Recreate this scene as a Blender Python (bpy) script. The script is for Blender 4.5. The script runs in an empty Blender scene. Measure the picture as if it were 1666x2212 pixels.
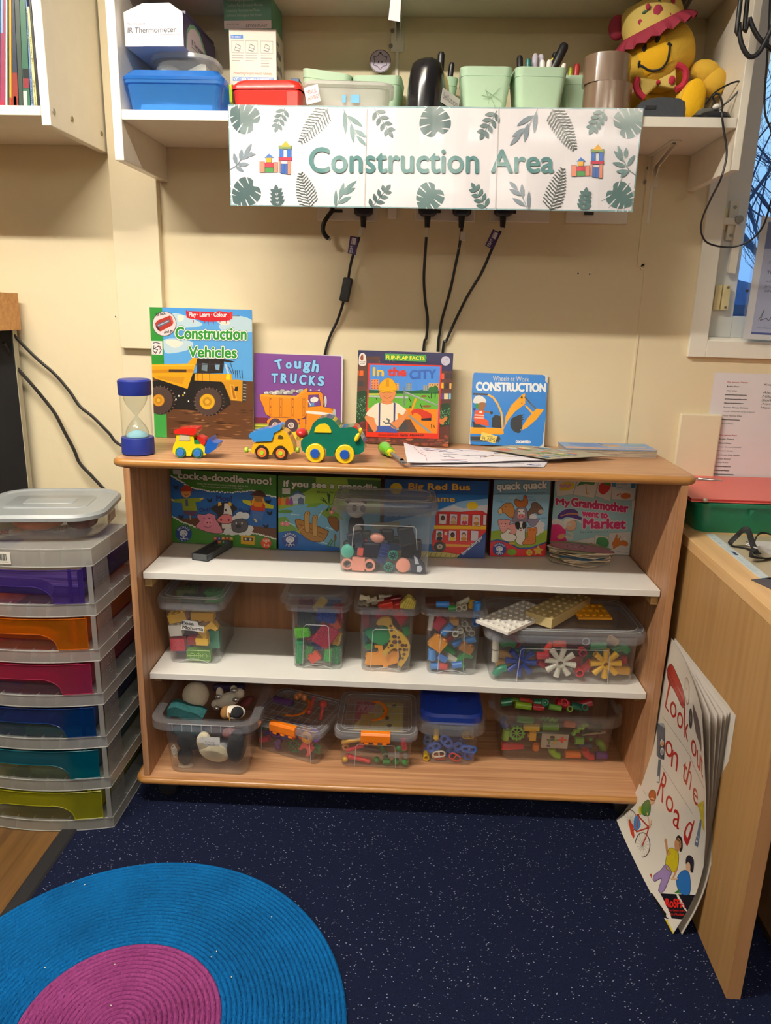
import bpy,math,random
from mathutils import Vector,Matrix
from mathutils.geometry import tessellate_polygon
random.seed(7)
SC = bpy.context.scene
COL = SC.collection
R = math.radians
PI = math.pi
# ---------------------------------------------------------------- camera
FPX,PITCH,YAW,ROLL = 1593.23,R(15.2361),R(-3.0334),R(1.5464)
CAM = Vector((0.0354,-2.0329,1.2789))
_r0 = Vector((math.cos(YAW),-math.sin(YAW),0))
CF = Vector((math.sin(YAW)*math.cos(PITCH),math.cos(YAW)*math.cos(PITCH),-math.sin(PITCH)))
_u0 = _r0.cross(CF)
CR = _r0*math.cos(ROLL) + _u0*math.sin(ROLL)
CU = -_r0*math.sin(ROLL) + _u0*math.cos(ROLL)
cd = bpy.data.cameras.new('camera');cam = bpy.data.objects.new('camera',cd);COL.objects.link(cam)
cd.sensor_fit = 'VERTICAL';cd.sensor_height = 36.0;cd.sensor_width = 27.1;cd.lens = FPX/2212*36.0
cd.clip_start = .02;cd.clip_end = 200
cam.matrix_world = Matrix(((CR.x,CU.x,-CF.x,CAM.x),(CR.y,CU.y,-CF.y,CAM.y),(CR.z,CU.z,-CF.z,CAM.z),(0,0,0,1)))
SC.camera = cam
# ---------------------------------------------------------------- world, lights, exposure
SC.view_settings.view_transform = 'Standard';SC.view_settings.look = 'None'
SC.view_settings.gamma = 1;SC.view_settings.use_curve_mapping = False
SC.view_settings.exposure = 0.32
wd = bpy.data.worlds.new('dusk_sky');SC.world = wd;wd.use_nodes = True
_n = wd.node_tree.nodes;_l = wd.node_tree.links;_n.clear()
_o = _n.new('ShaderNodeOutputWorld');_b = _n.new('ShaderNodeBackground');_t = _n.new('ShaderNodeTexCoord')
_sx = _n.new('ShaderNodeSeparateXYZ');_rp = _n.new('ShaderNodeValToRGB')
_l.new(_t.outputs['Generated'],_sx.inputs[0]);_l.new(_sx.outputs['Z'],_rp.inputs[0])
_rp.color_ramp.elements[0].position = 0.0;_rp.color_ramp.elements[0].color = (.20,.42,.85,1)
_rp.color_ramp.elements[1].position = .30;_rp.color_ramp.elements[1].color = (.42,.72,1.0,1)
_l.new(_rp.outputs[0],_b.inputs[0]);_b.inputs[1].default_value = 1.0
_l.new(_b.outputs[0],_o.inputs[0])
SC.cycles.transparent_max_bounces = 48
SC.cycles.max_bounces = 8;SC.cycles.diffuse_bounces = 4;SC.cycles.glossy_bounces = 3;SC.cycles.transmission_bounces = 6
SC.cycles.caustics_reflective = False;SC.cycles.caustics_refractive = False
SC.cycles.sample_clamp_indirect = 6.0
CEIL = 2.52;LAMPZ = 2.40
LAMPS = [(-.75,-1.20,1.3,.06,40.0,22),(-.75,-3.6,1.3,.06,6.0,36),(1.2,-3.6,1.3,.06,6.0,36),(.0,-5.6,1.3,.06,6.0,30)]   # x, y, length, width, watts down, watts of added upward fill
LAMP_COL = (1.0,.935,.83)

# ---------------------------------------------------------------- helpers
def px(x,y,X=None,Y=None,Z=None):
    """point where the sight line through photo pixel (x, y) meets a plane of the room"""
    d = CF + CR*((x-833)/FPX) - CU*((y-1106)/FPX)
    if Z is not None: t = (Z-CAM.z)/d.z
    elif Y is not None: t = (Y-CAM.y)/d.y
    else: t = (X-CAM.x)/d.x
    return CAM + d*t

def lin(h):
    if not isinstance(h,str): return tuple(h)+(1,) if len(h) == 3 else tuple(h)
    h = h.lstrip('#');out = []
    for i in (0,2,4):
        c = int(h[i:i+2],16)/255
        out.append(c/12.92 if c <= .04045 else ((c+.055)/1.055)**2.4)
    return tuple(out)+(1,)

MATS = {}
def newmat(key):
    m = bpy.data.materials.new(key);m.use_nodes = True;m.node_tree.nodes.clear()
    MATS[key] = m
    n = m.node_tree.nodes;o = n.new('ShaderNodeOutputMaterial')
    return m,n,m.node_tree.links,o

def mat(h,rough=.5,spec=.5,metal=0,noise=0,nscale=40,coat=0,bump=0,bscale=200,fuzz=0):
    """plain painted / plastic / paper surface with a little procedural variation"""
    key = 'm_%s_%g_%g_%g_%g_%g_%g_%g_%g_%g' % (h,rough,spec,metal,noise,nscale,coat,bump,bscale,fuzz)
    if key in MATS: return MATS[key]
    m,n,l,o = newmat(key);b = n.new('ShaderNodeBsdfPrincipled');l.new(b.outputs[0],o.inputs[0])
    c = lin(h);b.inputs['Base Color'].default_value = c;b.inputs['Roughness'].default_value = rough
    b.inputs['Specular IOR Level'].default_value = spec;b.inputs['Metallic'].default_value = metal
    if coat: b.inputs['Coat Weight'].default_value = coat;b.inputs['Coat Roughness'].default_value = .08
    if fuzz: b.inputs['Sheen Weight'].default_value = fuzz;b.inputs['Sheen Roughness'].default_value = .5;b.inputs['Sheen Tint'].default_value = c
    if noise or bump:
        t = n.new('ShaderNodeTexCoord')
    if noise:
        nz = n.new('ShaderNodeTexNoise');nz.inputs['Scale'].default_value = nscale;nz.inputs['Detail'].default_value = 4
        l.new(t.outputs['Object'],nz.inputs['Vector'])
        mx = n.new('ShaderNodeMix');mx.data_type = 'RGBA'
        mx.inputs[6].default_value = tuple(v*(1-noise) for v in c[:3])+(1,);mx.inputs[7].default_value = tuple(min(1,v*(1+noise)) for v in c[:3])+(1,)
        l.new(nz.outputs[0],mx.inputs[0]);l.new(mx.outputs[2],b.inputs['Base Color'])
    if bump:
        nb = n.new('ShaderNodeTexNoise');nb.inputs['Scale'].default_value = bscale;nb.inputs['Detail'].default_value = 3
        l.new(t.outputs['Object'],nb.inputs['Vector'])
        bp = n.new('ShaderNodeBump');bp.inputs['Strength'].default_value = bump;bp.inputs['Distance'].default_value = .002
        l.new(nb.outputs[0],bp.inputs['Height']);l.new(bp.outputs[0],b.inputs['Normal'])
    return m

def clear(tint='ffffff',milk=.12,milkcol='e8e8e6',gloss=.9,rough=.12,key=''):
    """thin clear or tinted plastic wall: light goes straight through, a little is scattered and mirrored"""
    k = 'clear_%s_%g_%s_%g_%g' % (tint,milk,milkcol,gloss,rough)
    if k in MATS: return MATS[k]
    m,n,l,o = newmat(k)
    tr = n.new('ShaderNodeBsdfTransparent');tr.inputs[0].default_value = lin(tint)
    df = n.new('ShaderNodeBsdfDiffuse');df.inputs[0].default_value = lin(milkcol)
    tl = n.new('ShaderNodeBsdfTranslucent');tl.inputs[0].default_value = lin(milkcol)
    m0 = n.new('ShaderNodeMixShader');m0.inputs[0].default_value = .5
    l.new(df.outputs[0],m0.inputs[1]);l.new(tl.outputs[0],m0.inputs[2])
    m1 = n.new('ShaderNodeMixShader');m1.inputs[0].default_value = milk
    l.new(tr.outputs[0],m1.inputs[1]);l.new(m0.outputs[0],m1.inputs[2])
    gl = n.new('ShaderNodeBsdfGlossy');gl.inputs['Roughness'].default_value = rough;gl.inputs[0].default_value = (1,1,1,1)
    lw = n.new('ShaderNodeLayerWeight');lw.inputs[0].default_value = .5
    pw = n.new('ShaderNodeMath');pw.operation = 'POWER';pw.inputs[1].default_value = 3.5;l.new(lw.outputs['Facing'],pw.inputs[0])
    ml = n.new('ShaderNodeMath');ml.operation = 'MULTIPLY_ADD';ml.inputs[1].default_value = .55*gloss;ml.inputs[2].default_value = .035*gloss
    l.new(pw.outputs[0],ml.inputs[0])
    m2 = n.new('ShaderNodeMixShader');l.new(ml.outputs[0],m2.inputs[0])
    l.new(m1.outputs[0],m2.inputs[1]);l.new(gl.outputs[0],m2.inputs[2]);l.new(m2.outputs[0],o.inputs[0])
    return m

def wood(key,c1,c2,axis='X',scale=9,stretch=14,rough=.4,coat=0):
    """wood grain running along one axis"""
    if key in MATS: return MATS[key]
    m,n,l,o = newmat(key);b = n.new('ShaderNodeBsdfPrincipled');l.new(b.outputs[0],o.inputs[0])
    t = n.new('ShaderNodeTexCoord');mp = n.new('ShaderNodeMapping');l.new(t.outputs['Object'],mp.inputs[0])
    s = [scale*stretch]*3;s['XYZ'.index(axis)] = scale*.35;mp.inputs['Scale'].default_value = s
    nz = n.new('ShaderNodeTexNoise');nz.inputs['Scale'].default_value = 1;nz.inputs['Detail'].default_value = 5;nz.inputs['Roughness'].default_value = .6
    l.new(mp.outputs[0],nz.inputs[0])
    n2 = n.new('ShaderNodeTexNoise');n2.inputs['Scale'].default_value = 3;l.new(t.outputs['Object'],n2.inputs[0])
    mm = n.new('ShaderNodeMath');mm.operation = 'MULTIPLY_ADD';mm.inputs[1].default_value = .35;l.new(n2.outputs[0],mm.inputs[0]);l.new(nz.outputs[0],mm.inputs[2])
    rp = n.new('ShaderNodeValToRGB');rp.color_ramp.elements[0].position = .42;rp.color_ramp.elements[0].color = lin(c1)
    rp.color_ramp.elements[1].position = .86;rp.color_ramp.elements[1].color = lin(c2)
    l.new(mm.outputs[0],rp.inputs[0]);l.new(rp.outputs[0],b.inputs['Base Color'])
    b.inputs['Roughness'].default_value = rough
    if coat: b.inputs['Coat Weight'].default_value = coat;b.inputs['Coat Roughness'].default_value = .2
    return m

I4 = Matrix.Identity(4)
def T(x,y,z): return Matrix.Translation((x,y,z))
def RX(d): return Matrix.Rotation(R(d),4,'X')
def RY(d): return Matrix.Rotation(R(d),4,'Y')
def RZ(d): return Matrix.Rotation(R(d),4,'Z')
def S(x,y,z): return Matrix.Diagonal((x,y,z,1))

class MB:
    """collects shapes that become ONE mesh"""
    def __init__(s,m=None): s.v = [];s.f = [];s.k = [];s.m = m;s.sm = []
    def add(s,vs,fs,m=None,M=None,smooth=False):
        o = len(s.v);m = m or s.m
        s.v += [tuple(M @ Vector(p)) if M is not None else tuple(p) for p in vs]
        for f in fs: s.f.append(tuple(o+i for i in f));s.k.append(m);s.sm.append(smooth)
        return s
    def box(s,sx,sy,sz,M=None,m=None,c=(0,0,.5)):
        """box of that size; c: where the origin lies inside it (0,0,.5 = resting on z=0)"""
        ox,oy,oz = c[0]*sx,c[1]*sy,c[2]*sz;x,y,z = sx/2,sy/2,sz/2
        vs = [(a*x+ox,b*y+oy,d*z+oz) for d in (-1,1) for b in (-1,1) for a in (-1,1)]
        return s.add(vs,[(0,2,3,1),(4,5,7,6),(0,1,5,4),(2,6,7,3),(0,4,6,2),(1,3,7,5)],m,M)
    def span(s,a,b,m=None,M=None):
        """box between two corners"""
        c = [(a[i]+b[i])/2 for i in range(3)]
        return s.box(abs(b[0]-a[0]),abs(b[1]-a[1]),abs(b[2]-a[2]),(M or I4) @ T(*c),m,(0,0,0))
    def lathe(s,prof,M=None,m=None,n=24,smooth=True,a0=0,a1=360):
        full = a1-a0 >= 360;k = n if full else n+1
        vs = [];fs = []
        for r,z in prof:
            for i in range(k):
                a = R(a0+(a1-a0)*i/n);vs.append((r*math.cos(a),r*math.sin(a),z))
        for j in range(len(prof)-1):
            for i in range(n):
                i2 = (i+1) % k
                fs.append((j*k+i,j*k+i2,(j+1)*k+i2,(j+1)*k+i))
        s.add(vs,fs,m,M,smooth)
        return s
    def cyl(s,r,h,M=None,m=None,n=20,r2=None,smooth=True):
        r2 = r if r2 is None else r2
        s.lathe([(r,0),(r2,h)],M,m,n,smooth)
        s.add([(r*math.cos(2*PI*i/n),r*math.sin(2*PI*i/n),0) for i in range(n)],[tuple(range(n))[::-1]],m,M)
        s.add([(r2*math.cos(2*PI*i/n),r2*math.sin(2*PI*i/n),h) for i in range(n)],[tuple(range(n))],m,M)
        return s
    def pipe(s,r,h,t=.0015,M=None,m=None,n=20):
        return s.lathe([(r-t,0),(r,0),(r,h),(r-t,h),(r-t,0)],M,m,n)
    def ball(s,rx,ry=None,rz=None,M=None,m=None,n=20,k=12,f=None):
        ry = rx if ry is None else ry;rz = rx if rz is None else rz
        vs = [];fs = []
        for j in range(k+1):
            a = PI*j/k
            for i in range(n):
                b = 2*PI*i/n;p = (rx*math.sin(a)*math.cos(b),ry*math.sin(a)*math.sin(b),rz*math.cos(a))
                if f: p = f(p)
                vs.append(p)
        for j in range(k):
            for i in range(n):
                fs.append((j*n+i,(j+1)*n+i,(j+1)*n+(i+1) % n,j*n+(i+1) % n))
        return s.add(vs,fs,m,M,True)
    def tube(s,pts,r,M=None,m=None,n=8,caps=True,flat=None):
        """round (or flat strap) tube along points; r may be a list"""
        pts = [Vector(p) for p in pts];N = len(pts);rs = r if isinstance(r,(list,tuple)) else [r]*N
        up = None;vs = [];fs = []
        for i,p in enumerate(pts):
            d = (pts[min(i+1,N-1)]-pts[max(i-1,0)]).normalized()
            if up is None:
                up = Vector((0,0,1)) if abs(d.z) < .9 else Vector((0,1,0))
                if flat: up = Vector(flat)
            e1 = d.cross(up)
            if e1.length < 1e-6: e1 = d.orthogonal()
            e1.normalize();e2 = e1.cross(d).normalized();up = e2
            for j in range(n):
                a = 2*PI*j/n;w = 1 if not flat else .22
                vs.append(tuple(p+e1*(rs[i]*math.cos(a)*(1 if not flat else 1))+e2*(rs[i]*w*math.sin(a))))
        for i in range(N-1):
            for j in range(n):
                fs.append((i*n+j,i*n+(j+1) % n,(i+1)*n+(j+1) % n,(i+1)*n+j))
        if caps: fs += [tuple(range(n))[::-1],tuple((N-1)*n+j for j in range(n))]
        return s.add(vs,fs,m,M,True)
    def prism(s,poly,d,M=None,m=None,smooth=False):
        """extrude an outline (x,z) along +y by d"""
        n = len(poly);vs = [(x,0,z) for x,z in poly]+[(x,d,z) for x,z in poly];fs = []
        for a,b,c in tessellate_polygon([[Vector((x,z,0)) for x,z in poly]]):
            fs += [(a,b,c),(n+c,n+b,n+a)]
        s.add(vs,fs,m,M)
        s.add(vs,[(i,(i+1) % n,n+(i+1) % n,n+i) for i in range(n)],m,M,smooth)
        return s
    def loft(s,loops,M=None,m=None,smooth=True,cap0=False,cap1=False):
        k = len(loops[0]);vs = [p for L in loops for p in L];fs = []
        for j in range(len(loops)-1):
            for i in range(k): fs.append((j*k+i,j*k+(i+1) % k,(j+1)*k+(i+1) % k,(j+1)*k+i))
        if cap0: fs.append(tuple(range(k))[::-1])
        if cap1: fs.append(tuple((len(loops)-1)*k+i for i in range(k)))
        return s.add(vs,fs,m,M,smooth)
    def grid(s,fn,nu,nv,M=None,m=None,smooth=True):
        vs = [fn(i/nu,j/nv) for j in range(nv+1) for i in range(nu+1)];w = nu+1
        return s.add(vs,[(j*w+i,j*w+i+1,(j+1)*w+i+1,(j+1)*w+i) for j in range(nv) for i in range(nu)],m,M,smooth)

def rrect(w,d,r,z,n=5,cx=0,cy=0):
    """rounded rectangle loop, counter-clockwise from above"""
    r = min(r,w/2-1e-4,d/2-1e-4);out = []
    for qx,qy,a0 in ((1,1,0),(-1,1,90),(-1,-1,180),(1,-1,270)):
        for i in range(n+1):
            a = R(a0+90*i/n);out.append((cx+qx*(w/2-r)+r*math.cos(a),cy+qy*(d/2-r)+r*math.sin(a),z))
    return out

def spline(pts,n=8):
    """smooth curve through points"""
    P = [Vector(p) for p in pts];out = []
    for i in range(len(P)-1):
        p0 = P[max(i-1,0)];p1 = P[i];p2 = P[i+1];p3 = P[min(i+2,len(P)-1)]
        for k in range(n):
            t = k/n
            out.append(.5*((2*p1)+(p2-p0)*t+(2*p0-5*p1+4*p2-p3)*t*t+(3*p1-p0-3*p2+p3)*t*t*t))
    out.append(P[-1]);return out

def mesh(name,mb):
    me = bpy.data.meshes.new(name);me.from_pydata(mb.v,[],mb.f)
    idx = {}
    for k in mb.k:
        if k.name not in idx: idx[k.name] = len(idx);me.materials.append(k)
    me.polygons.foreach_set('material_index',[idx[k.name] for k in mb.k])
    me.polygons.foreach_set('use_smooth',mb.sm)
    me.update()
    if any(mb.sm): me.set_sharp_from_angle(angle=R(38))
    return me

def finish(o,bevel=0,sub=0,seg=2):
    if sub:
        md = o.modifiers.new('smooth','SUBSURF');md.levels = md.render_levels = sub
    if bevel:
        md = o.modifiers.new('edge','BEVEL');md.width = bevel;md.segments = seg;md.limit_method = 'ANGLE';md.angle_limit = R(40)
        md.harden_normals = False
    return o

def tag(o,label=None,cat=None,group=None,kind=None):
    if label: o['label'] = label
    if cat: o['category'] = cat
    if group: o['group'] = group
    if kind: o['kind'] = kind
    return o

def thing(name,label,cat,loc=(0,0,0),rz=0,group=None,M=None):
    """an Empty at the thing's base that parents its parts"""
    o = bpy.data.objects.new(name,None);COL.objects.link(o);o.empty_display_size = .05
    m = M if M is not None else T(*loc) @ RZ(rz)
    o.matrix_world = m;o['_m'] = [c for row in m for c in row]
    return tag(o,label,cat,group)

def wm(o):
    v = list(o['_m']);return Matrix([v[0:4],v[4:8],v[8:12],v[12:16]])

def part(name,mb,parent,bevel=0,sub=0,world=False,label=None,kind=None):
    """a part as a mesh of its own under its thing (or under a part)"""
    if world:
        top = parent
        while top.parent is not None: top = top.parent
        iv = wm(top).inverted();mb.v = [tuple(iv @ Vector(p)) for p in mb.v]
    o = bpy.data.objects.new(name,mesh(name,mb));COL.objects.link(o);o.parent = parent
    if label: o['label'] = label
    if kind: o['kind'] = kind
    return finish(o,bevel,sub)

def solo(name,mb,label,cat,group=None,bevel=0,sub=0,kind=None,M=None):
    """a thing that is one mesh; its origin goes to its base"""
    if M is None:
        xs,ys,zs = zip(*mb.v);c = Vector(((min(xs)+max(xs))/2,(min(ys)+max(ys))/2,min(zs)))
        mb.v = [tuple(Vector(p)-c) for p in mb.v];M = T(*c)
    o = bpy.data.objects.new(name,mesh(name,mb));COL.objects.link(o);o.matrix_world = M
    tag(o,label,cat,group,kind);o['_m'] = [c for row in M for c in row]
    return finish(o,bevel,sub)

def struct(name,mb,bevel=0,parent=None,M=None):
    o = bpy.data.objects.new(name,mesh(name,mb));COL.objects.link(o)
    if M is not None: o.matrix_world = M
    if parent: o.parent = parent
    else: o['kind'] = 'structure'
    return finish(o,bevel)

def dup(root,M,label,group=None):
    """copy of a thing with copies of its parts and sub-parts"""
    r = root.copy();COL.objects.link(r);r.matrix_world = M;r['_m'] = [c for row in M for c in row]
    r['label'] = label
    if group: r['group'] = group
    elif 'group' in r: del r['group']
    for ch in [c for c in KIDS.get(root.name,[]) or root.children]:
        c = ch.copy();COL.objects.link(c);c.parent = r
        for g in ch.children:
            d = g.copy();COL.objects.link(d);d.parent = c
    return r
KIDS = {}

# ---------------------------------------------------------------- lettering and printed artwork
_TXT = {}
def glyphs(s,off=0.0,shear=0.0,space=1.0):
    key = (s,off,shear,space)
    if key in _TXT: return _TXT[key]
    c = bpy.data.curves.new('t','FONT');c.body = s;c.size = 1;c.offset = off;c.shear = shear;c.space_character = space;c.resolution_u = 4
    o = bpy.data.objects.new('t',c);COL.objects.link(o)
    dg = bpy.context.evaluated_depsgraph_get();me = o.evaluated_get(dg).to_mesh()
    vs = [(v.co.x,v.co.y) for v in me.vertices];fs = [tuple(p.vertices) for p in me.polygons]
    tr = []
    for f in fs:
        for i in range(1,len(f)-1): tr.append((vs[f[0]],vs[f[i]],vs[f[i+1]]))
    o.evaluated_get(dg).to_mesh_clear();bpy.data.objects.remove(o);bpy.data.curves.remove(c)
    if vs: bb = (min(v[0] for v in vs),min(v[1] for v in vs),max(v[0] for v in vs),max(v[1] for v in vs))
    else: bb = (0,0,1,1)
    _TXT[key] = (tr,bb);return _TXT[key]

def homog(src,dst):
    """3x3 taking 4 source points to 4 target points"""
    A = []
    for (x,y),(u,v) in zip(src,dst):
        A.append([x,y,1,0,0,0,-u*x,-u*y,u]);A.append([0,0,0,x,y,1,-v*x,-v*y,v])
    n = 8
    for i in range(n):
        p = max(range(i,n),key=lambda r: abs(A[r][i]));A[i],A[p] = A[p],A[i]
        for r in range(n):
            if r != i and A[i][i]:
                f = A[r][i]/A[i][i];A[r] = [a-f*b for a,b in zip(A[r],A[i])]
    h = [A[i][8]/A[i][i] for i in range(8)]+[1]
    return lambda x,y: ((h[0]*x+h[1]*y+h[2])/(h[6]*x+h[7]*y+1),(h[3]*x+h[4]*y+h[5])/(h[6]*x+h[7]*y+1))

def clip(poly,ax,lim,keep_greater):
    out = [];n = len(poly)
    for i in range(n):
        a,b = poly[i],poly[(i+1) % n]
        ia = (a[ax] >= lim) == keep_greater or a[ax] == lim;ib = (b[ax] >= lim) == keep_greater or b[ax] == lim
        if ia: out.append(a)
        if ia != ib and b[ax] != a[ax]:
            t = (lim-a[ax])/(b[ax]-a[ax]);out.append((a[0]+t*(b[0]-a[0]),a[1]+t*(b[1]-a[1])))
    return out

class Art:
    """flat printing on a face w x h metres. quad: the face's TL,TR,BR,BL in photo pixels; crop: the picture the points are read in"""
    def __init__(s,w,h,quad=None,rough=.35,strips=None,coat=0):
        s.w,s.h = w,h;s.p = [];s.rough = rough;s.z = 0;s.strips = strips;s.coat = coat
        s.H = homog(quad,[(0,h),(w,h),(w,0),(0,0)]) if quad else None
        s.c = (0,0,1)
    def crop(s,x,y,k): s.c = (x,y,k);return s
    def uv(s,x,y):
        if s.H is None: return (x*s.w,(1-y)*s.h)          # unit square, y down
        return s.H(s.c[0]+x/s.c[2],s.c[1]+y/s.c[2])
    def tri(s,t,m):
        lo = (0,0);hi = (s.w,s.h);q = list(t)
        for ax in (0,1):
            q = clip(q,ax,lo[ax],True)
            if len(q) < 3: return
            q = clip(q,ax,hi[ax],False)
            if len(q) < 3: return
        s.p.append((q,s.z,m))
    def M(s,col): return mat(col,s.rough,coat=s.coat)
    def poly(s,pts,col,raw=False):
        q = pts if raw else [s.uv(*p) for p in pts];s.z += 1;m = s.M(col)
        V3 = [Vector((a,b,0)) for a,b in q]
        for t in tessellate_polygon([V3]): s.tri([q[i] for i in t],m)
        return s
    def rect(s,x0,y0,x1,y1,col): return s.poly([(x0,y0),(x1,y0),(x1,y1),(x0,y1)],col)
    def fill(s,col): return s.poly([(0,0),(s.w,0),(s.w,s.h),(0,s.h)],col,raw=True)
    def oval(s,x,y,rx,ry,col,n=24,rot=0,a0=0,a1=360):
        c,d = math.cos(R(rot)),math.sin(R(rot));pts = []
        k = n if a1-a0 >= 360 else n+1
        for i in range(k):
            a = R(a0+(a1-a0)*i/n);u,v = rx*math.cos(a),ry*math.sin(a);pts.append((x+u*c-v*d,y+u*d+v*c))
        return s.poly(pts,col)
    def line(s,pts,wd,col,close=False):
        """thin stroke: a ribbon of width wd (in crop units)"""
        if close: pts = list(pts)+[pts[0]]
        s.z += 1;m = s.M(col)
        for a,b in zip(pts,pts[1:]):
            d = Vector((b[0]-a[0],b[1]-a[1]));L = d.length
            if L < 1e-9: continue
            nrm = Vector((-d.y,d.x))*(wd/2/L);e = d*(wd*.35/L)
            q = [s.uv(a[0]-e.x+nrm.x,a[1]-e.y+nrm.y),s.uv(b[0]+e.x+nrm.x,b[1]+e.y+nrm.y),s.uv(b[0]+e.x-nrm.x,b[1]+e.y-nrm.y),s.uv(a[0]-e.x-nrm.x,a[1]-e.y-nrm.y)]
            s.tri([q[0],q[1],q[2]],m);s.tri([q[0],q[2],q[3]],m)
        return s
    def blob(s,pts,col,line=None,wd=2,n=4):
        """smooth closed outline through points"""
        P = list(pts);k = len(P);out = []
        for i in range(k):
            p0,p1,p2,p3 = (Vector(P[(i+j) % k]) for j in (-1,0,1,2))
            for j in range(n):
                t = j/n;q = .5*((2*p1)+(p2-p0)*t+(2*p0-5*p1+4*p2-p3)*t*t+(3*p1-p0-3*p2+p3)*t*t*t);out.append((q.x,q.y))
        s.poly(out,col)
        if line: s.line(out,wd,line,close=True)
        return s
    def text(s,t,x0,y0,x1,y1,col,bold=0.0,dy=0,outline=None,ow=.03,shear=0,space=1.0,bend=0,fn=None):
        """lettering whose ink box is (x0,y0)-(x1,y1) in crop units; dy lowers its right end; bend arches it"""
        tr0,bb = glyphs(t,0,shear,space)
        W,H = bb[2]-bb[0],bb[3]-bb[1];asp = abs((y1-y0)/H)/max(1e-9,abs((x1-x0)/W))
        def put(b,c):
            m = s.M(c);sh = [(0,0)]
            if b > .006: k = 4 if b < .03 else 6 if b < .06 else 8;sh += [(b*math.cos(2*PI*i/k)*asp,b*math.sin(2*PI*i/k)) for i in range(k)]
            for ox,oy in sh:
                s.z += 1
                for tri in tr0:
                    q = []
                    for (a,e) in tri:
                        u = (a+ox-bb[0])/W;v = (e+oy-bb[1])/H
                        X,Y = x0+u*(x1-x0),y1-v*(y1-y0)+dy*u-bend*4*u*(1-u)
                        if fn: X,Y = fn(X,Y)
                        q.append(s.uv(X,Y))
                    s.tri(q,m)
        if outline: put(bold+ow,outline)
        put(bold,col);return s
    def into(s,mb,fn,eps=.000006):
        """lay the printing on a surface: fn(u, v, lift) -> 3D"""
        for q,z,m in s.p:
            pcs = [q]
            if s.strips:
                ax,st = s.strips;pcs = [];lo = min(p[ax] for p in q);hi = max(p[ax] for p in q)
                k = math.floor(lo/st)
                while k*st < hi:
                    c = clip(clip(q,ax,k*st,True),ax,(k+1)*st,False) if lo < k*st or hi > (k+1)*st else q
                    if len(c) > 2: pcs.append(c)
                    k += 1
            for c in pcs:
                mb.add([fn(u,v,.0002+z*eps) for u,v in c],[tuple(range(len(c)))],m)
        return mb
# ---------------------------------------------------------------- room shell
WALLC = 'e9dab6'
def wall_mat(key,h,bump=.25):
    if key in MATS: return MATS[key]
    m,n,l,o = newmat(key);b = n.new('ShaderNodeBsdfPrincipled');l.new(b.outputs[0],o.inputs[0])
    t = n.new('ShaderNodeTexCoord');nz = n.new('ShaderNodeTexNoise');nz.inputs['Scale'].default_value = 2.2;nz.inputs['Detail'].default_value = 6
    l.new(t.outputs['Object'],nz.inputs[0]);c = lin(h)
    mx = n.new('ShaderNodeMix');mx.data_type = 'RGBA';mx.inputs[6].default_value = tuple(v*.93 for v in c[:3])+(1,);mx.inputs[7].default_value = c
    l.new(nz.outputs[0],mx.inputs[0]);l.new(mx.outputs[2],b.inputs['Base Color'])
    b.inputs['Roughness'].default_value = .55;b.inputs['Specular IOR Level'].default_value = .3
    n2 = n.new('ShaderNodeTexNoise');n2.inputs['Scale'].default_value = 28;n2.inputs['Detail'].default_value = 5;l.new(t.outputs['Object'],n2.inputs[0])
    bp = n.new('ShaderNodeBump');bp.inputs['Strength'].default_value = bump;bp.inputs['Distance'].default_value = .004
    l.new(n2.outputs[0],bp.inputs['Height']);l.new(bp.outputs[0],b.inputs['Normal'])
    return m
M_WALL = wall_mat('wall_paint',WALLC)
M_GLOSSW = mat('e9e2d2',.32,noise=.05,nscale=25,bump=.25,bscale=60)      # old gloss paint on the wall shelves
M_TRIM = mat('efeadc',.35,noise=.03,nscale=20)
WX0,WX1,WZ0,WZ1 = .745,2.05,1.215,2.36       # window opening
w = MB(M_WALL)
w.span((-2.5,0,-.1),(WX0,.14,CEIL));w.span((WX1,0,-.1),(2.7,.14,CEIL))
w.span((WX0,0,-.1),(WX1,.14,WZ0));w.span((WX0,0,WZ1),(WX1,.14,CEIL))
struct('wall_back',w)
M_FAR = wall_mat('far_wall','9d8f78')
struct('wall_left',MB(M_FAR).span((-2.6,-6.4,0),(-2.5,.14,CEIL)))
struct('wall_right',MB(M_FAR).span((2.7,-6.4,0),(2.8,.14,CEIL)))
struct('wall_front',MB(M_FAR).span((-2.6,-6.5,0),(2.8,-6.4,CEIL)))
struct('ceiling',MB(mat('f1ede2',.8)).span((-2.6,-6.5,CEIL),(2.8,.14,CEIL+.1)))
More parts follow.
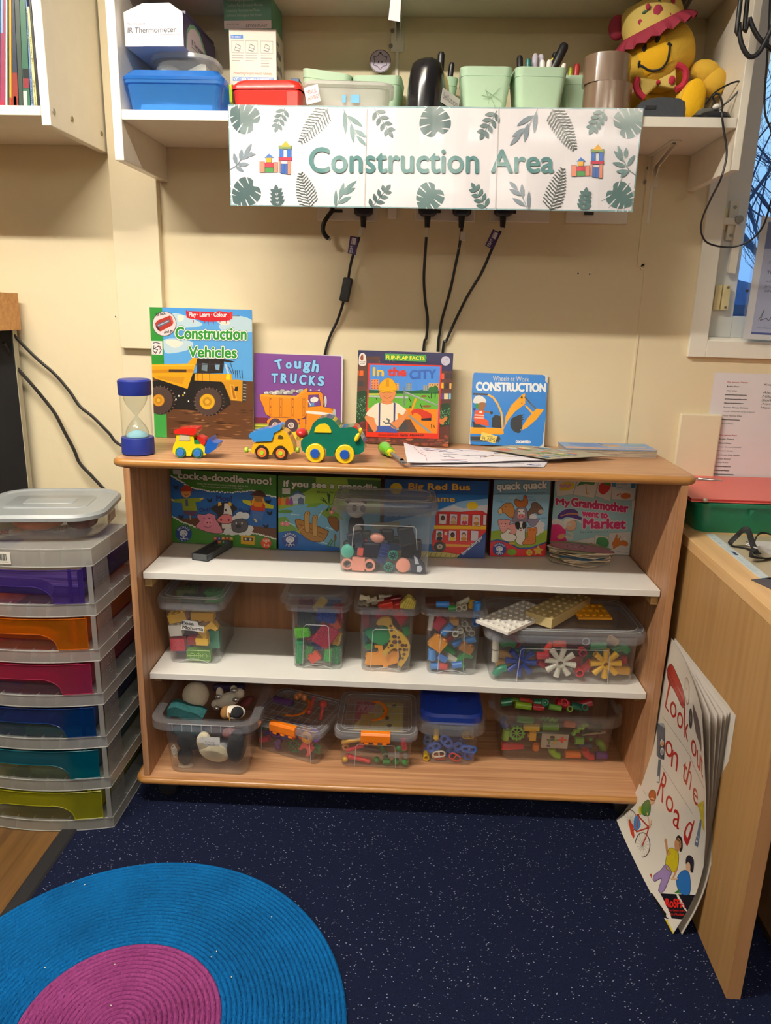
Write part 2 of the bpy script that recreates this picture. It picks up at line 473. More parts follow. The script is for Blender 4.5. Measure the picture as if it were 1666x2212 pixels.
# timber-look floor on the left, fitted carpet on the right, black edge strip between
M_FLOOR = wood('floor_wood','4c331b','70502c','Y',5,9,.35)
struct('floor',MB(M_FLOOR).span((-2.5,-6.4,-.1),(-.822,0,-.003)))
def carpet_mat():
    m,n,l,o = newmat('carpet');b = n.new('ShaderNodeBsdfPrincipled');l.new(b.outputs[0],o.inputs[0])
    t = n.new('ShaderNodeTexCoord');mp = n.new('ShaderNodeMapping');l.new(t.outputs['Object'],mp.inputs[0]);mp.inputs['Scale'].default_value = (1,1.5,1)
    mp.inputs['Rotation'].default_value = (0,0,.5)
    v = n.new('ShaderNodeTexVoronoi');v.inputs['Scale'].default_value = 185;l.new(mp.outputs[0],v.inputs['Vector'])
    sp = n.new('ShaderNodeSeparateColor');l.new(v.outputs['Color'],sp.inputs[0])
    a = n.new('ShaderNodeMath');a.operation = 'GREATER_THAN';a.inputs[1].default_value = .80;l.new(sp.outputs[0],a.inputs[0])
    d = n.new('ShaderNodeMath');d.operation = 'LESS_THAN';d.inputs[1].default_value = .30;l.new(v.outputs['Distance'],d.inputs[0])
    q = n.new('ShaderNodeMath');q.operation = 'MULTIPLY';l.new(a.outputs[0],q.inputs[0]);l.new(d.outputs[0],q.inputs[1])
    br = n.new('ShaderNodeMath');br.operation = 'MULTIPLY';l.new(q.outputs[0],br.inputs[0]);l.new(sp.outputs[1],br.inputs[1])
    nz = n.new('ShaderNodeTexNoise');nz.inputs['Scale'].default_value = 420;l.new(t.outputs['Object'],nz.inputs[0])
    rp = n.new('ShaderNodeValToRGB');rp.color_ramp.elements[0].position = .3;rp.color_ramp.elements[0].color = lin('0b0f1c');rp.color_ramp.elements[1].position = .75;rp.color_ramp.elements[1].color = lin('1a2140')
    l.new(nz.outputs[0],rp.inputs[0])
    mx = n.new('ShaderNodeMix');mx.data_type = 'RGBA';l.new(br.outputs[0],mx.inputs[0]);l.new(rp.outputs[0],mx.inputs[6]);mx.inputs[7].default_value = lin('9aa0b4')
    l.new(mx.outputs[2],b.inputs['Base Color']);b.inputs['Roughness'].default_value = .95;b.inputs['Specular IOR Level'].default_value = .1
    bp = n.new('ShaderNodeBump');bp.inputs['Strength'].default_value = .5;bp.inputs['Distance'].default_value = .003;l.new(nz.outputs[0],bp.inputs['Height']);l.new(bp.outputs[0],b.inputs['Normal'])
    return m
struct('floor_carpet',MB(carpet_mat()).span((-.822,-6.4,-.1),(2.7,0,0)))
st = MB(mat('17161a',.6,bump=.3,bscale=300))
st.prism([(-.843,-.003),(-.80,.0005),(-.805,.004),(-.836,.004)],6.4,T(0,-6.4,0))
struct('trim_1',st)
# boxed-in pipe on the wall left of the bookcase, ending above a flat board
pl = MB(wall_mat('pilaster_paint','eadcbb'))
pl.span((-.806,-.026,1.163),(-.683,0,CEIL));struct('trim_2',pl,.002)
struct('trim_3',MB(wall_mat('pilaster_paint','eadcbb')).span((-.812,-.005,.3),(-.674,0,1.163)),.001)
# narrow cover strip on the wall joint right of the books, with a screw cap
a = px(1405,380,Y=0);b = px(1389,577,Y=0);c = px(1350,950,Y=0)
js = MB(M_WALL);js.span((a.x-.009,-.005,b.z),(a.x+.009,0,1.66));js.span((c.x+.001,-.0022,.9),(c.x+.006,0,b.z))
js.cyl(.0075,.004,T(b.x,-.001,b.z) @ RX(90),n=16);js.cyl(.003,.001,T(b.x,-.005,b.z) @ RX(90),mat('b9ac8e',.5),10)
struct('trim_4',js)
for (x,y,nm) in ((250,684,'screw plug'),(1249,591,''),(1274,592,'')):
    p = px(x,y,Y=0);hole = MB(mat('6d5a40',.8));hole.lathe([(.0026,0),(.0026,.0012),(.0045,.0012),(.0045,0)],T(p.x,0,p.z) @ RX(90),mat('efe6cf',.5),12)
    hole.cyl(.0026,.0006,T(p.x,0,p.z) @ RX(90),n=10)
    solo('screw_plug',hole,{250: 'old screw plug in the cream wall left of the hourglass',1249: 'left one of two small screw plugs on the bare wall under the sign',1274: 'right one of two small screw plugs on the bare wall under the sign'}[x],'wall plug',M=None)

# ---------------------------------------------------------------- ceiling lamps
for i,(x,y,L,W,watt,wup) in enumerate(LAMPS):
    t = thing('ceiling_light','long fluorescent ceiling light, number %s from the shelf wall' % ('one','two (left)','two (right)','three')[i],'lamp',(x,y,LAMPZ),0,'ceiling strip lights')
    hb = MB(mat('f2f2f0',.4));hb.span((-L/2-.03,-W/2-.02,-.035),(L/2+.03,W/2+.02,0));part('housing',hb,t)
    m,n,l,o = newmat('lamp_glow_%d' % i);e = n.new('ShaderNodeEmission');e.inputs[0].default_value = LAMP_COL+(1,);e.inputs[1].default_value = 8;l.new(e.outputs[0],o.inputs[0])
    part('diffuser',MB(m).span((-L/2,-W/2,-.045),(L/2,W/2,-.036)),t)
    ld = bpy.data.lights.new('strip_light','AREA');ld.shape = 'RECTANGLE';ld.size = L;ld.size_y = W;ld.energy = watt;ld.color = LAMP_COL
    lo = bpy.data.objects.new('strip_light',ld);COL.objects.link(lo);lo.location = (x,y,LAMPZ-.05)
    ld = bpy.data.lights.new('ceiling_fill','AREA');ld.shape = 'RECTANGLE';ld.size = L;ld.size_y = W;ld.energy = wup;ld.color = LAMP_COL  # fill light added above each housing, brightens the ceiling for soft ambient light
    lo = bpy.data.objects.new('ceiling_fill',ld);COL.objects.link(lo);lo.location = (x,y,LAMPZ+.006);lo.rotation_euler = (PI,0,0)
    for s_ in (-1,1): part('hanger',MB(mat('d8d8d6',.4)).span((s_*L*.4-.003,-.003,0),(s_*L*.4+.003,.003,CEIL-LAMPZ)),t)

# ---------------------------------------------------------------- window in the shelf wall
W1 = struct('window_1',MB(M_TRIM).add([],[]).span((WX0,.1,WZ0-.02),(WX1,.135,WZ0)))
def wf(name,mb,bevel=.0015): return struct(name,mb,bevel,W1)
fr = MB(M_TRIM)                                     # flat architrave round the opening
fr.span((.712,-.014,1.184),(WX0+.012,0,2.41));fr.span((WX1-.012,-.014,1.184),(WX1+.035,0,2.41))
fr.span((WX0+.012,-.014,1.184),(WX1-.012,0,WZ0+.012));fr.span((WX0+.012,-.014,WZ1-.012),(WX1-.012,0,2.41))
wf('architrave',fr)
lin_ = MB(M_TRIM)                                   # reveal linings and sill
lin_.span((WX0,0,WZ0),(WX0+.018,.1,WZ1));lin_.span((WX1-.018,0,WZ0),(WX1,.1,WZ1))
lin_.span((WX0,-.004,WZ0),(WX1,.1,WZ0+.02));lin_.span((WX0,0,WZ1-.018),(WX1,.1,WZ1));wf('lining',lin_)
sa = MB(mat('e8e6dd',.3));y0,y1 = .03,.07       # casement sash
sx = WX0+.018
sa.span((sx,y0,WZ0+.02),(sx+.066,y1,WZ1-.018));sa.span((WX1-.075,y0,WZ0+.02),(WX1-.018,y1,WZ1-.018))
sa.span((sx+.066,y0,WZ0+.02),(WX1-.075,y1,WZ0+.075));sa.span((sx+.066,y0,WZ1-.075),(WX1-.075,y1,WZ1-.018));wf('sash',sa)
wf('glass',MB(clear('f4faff',.01,'ffffff',.8,.02)).span((sx+.06,.048,WZ0+.07),(WX1-.07,.052,WZ1-.07)),0)
ct = MB(mat('efe9d8',.35));g = mat('8d8a86',.35,metal=.6)
p = px(1580,480,Y=.03)
ct.span((p.x-.012,.018,p.z-.045),(p.x+.012,.03,p.z+.05));ct.span((p.x-.032,.008,p.z-.008),(p.x+.016,.02,p.z+.008))
ct.cyl(.010,.016,T(p.x+.01,.018,p.z+.004) @ RX(90),g,14);ct.cyl(.0045,.002,T(p.x,.0185,p.z+.034) @ RX(90),g,10);ct.cyl(.0045,.002,T(p.x,.0185,p.z-.033) @ RX(90),g,10)
ct.add([(0,0,0)],[]);ct.prism([(p.x+.004,p.z-.008),(p.x+.022,p.z-.016),(p.x+.020,p.z-.125),(p.x+.001,p.z-.125)],.012,T(0,.006,0))
wf('catch',ct)
kp = MB(mat('e6d9a6',.45));q = px(1561,472,Y=.02);kp.span((q.x-.012,.01,q.z-.028),(q.x+.008,.03,q.z+.024))
q = px(1557,640,Y=.02);kp.span((q.x-.018,.012,q.z-.034),(q.x-.001,.03,q.z+.028));kp.span((q.x+.001,.008,q.z-.034),(q.x+.02,.03,q.z+.028))
for dz in (-.028,.022): kp.cyl(.0035,.0015,T(q.x+.012,.0085,q.z+dz) @ RX(90),g,10)
wf('lock_blocks',kp)
# outdoors: bare trees and a house beyond the glass
BARK = mat('2b3047',.9)
def bare_tree(label,x,y,h,seed,th=.07,lean=0,group=None):
    rnd = random.Random(seed);mb = MB(BARK)
    def grow(p,d,L,r,k):
        pts = [p];q = Vector(p);dd = Vector(d)
        for i in range(4):
            dd = (dd+Vector((rnd.uniform(-.16,.16),rnd.uniform(-.16,.16),rnd.uniform(-.05,.1)))).normalized();q = q+dd*(L/4);pts.append(q.copy())
        mb.tube(pts,[r*(1-.12*i) for i in range(5)],n=5 if r > .01 else 3,caps=False)
        if k == 0: return
        for i in range(5 if k < 3 else 4):
            b = pts[rnd.choice((2,3,4,4))]
            nd = (dd+Vector((rnd.uniform(-1,1),rnd.uniform(-.8,.8),rnd.uniform(-.35,.8)))).normalized()
            grow(b,nd,L*rnd.uniform(.55,.8),r*.5,k-1)
    grow(Vector((x,y,-.5)),Vector((lean,0,1)),h*.45,th,5)
    solo('bare_tree',mb,label,'tree',group)
bare_tree('leafless tree with a forked dark trunk right outside the window',2.5,2.6,3.6,5,.055,-.05)
bare_tree('leafless tree standing farther out behind the first, with denser twigs',5.4,7.6,5.0,11,.08)
hd = MB(mat('3f5680',.95,noise=.5,nscale=6,bump=1,bscale=12));rr = random.Random(3)
for i in range(16): hd.ball(.7+rr.random()*.3,.5,.8+rr.random()*.4,T(1.5+i*.6,9.2+rr.random(),.9+rr.random()*.3),n=10,k=7)
solo('hedge',hd,'hazy blue hedge at the far end of the garden','hedge',kind='stuff')
ho = thing('outbuilding','low dark outbuilding with pale blue bands seen low through the window','building',(2.6,4.4,-.5))
part('wall',MB(mat('3c4c6c',.8)).span((-1.2,0,0),(2.0,1.5,1.83)),ho)
for z in (.9,1.25,1.62): part('band',MB(mat('6aa4f0',.6)).span((-1.2,-.04,z),(2.0,.0,z+.13)),ho)
part('roof',MB(mat('2a3650',.8)).span((-1.3,-.15,1.83),(2.1,1.6,1.9)),ho)

# ---------------------------------------------------------------- bookcase
YF,BROT = -.3652,1.685
MB_ = T(0,YF,0) @ RZ(BROT)                       # frame of the bookcase: x along the front, y into it
def B(x,y,z): return MB_ @ Vector((x,y,z))
ZT,ZB,Z1,Z2 = .9312,.085,.639,.3604           # top surface, bottom board, two shelves
def z2(x): return Z2-.0036*x
WV = wood('beech_upright','8f6140','bf9068','Z',8,12,.42);WH = wood('beech_flat','a06c48','d0a077','X',7,14,.38,.15)
WE = wood('beech_edge','8f5c2c','b98446','X',8,12,.35,.3);WSH = mat('e4e1da',.4,noise=.04,nscale=18)
bk = thing('bookcase','low beech bookcase on castors with two white shelves full of toys','bookcase',M=MB_)
def bull(x0,x1,ya,yb,z0,z1,m,me):
    """board with a rounded front edge and rounded front corners"""
    mb = MB(m);t = z1-z0;rr_ = .03
    def lp(ins,z):
        o = []
        for (cx,cy,a0) in ((x1-rr_,yb-.004,None),(x0+rr_,yb-.004,None)):
            o.append((cx+(rr_-.0-ins if cx > 0 else -(rr_-ins)),yb,z))
        for i in range(7): a = R(180+90*i/6);o.append((x0+rr_+(rr_-ins)*math.cos(a),ya+rr_+(rr_-ins)*math.sin(a),z))
        for i in range(7): a = R(270+90*i/6);o.append((x1-rr_+(rr_-ins)*math.cos(a),ya+rr_+(rr_-ins)*math.sin(a),z))
        return o
    prof = [(t*.42,z1)]+[(t*.5*(1-math.sin(R(a))),(z0+z1)/2+t/2*math.cos(R(a))) for a in range(15,180,15)]+[(t*.42,z0)]
    prof = [(t*.5,z1)]+prof[1:-1]+[(t*.5,z0)]
    loops = [lp(i,z) for i,z in prof]
    mb.loft(loops,m=me);mb.add(loops[0],[tuple(range(len(loops[0])))[::-1]],m);mb.add(loops[-1],[tuple(range(len(loops[-1])))],m)
    return mb
part('top_board',bull(-.698,.664,-.004,.352,ZT-.0205,ZT,WH,WE),bk)
part('bottom_board',bull(-.692,.664,-.014,.352,ZB-.019,ZB,WH,WE),bk)
for x0,x1 in ((-.6686,-.6531),(.6245,.6421)): part('side_panel',MB(WV).span((x0,0,ZB),(x1,.345,ZT-.0205)),bk,.001)
part('back_panel',MB(wood('beech_back','85563a','aa7a55','Z',6,8,.5)).span((-.655,.345,ZB-.01),(.63,.351,ZT-.02)),bk)
def shelf(zl,zr,y0):
    mb = MB(WSH);x0,x1,y1,t = -.6515,.6228,.343,.0172
    vs = [(x0,y0,zl-t),(x1,y0,zr-t),(x1,y1,zr-t),(x0,y1,zl-t),(x0,y0,zl),(x1,y0,zr),(x1,y1,zr),(x0,y1,zl)]
    return mb.add(vs,[(0,3,2,1),(4,5,6,7),(0,1,5,4),(1,2,6,5),(2,3,7,6),(3,0,4,7)])
part('shelf',shelf(Z1,Z1,.038),bk,.0012);part('shelf',shelf(z2(-.65),z2(.62),.040),bk,.0012)
CH = mat('b4935c',.8,noise=.3,nscale=160,bump=.6,bscale=300)
for zs_,yb in ((Z1-.0178,.05),(None,.075)):
    for x0,x1 in ((-.6525,-.634),(.606,.6238)):
        zz = zs_ if zs_ else z2(x0)-.0178
        part('shelf_batten',MB(CH).span((x0,yb,zz-.024),(x1,.33,zz)),bk,label='raw chipboard batten under the shelf end')
BLK = mat('141416',.45)
for x in (-.62,.60):
    for y in (.045,.30):
        cs = MB(BLK);cs.cyl(.016,.012,T(x,y,ZB-.032),n=14);cs.lathe([(.001,-.011),(.024,-.011),(.0265,-.006),(.0265,.006),(.024,.011),(.001,.011)],T(x,y,.0268) @ RX(90),n=18)
        cs.lathe([(.001,.0),(.029,.0),(.029,.004),(.001,.004)],T(x,y-.013,.036) @ RX(90),n=18,a0=0,a1=180);cs.cyl(.006,.03,T(x,y,.03),n=8)
        part('castor',cs,bk,label='black swivel castor')
# ---------------------------------------------------------------- wall shelves
ZS,YW = 1.6895,-.2837
ws = thing('wall_shelf_unit','wide white painted wall shelf unit holding tubs, mint pots and a yellow bear','shelf',(0,0,1.5869))
def wsp(name,mb,bevel=.0015,**k): return part(name,mb,ws,bevel,world=True,**k)
wsp('side_board',MB(M_GLOSSW).span((-.681,YW,1.5869),(-.6605,0,2.40)));wsp('side_board',MB(M_GLOSSW).span((.6605,YW,1.5869),(.678,0,2.40)))
wsp('shelf',MB(M_GLOSSW).span((-.66,YW+.0005,1.6692),(.66,-.0005,ZS)));wsp('shelf',MB(M_GLOSSW).span((-.66,YW+.0005,1.9655),(.66,-.0005,1.985)))
def bracket(x,z,arm,side):
    mb = MB(mat('e6dfcd',.4));mb.span((x-.016,-.0025,z-.075),(x+.016,0,z));mb.span((x-.012,-arm,z-.003),(x+.012,0,z))
    for e in (-.007,.005):
        mb.prism([(0,-.055),(0,-.002),(arm*.85,-.002),(arm*.85,-.006),(.02,-.03)],.002,T(x+e+.002,0,z) @ RZ(-90))
    for dz in (-.03,-.062): mb.cyl(.005,.002,T(x-.010+dz*.1,-.0022,z+dz) @ RX(90),mat('77705f',.4),10)
    mb.cyl(.004,.002,T(x,-arm*.9,z-.005),mat('77705f',.4),10);mb.span((x-.004,-.006,z-.16),(x+.004,0,z-.07));return mb
bx = px(1414,345,Y=0).x
wsp('bracket',bracket(bx,1.669,.17,1),.0006,label='white metal bracket under the right end of the shelf')
bx = px(1466,42,Y=0).x;wsp('bracket',bracket(bx-.02,1.965,.2,1),.0006)
bx = px(860,60,Y=0).x;wsp('bracket',bracket(bx,1.965,.2,1),.0006)
lu = thing('book_shelf_unit','white painted wall shelf unit full of upright picture books','shelf',(-1.3,0,1.651))
XL = -.831
part('side_board',MB(M_GLOSSW).span((XL,-.304,1.651),(XL+.0205,0,2.40)),lu,.0015,world=True)
part('side_board',MB(M_GLOSSW).span((-1.9,-.304,1.651),(-1.88,0,2.40)),lu,.0015,world=True)
part('shelf',MB(M_GLOSSW).span((-1.88,-.3035,1.6705),(XL-.001,-.0005,1.690)),lu,.0015,world=True)
for (x,y,m) in ((116,241,1),(155,257,0),(219,289,0)):
    sc = MB(mat('a9a294',.35,metal=.5));p = px(x,y,X=XL+.0205);sc.cyl(.006,.003,T(p.x-.001,p.y,p.z) @ RY(90),None if m else mat('8f7f5e',.8),12);part('screw',sc,lu,world=True)
# books standing on the left shelf: bottom and top x in the photo, spine colours
YB_ = -.262
specs = [(-14,-1,-10,1,'394d7a','dark blue picture book'),(-1,9.5,1.5,11.5,'8d3550','plum red picture book with a pale blue top'),(10.3,14.8,11.7,15.2,'dedad2','white spined thin picture book'),
 (15.2,19.0,15.6,18.6,'26402c','dark green thin picture book beside the orange one'),(19.3,24.0,19,24,'d8902f','orange spined picture book with a red foot'),(24.4,40,24.3,30.5,'26303f','navy picture book with a dark red lower half'),
 (40.6,49.5,31,41.5,'33403a','worn dark grey green book'),(50,65,42,54.5,'2f5b47','green book with torn white foot and red band'),(66.5,72.8,55,57,'6f86b3','thin pale blue picture book leaning on the yellow spine'),
 (73.2,80.2,57.3,62,'e4d98f','shorter picture book with yellow lettered spine'),(80.8,87.5,62.5,66.3,'22242a','black picture book against the side board')]
for i,(b0,b1,t0,t1,c,lab) in enumerate(specs):
    yt = 14 if 'yellow lettered' in lab else -70
    k = (226-yt)/226
    q = [px(b0,226.3,Y=YB_),px(b1,226.3,Y=YB_),px(b1+(t1-b1)*k,yt,Y=YB_),px(b0+(t0-b0)*k,yt,Y=YB_)]
    q[0].z = q[1].z = 1.6902
    g_ = .0003
    mb = MB(mat(c,.35,coat=.3));mb.prism([(q[0].x+g_,q[0].z),(q[1].x-g_,q[1].z),(q[2].x-g_,q[2].z),(q[3].x+g_,q[3].z)],.225,T(0,YB_,0))
    e = solo('picture_book',mb,lab + ' on the left wall shelf','book','picture books on the left wall shelf')
    def strip(v0,v1,col,u0=0,u1=1):
        def at(u,v):
            a = q[0].lerp(q[3],v);b = q[1].lerp(q[2],v);r = a.lerp(b,u);return (r.x,YB_-.0006,r.z)
        part('spine_print',MB(mat(col,.35)).add([at(u0,v0),at(u1,v0),at(u1,v1),at(u0,v1)],[(0,1,2,3)]),e,world=True)
    if 'orange' in lab and 'beside' not in lab: strip(0,.09,'a53329',.05,.95)
    if 'navy' in lab: strip(0,.27,'7c2f22',.05,.95);strip(.02,.1,'33516e',.3,.7)
    if 'torn' in lab: strip(.01,.14,'cfc9b4',.05,.6);strip(.16,.23,'7a2430',.1,.95);strip(.23,.3,'15171a',.1,.95)
    if 'plum' in lab: strip(.55,.95,'6f9ac4',.05,.55);strip(.0,.06,'9a2740',.05,.95)
    if 'yellow' in lab:
        A = Art(.3,.01,None,.4)
        ar = MB()
        A.text('BANGLES AND BEADS',.05,.25,.30,.8,'2a2a24');A.text('THE FAIRY TALE',.45,.25,.72,.8,'2a2a24')
        L_ = (q[3]-q[0]).length
        A.into(ar,lambda u,v,d: tuple(q[0].lerp(q[3],u/.3).lerp(q[1].lerp(q[2],u/.3),1-v/.01)+Vector((0,-.0004-d,0))));part('spine_print',ar,e,world=True)

# ---------------------------------------------------------------- the sign on the shelf edge
def monstera(A,x,y,r,rot,col,bg='e6e1e4'):
    c,q = math.cos(R(rot)),math.sin(R(rot));f = lambda a,b: (x+r*(a*c-b*q),y+r*(a*q+b*c))
    half = [(1.0,.0),(.86,.28),(.62,.6),(.25,.85),(-.2,.95),(-.6,.85),(-.86,.55),(-.9,.25),(-.68,.04)]
    A.blob([f(a,b) for a,b in half]+[f(a,-b) for a,b in half[::-1][1:-1]],col,n=3)
    for t,g in ((-.42,112),(-.12,92),(.16,74),(.42,58),(.64,46)):
        for s_ in (-1,1):
            d = (math.cos(R(g)),s_*math.sin(R(g)));n_ = (-d[1],d[0]);p = (t+d[0]*.3,d[1]*.3);e = (t+d[0]*1.15,d[1]*1.15)
            A.poly([f(p[0],p[1]),f(p[0]+d[0]*.2+n_[0]*.035,p[1]+d[1]*.2+n_[1]*.035),f(e[0]+n_[0]*.05,e[1]+n_[1]*.05),f(e[0]-n_[0]*.05,e[1]-n_[1]*.05),f(p[0]+d[0]*.2-n_[0]*.035,p[1]+d[1]*.2-n_[1]*.035)],bg)
def leaf(A,x,y,dx,dy,wd,col):
    L = math.hypot(dx,dy);nx,ny = -dy/L*wd/2,dx/L*wd/2
    A.poly([(x,y),(x+dx*.25+nx*.8,y+dy*.25+ny*.8),(x+dx*.55+nx,y+dy*.55+ny),(x+dx*.85+nx*.5,y+dy*.85+ny*.5),(x+dx,y+dy),(x+dx*.85-nx*.5,y+dy*.85-ny*.5),(x+dx*.55-nx,y+dy*.55-ny),(x+dx*.25-nx*.8,y+dy*.25-ny*.8)],col)
def sprig(A,x0,y0,x1,y1,n,ll,wd,col,ang=52,end=True):
    A.line([(x0,y0),(x1,y1)],4,col);a = math.atan2(y1-y0,x1-x0)
    for i in range(n):
        t = .12+.78*i/max(1,n-1);x,y = x0+(x1-x0)*t,y0+(y1-y0)*t
        for s_ in (-1,1):
            b = a+s_*R(ang);l2 = ll*(1-.25*t);leaf(A,x+s_*0,y,l2*math.cos(b),l2*math.sin(b),wd,col)
    if end: leaf(A,x1-(x1-x0)*.02,y1-(y1-y0)*.02,ll*.8*math.cos(a),ll*.8*math.sin(a),wd,col)
def fern(A,x0,y0,x1,y1,n,ll,col):
    A.line([(x0,y0),(x1,y1)],4,col);a = math.atan2(y1-y0,x1-x0)
    for i in range(n):
        t = .04+.94*i/(n-1);x,y = x0+(x1-x0)*t,y0+(y1-y0)*t;l2 = ll*math.sin(PI*(.25+.7*t))**.6*(1.05-.5*t)
        for s_ in (-1,1):
            b = a+s_*R(58);p = []
            for k in range(5): u = k/4;w_ = (6 if k % 2 else -6)*.35;p.append((x+l2*u*math.cos(b)-w_*math.sin(b),y+l2*u*math.sin(b)+w_*math.cos(b)))
            A.line(p,8,col)
QB = [(493,229),(1389.5,236.5),(1371,460),(498.5,446)]
A = Art(.884,.203,QB,.22,strips=(0,.026),coat=.6)
_M0 = A.M
A.M = lambda c: mat(c,.22,coat=.7,bump=.35,bscale=9)
A.crop(0,0,1)
g1,g2,g3,g4,g5 = '53706f','4c6263','6f8a89','7d8a94','59625f'
A.poly([(493,229),(1389.5,236.5),(1371,460),(498.5,446)],'7fa0a4');A.poly([(495,232.5),(1387,239.5),(1368.5,457),(500.5,443.5)],'e6e1e4')
A.crop(480,220,3.4708)
monstera(A,165,130,118,215,g2);monstera(A,175,690,115,140,g2);monstera(A,1590,150,125,255,g2);monstera(A,1555,725,112,130,g1)
sprig(A,470,50,415,190,4,70,30,g2);sprig(A,420,800,408,680,4,72,32,g2);fern(A,790,60,590,310,13,95,g5);fern(A,665,805,590,545,12,95,g5)
for l_ in ((915,70,10,180,34),(935,110,120,85,36),(965,165,20,150,36),(990,215,95,60,36),(1005,260,80,80,30)): leaf(A,*l_,g3)
A.line([(905,60),(960,160),(1010,270),(1060,320)],4,g3)
for l_ in ((850,800,5,-140,28),(880,740,35,-130,34),(900,690,110,-95,32),(905,700,95,-50,34),(870,770,100,-55,36)): leaf(A,*l_,g3)
A.line([(848,805),(890,720),(920,670)],4,g3)
sprig(A,1140,60,1250,230,4,78,32,g2);sprig(A,1110,815,1230,670,4,75,32,g2)
for l_ in ((110,480,-20,-90,34),(115,480,90,-5,34),(140,450,10,-90,34),(150,440,80,-55,34),(165,420,60,-100,30),(100,490,65,40,30),(175,410,80,-10,26)): leaf(A,*l_,g4)
A.line([(60,515),(110,485),(160,420)],5,g4)
def blocks(dx,dy):
    def r(x0,y0,x1,y1,c): A.rect(x0+dx,y0+dy,x1+dx,y1+dy,'3a2a2a');A.rect(x0+dx+2,y0+dy+2,x1+dx-2,y1+dy-2,c)
    def tr_(pts,c): A.poly([(a+dx,b+dy) for a,b in pts],c)
    r(282,455,322,538,'e08a72');r(385,458,418,535,'e08a72');r(320,462,387,499,'c62f45');r(322,498,386,536,'3f8a43');r(330,424,372,462,'e3a62c');tr_([(318,428),(352,396),(390,425)],'4574b8')
    r(425,445,442,535,'e08a72');r(490,448,516,552,'e08a72');r(438,470,466,545,'2f62b0');r(465,470,491,549,'2f62b0');r(424,422,525,447,'c22f4a');r(430,358,459,424,'2a66c0');r(486,358,520,424,'2a66c0');r(424,335,524,361,'7d9455');tr_([(438,342),(478,300),(513,342)],'e2a92f')
blocks(0,0)
A.crop(930,220,3.4708)
monstera(A,1490,160,118,-35,g1);monstera(A,1435,715,108,40,g1)
sprig(A,495,75,400,240,4,82,36,g2);sprig(A,430,810,340,660,4,74,32,g1)
for l_ in ((770,110,-125,78,38),(790,75,-15,170,34),(730,170,-25,140,38),(715,205,-105,65,36),(680,245,-85,90,34)): leaf(A,*l_,g4)
A.line([(798,65),(730,200),(640,300)],4,g4)
for l_ in ((745,820,0,-145,30),(700,730,-10,-110,34),(690,710,-95,-50,34),(720,790,-98,-62,34),(660,665,-65,-62,32)): leaf(A,*l_,g4)
A.line([(738,815),(690,710),(650,655)],4,g4)
fern(A,905,60,1080,365,14,100,g5);fern(A,905,825,995,510,13,95,g5)
sprig(A,1295,70,1215,205,4,78,34,g1);sprig(A,1155,830,1170,700,4,70,32,g1)
for l_ in ((1500,530,-105,0,36),(1490,520,-60,55,32),(1470,490,-105,-25,34),(1455,455,-80,-80,34),(1440,430,-35,-95,30),(1465,430,5,-80,32),(1480,490,55,-85,32)): leaf(A,*l_,g3)
A.line([(1550,560),(1490,515),(1430,410)],5,g3)
blocks(778,29)
A.crop(0,0,1)
A.text('Construction',669,321,1034,374.5,'4f7f80',.018,dy=1.5);A.text('Area',1062,325.5,1197,374.5,'4f7f80',.018,dy=1)
for x in (792,1076): A.line([(x,236),(x-4,455)],1.5,'cfc8c4')
def sgn(u,v,d):
    a = px(493,229,Y=YW-.004);k = u/.026;i = math.floor(k);fy = lambda j: .0022*(.5+.5*math.sin(j*.44+1))+.0011*math.sin(j*1.07)
    yy = YW-.0035-(fy(i)+(fy(i+1)-fy(i))*(k-i))
    return (-.4215+u,yy-d,1.4968+v+.0035*u/.884)
sg = MB(A.M('d9d6d8'))
sg.grid(lambda s,t: sgn(s*.884,t*.203,0),34,6);sg.grid(lambda s,t: tuple(Vector(sgn((1-s)*.884,t*.203,0))+Vector((0,.0012,0))),34,6)
for k in (0,1):
    sg.grid(lambda s,t: tuple(Vector(sgn(s*.884,k*.203,0))+Vector((0,.0012*t,0))),34,1);sg.grid(lambda s,t: tuple(Vector(sgn(k*.884,s*.203,0))+Vector((0,.0012*t,0))),6,1)
A.into(sg,sgn,eps=.000006)
solo('sign',sg,'laminated white Construction Area sign with green leaves on the shelf edge','sign')

# ---------------------------------------------------------------- things on the wall shelf
def box_art(sx,sy,sz,c,quadF=None,rough=.4):
    return MB(mat(c,rough)).box(sx,sy,sz)
# blue clip box
bb = thing('storage_box','translucent blue box with a lime green clip at the left end of the wall shelf','box',(-.547,-.196,ZS))
BLU = clear('9cc8f6',.5,'58aaf6',.8,.15)
t = MB(BLU);t.loft([rrect(.196,.134,.012,.001),rrect(.212,.148,.014,.055),rrect(.222,.154,.014,.056),rrect(.222,.154,.014,.062)],cap0=True);part('body',t,bb)
t = MB(clear('9cc8f6',.6,'3a8ee6',.8,.15));t.loft([rrect(.224,.156,.014,.0625),rrect(.224,.156,.014,.069),rrect(.196,.134,.014,.083),rrect(.19,.126,.012,.0835)],cap1=True);part('lid',t,bb)
t = MB(mat('c3dc28',.4));t.prism([(-.026,-.004),(-.03,.03),(-.016,.034),(.016,.034),(.03,.03),(.026,-.004),(.0,-.008)],.006,T(.112,0,.036) @ RZ(90) @ RX(0) @ T(0,-.006,0));part('clip',t,bb,.001,label='lime green side clip')
t = MB(mat('cfd8e6',.7));t.box(.17,.16,.012);solo('paper_stack',MB(mat('d5dfea',.7)).box(.16,.11,.014,T(-.547,-.196,ZS+.004)),'pale paper lying inside the blue clip box','paper')
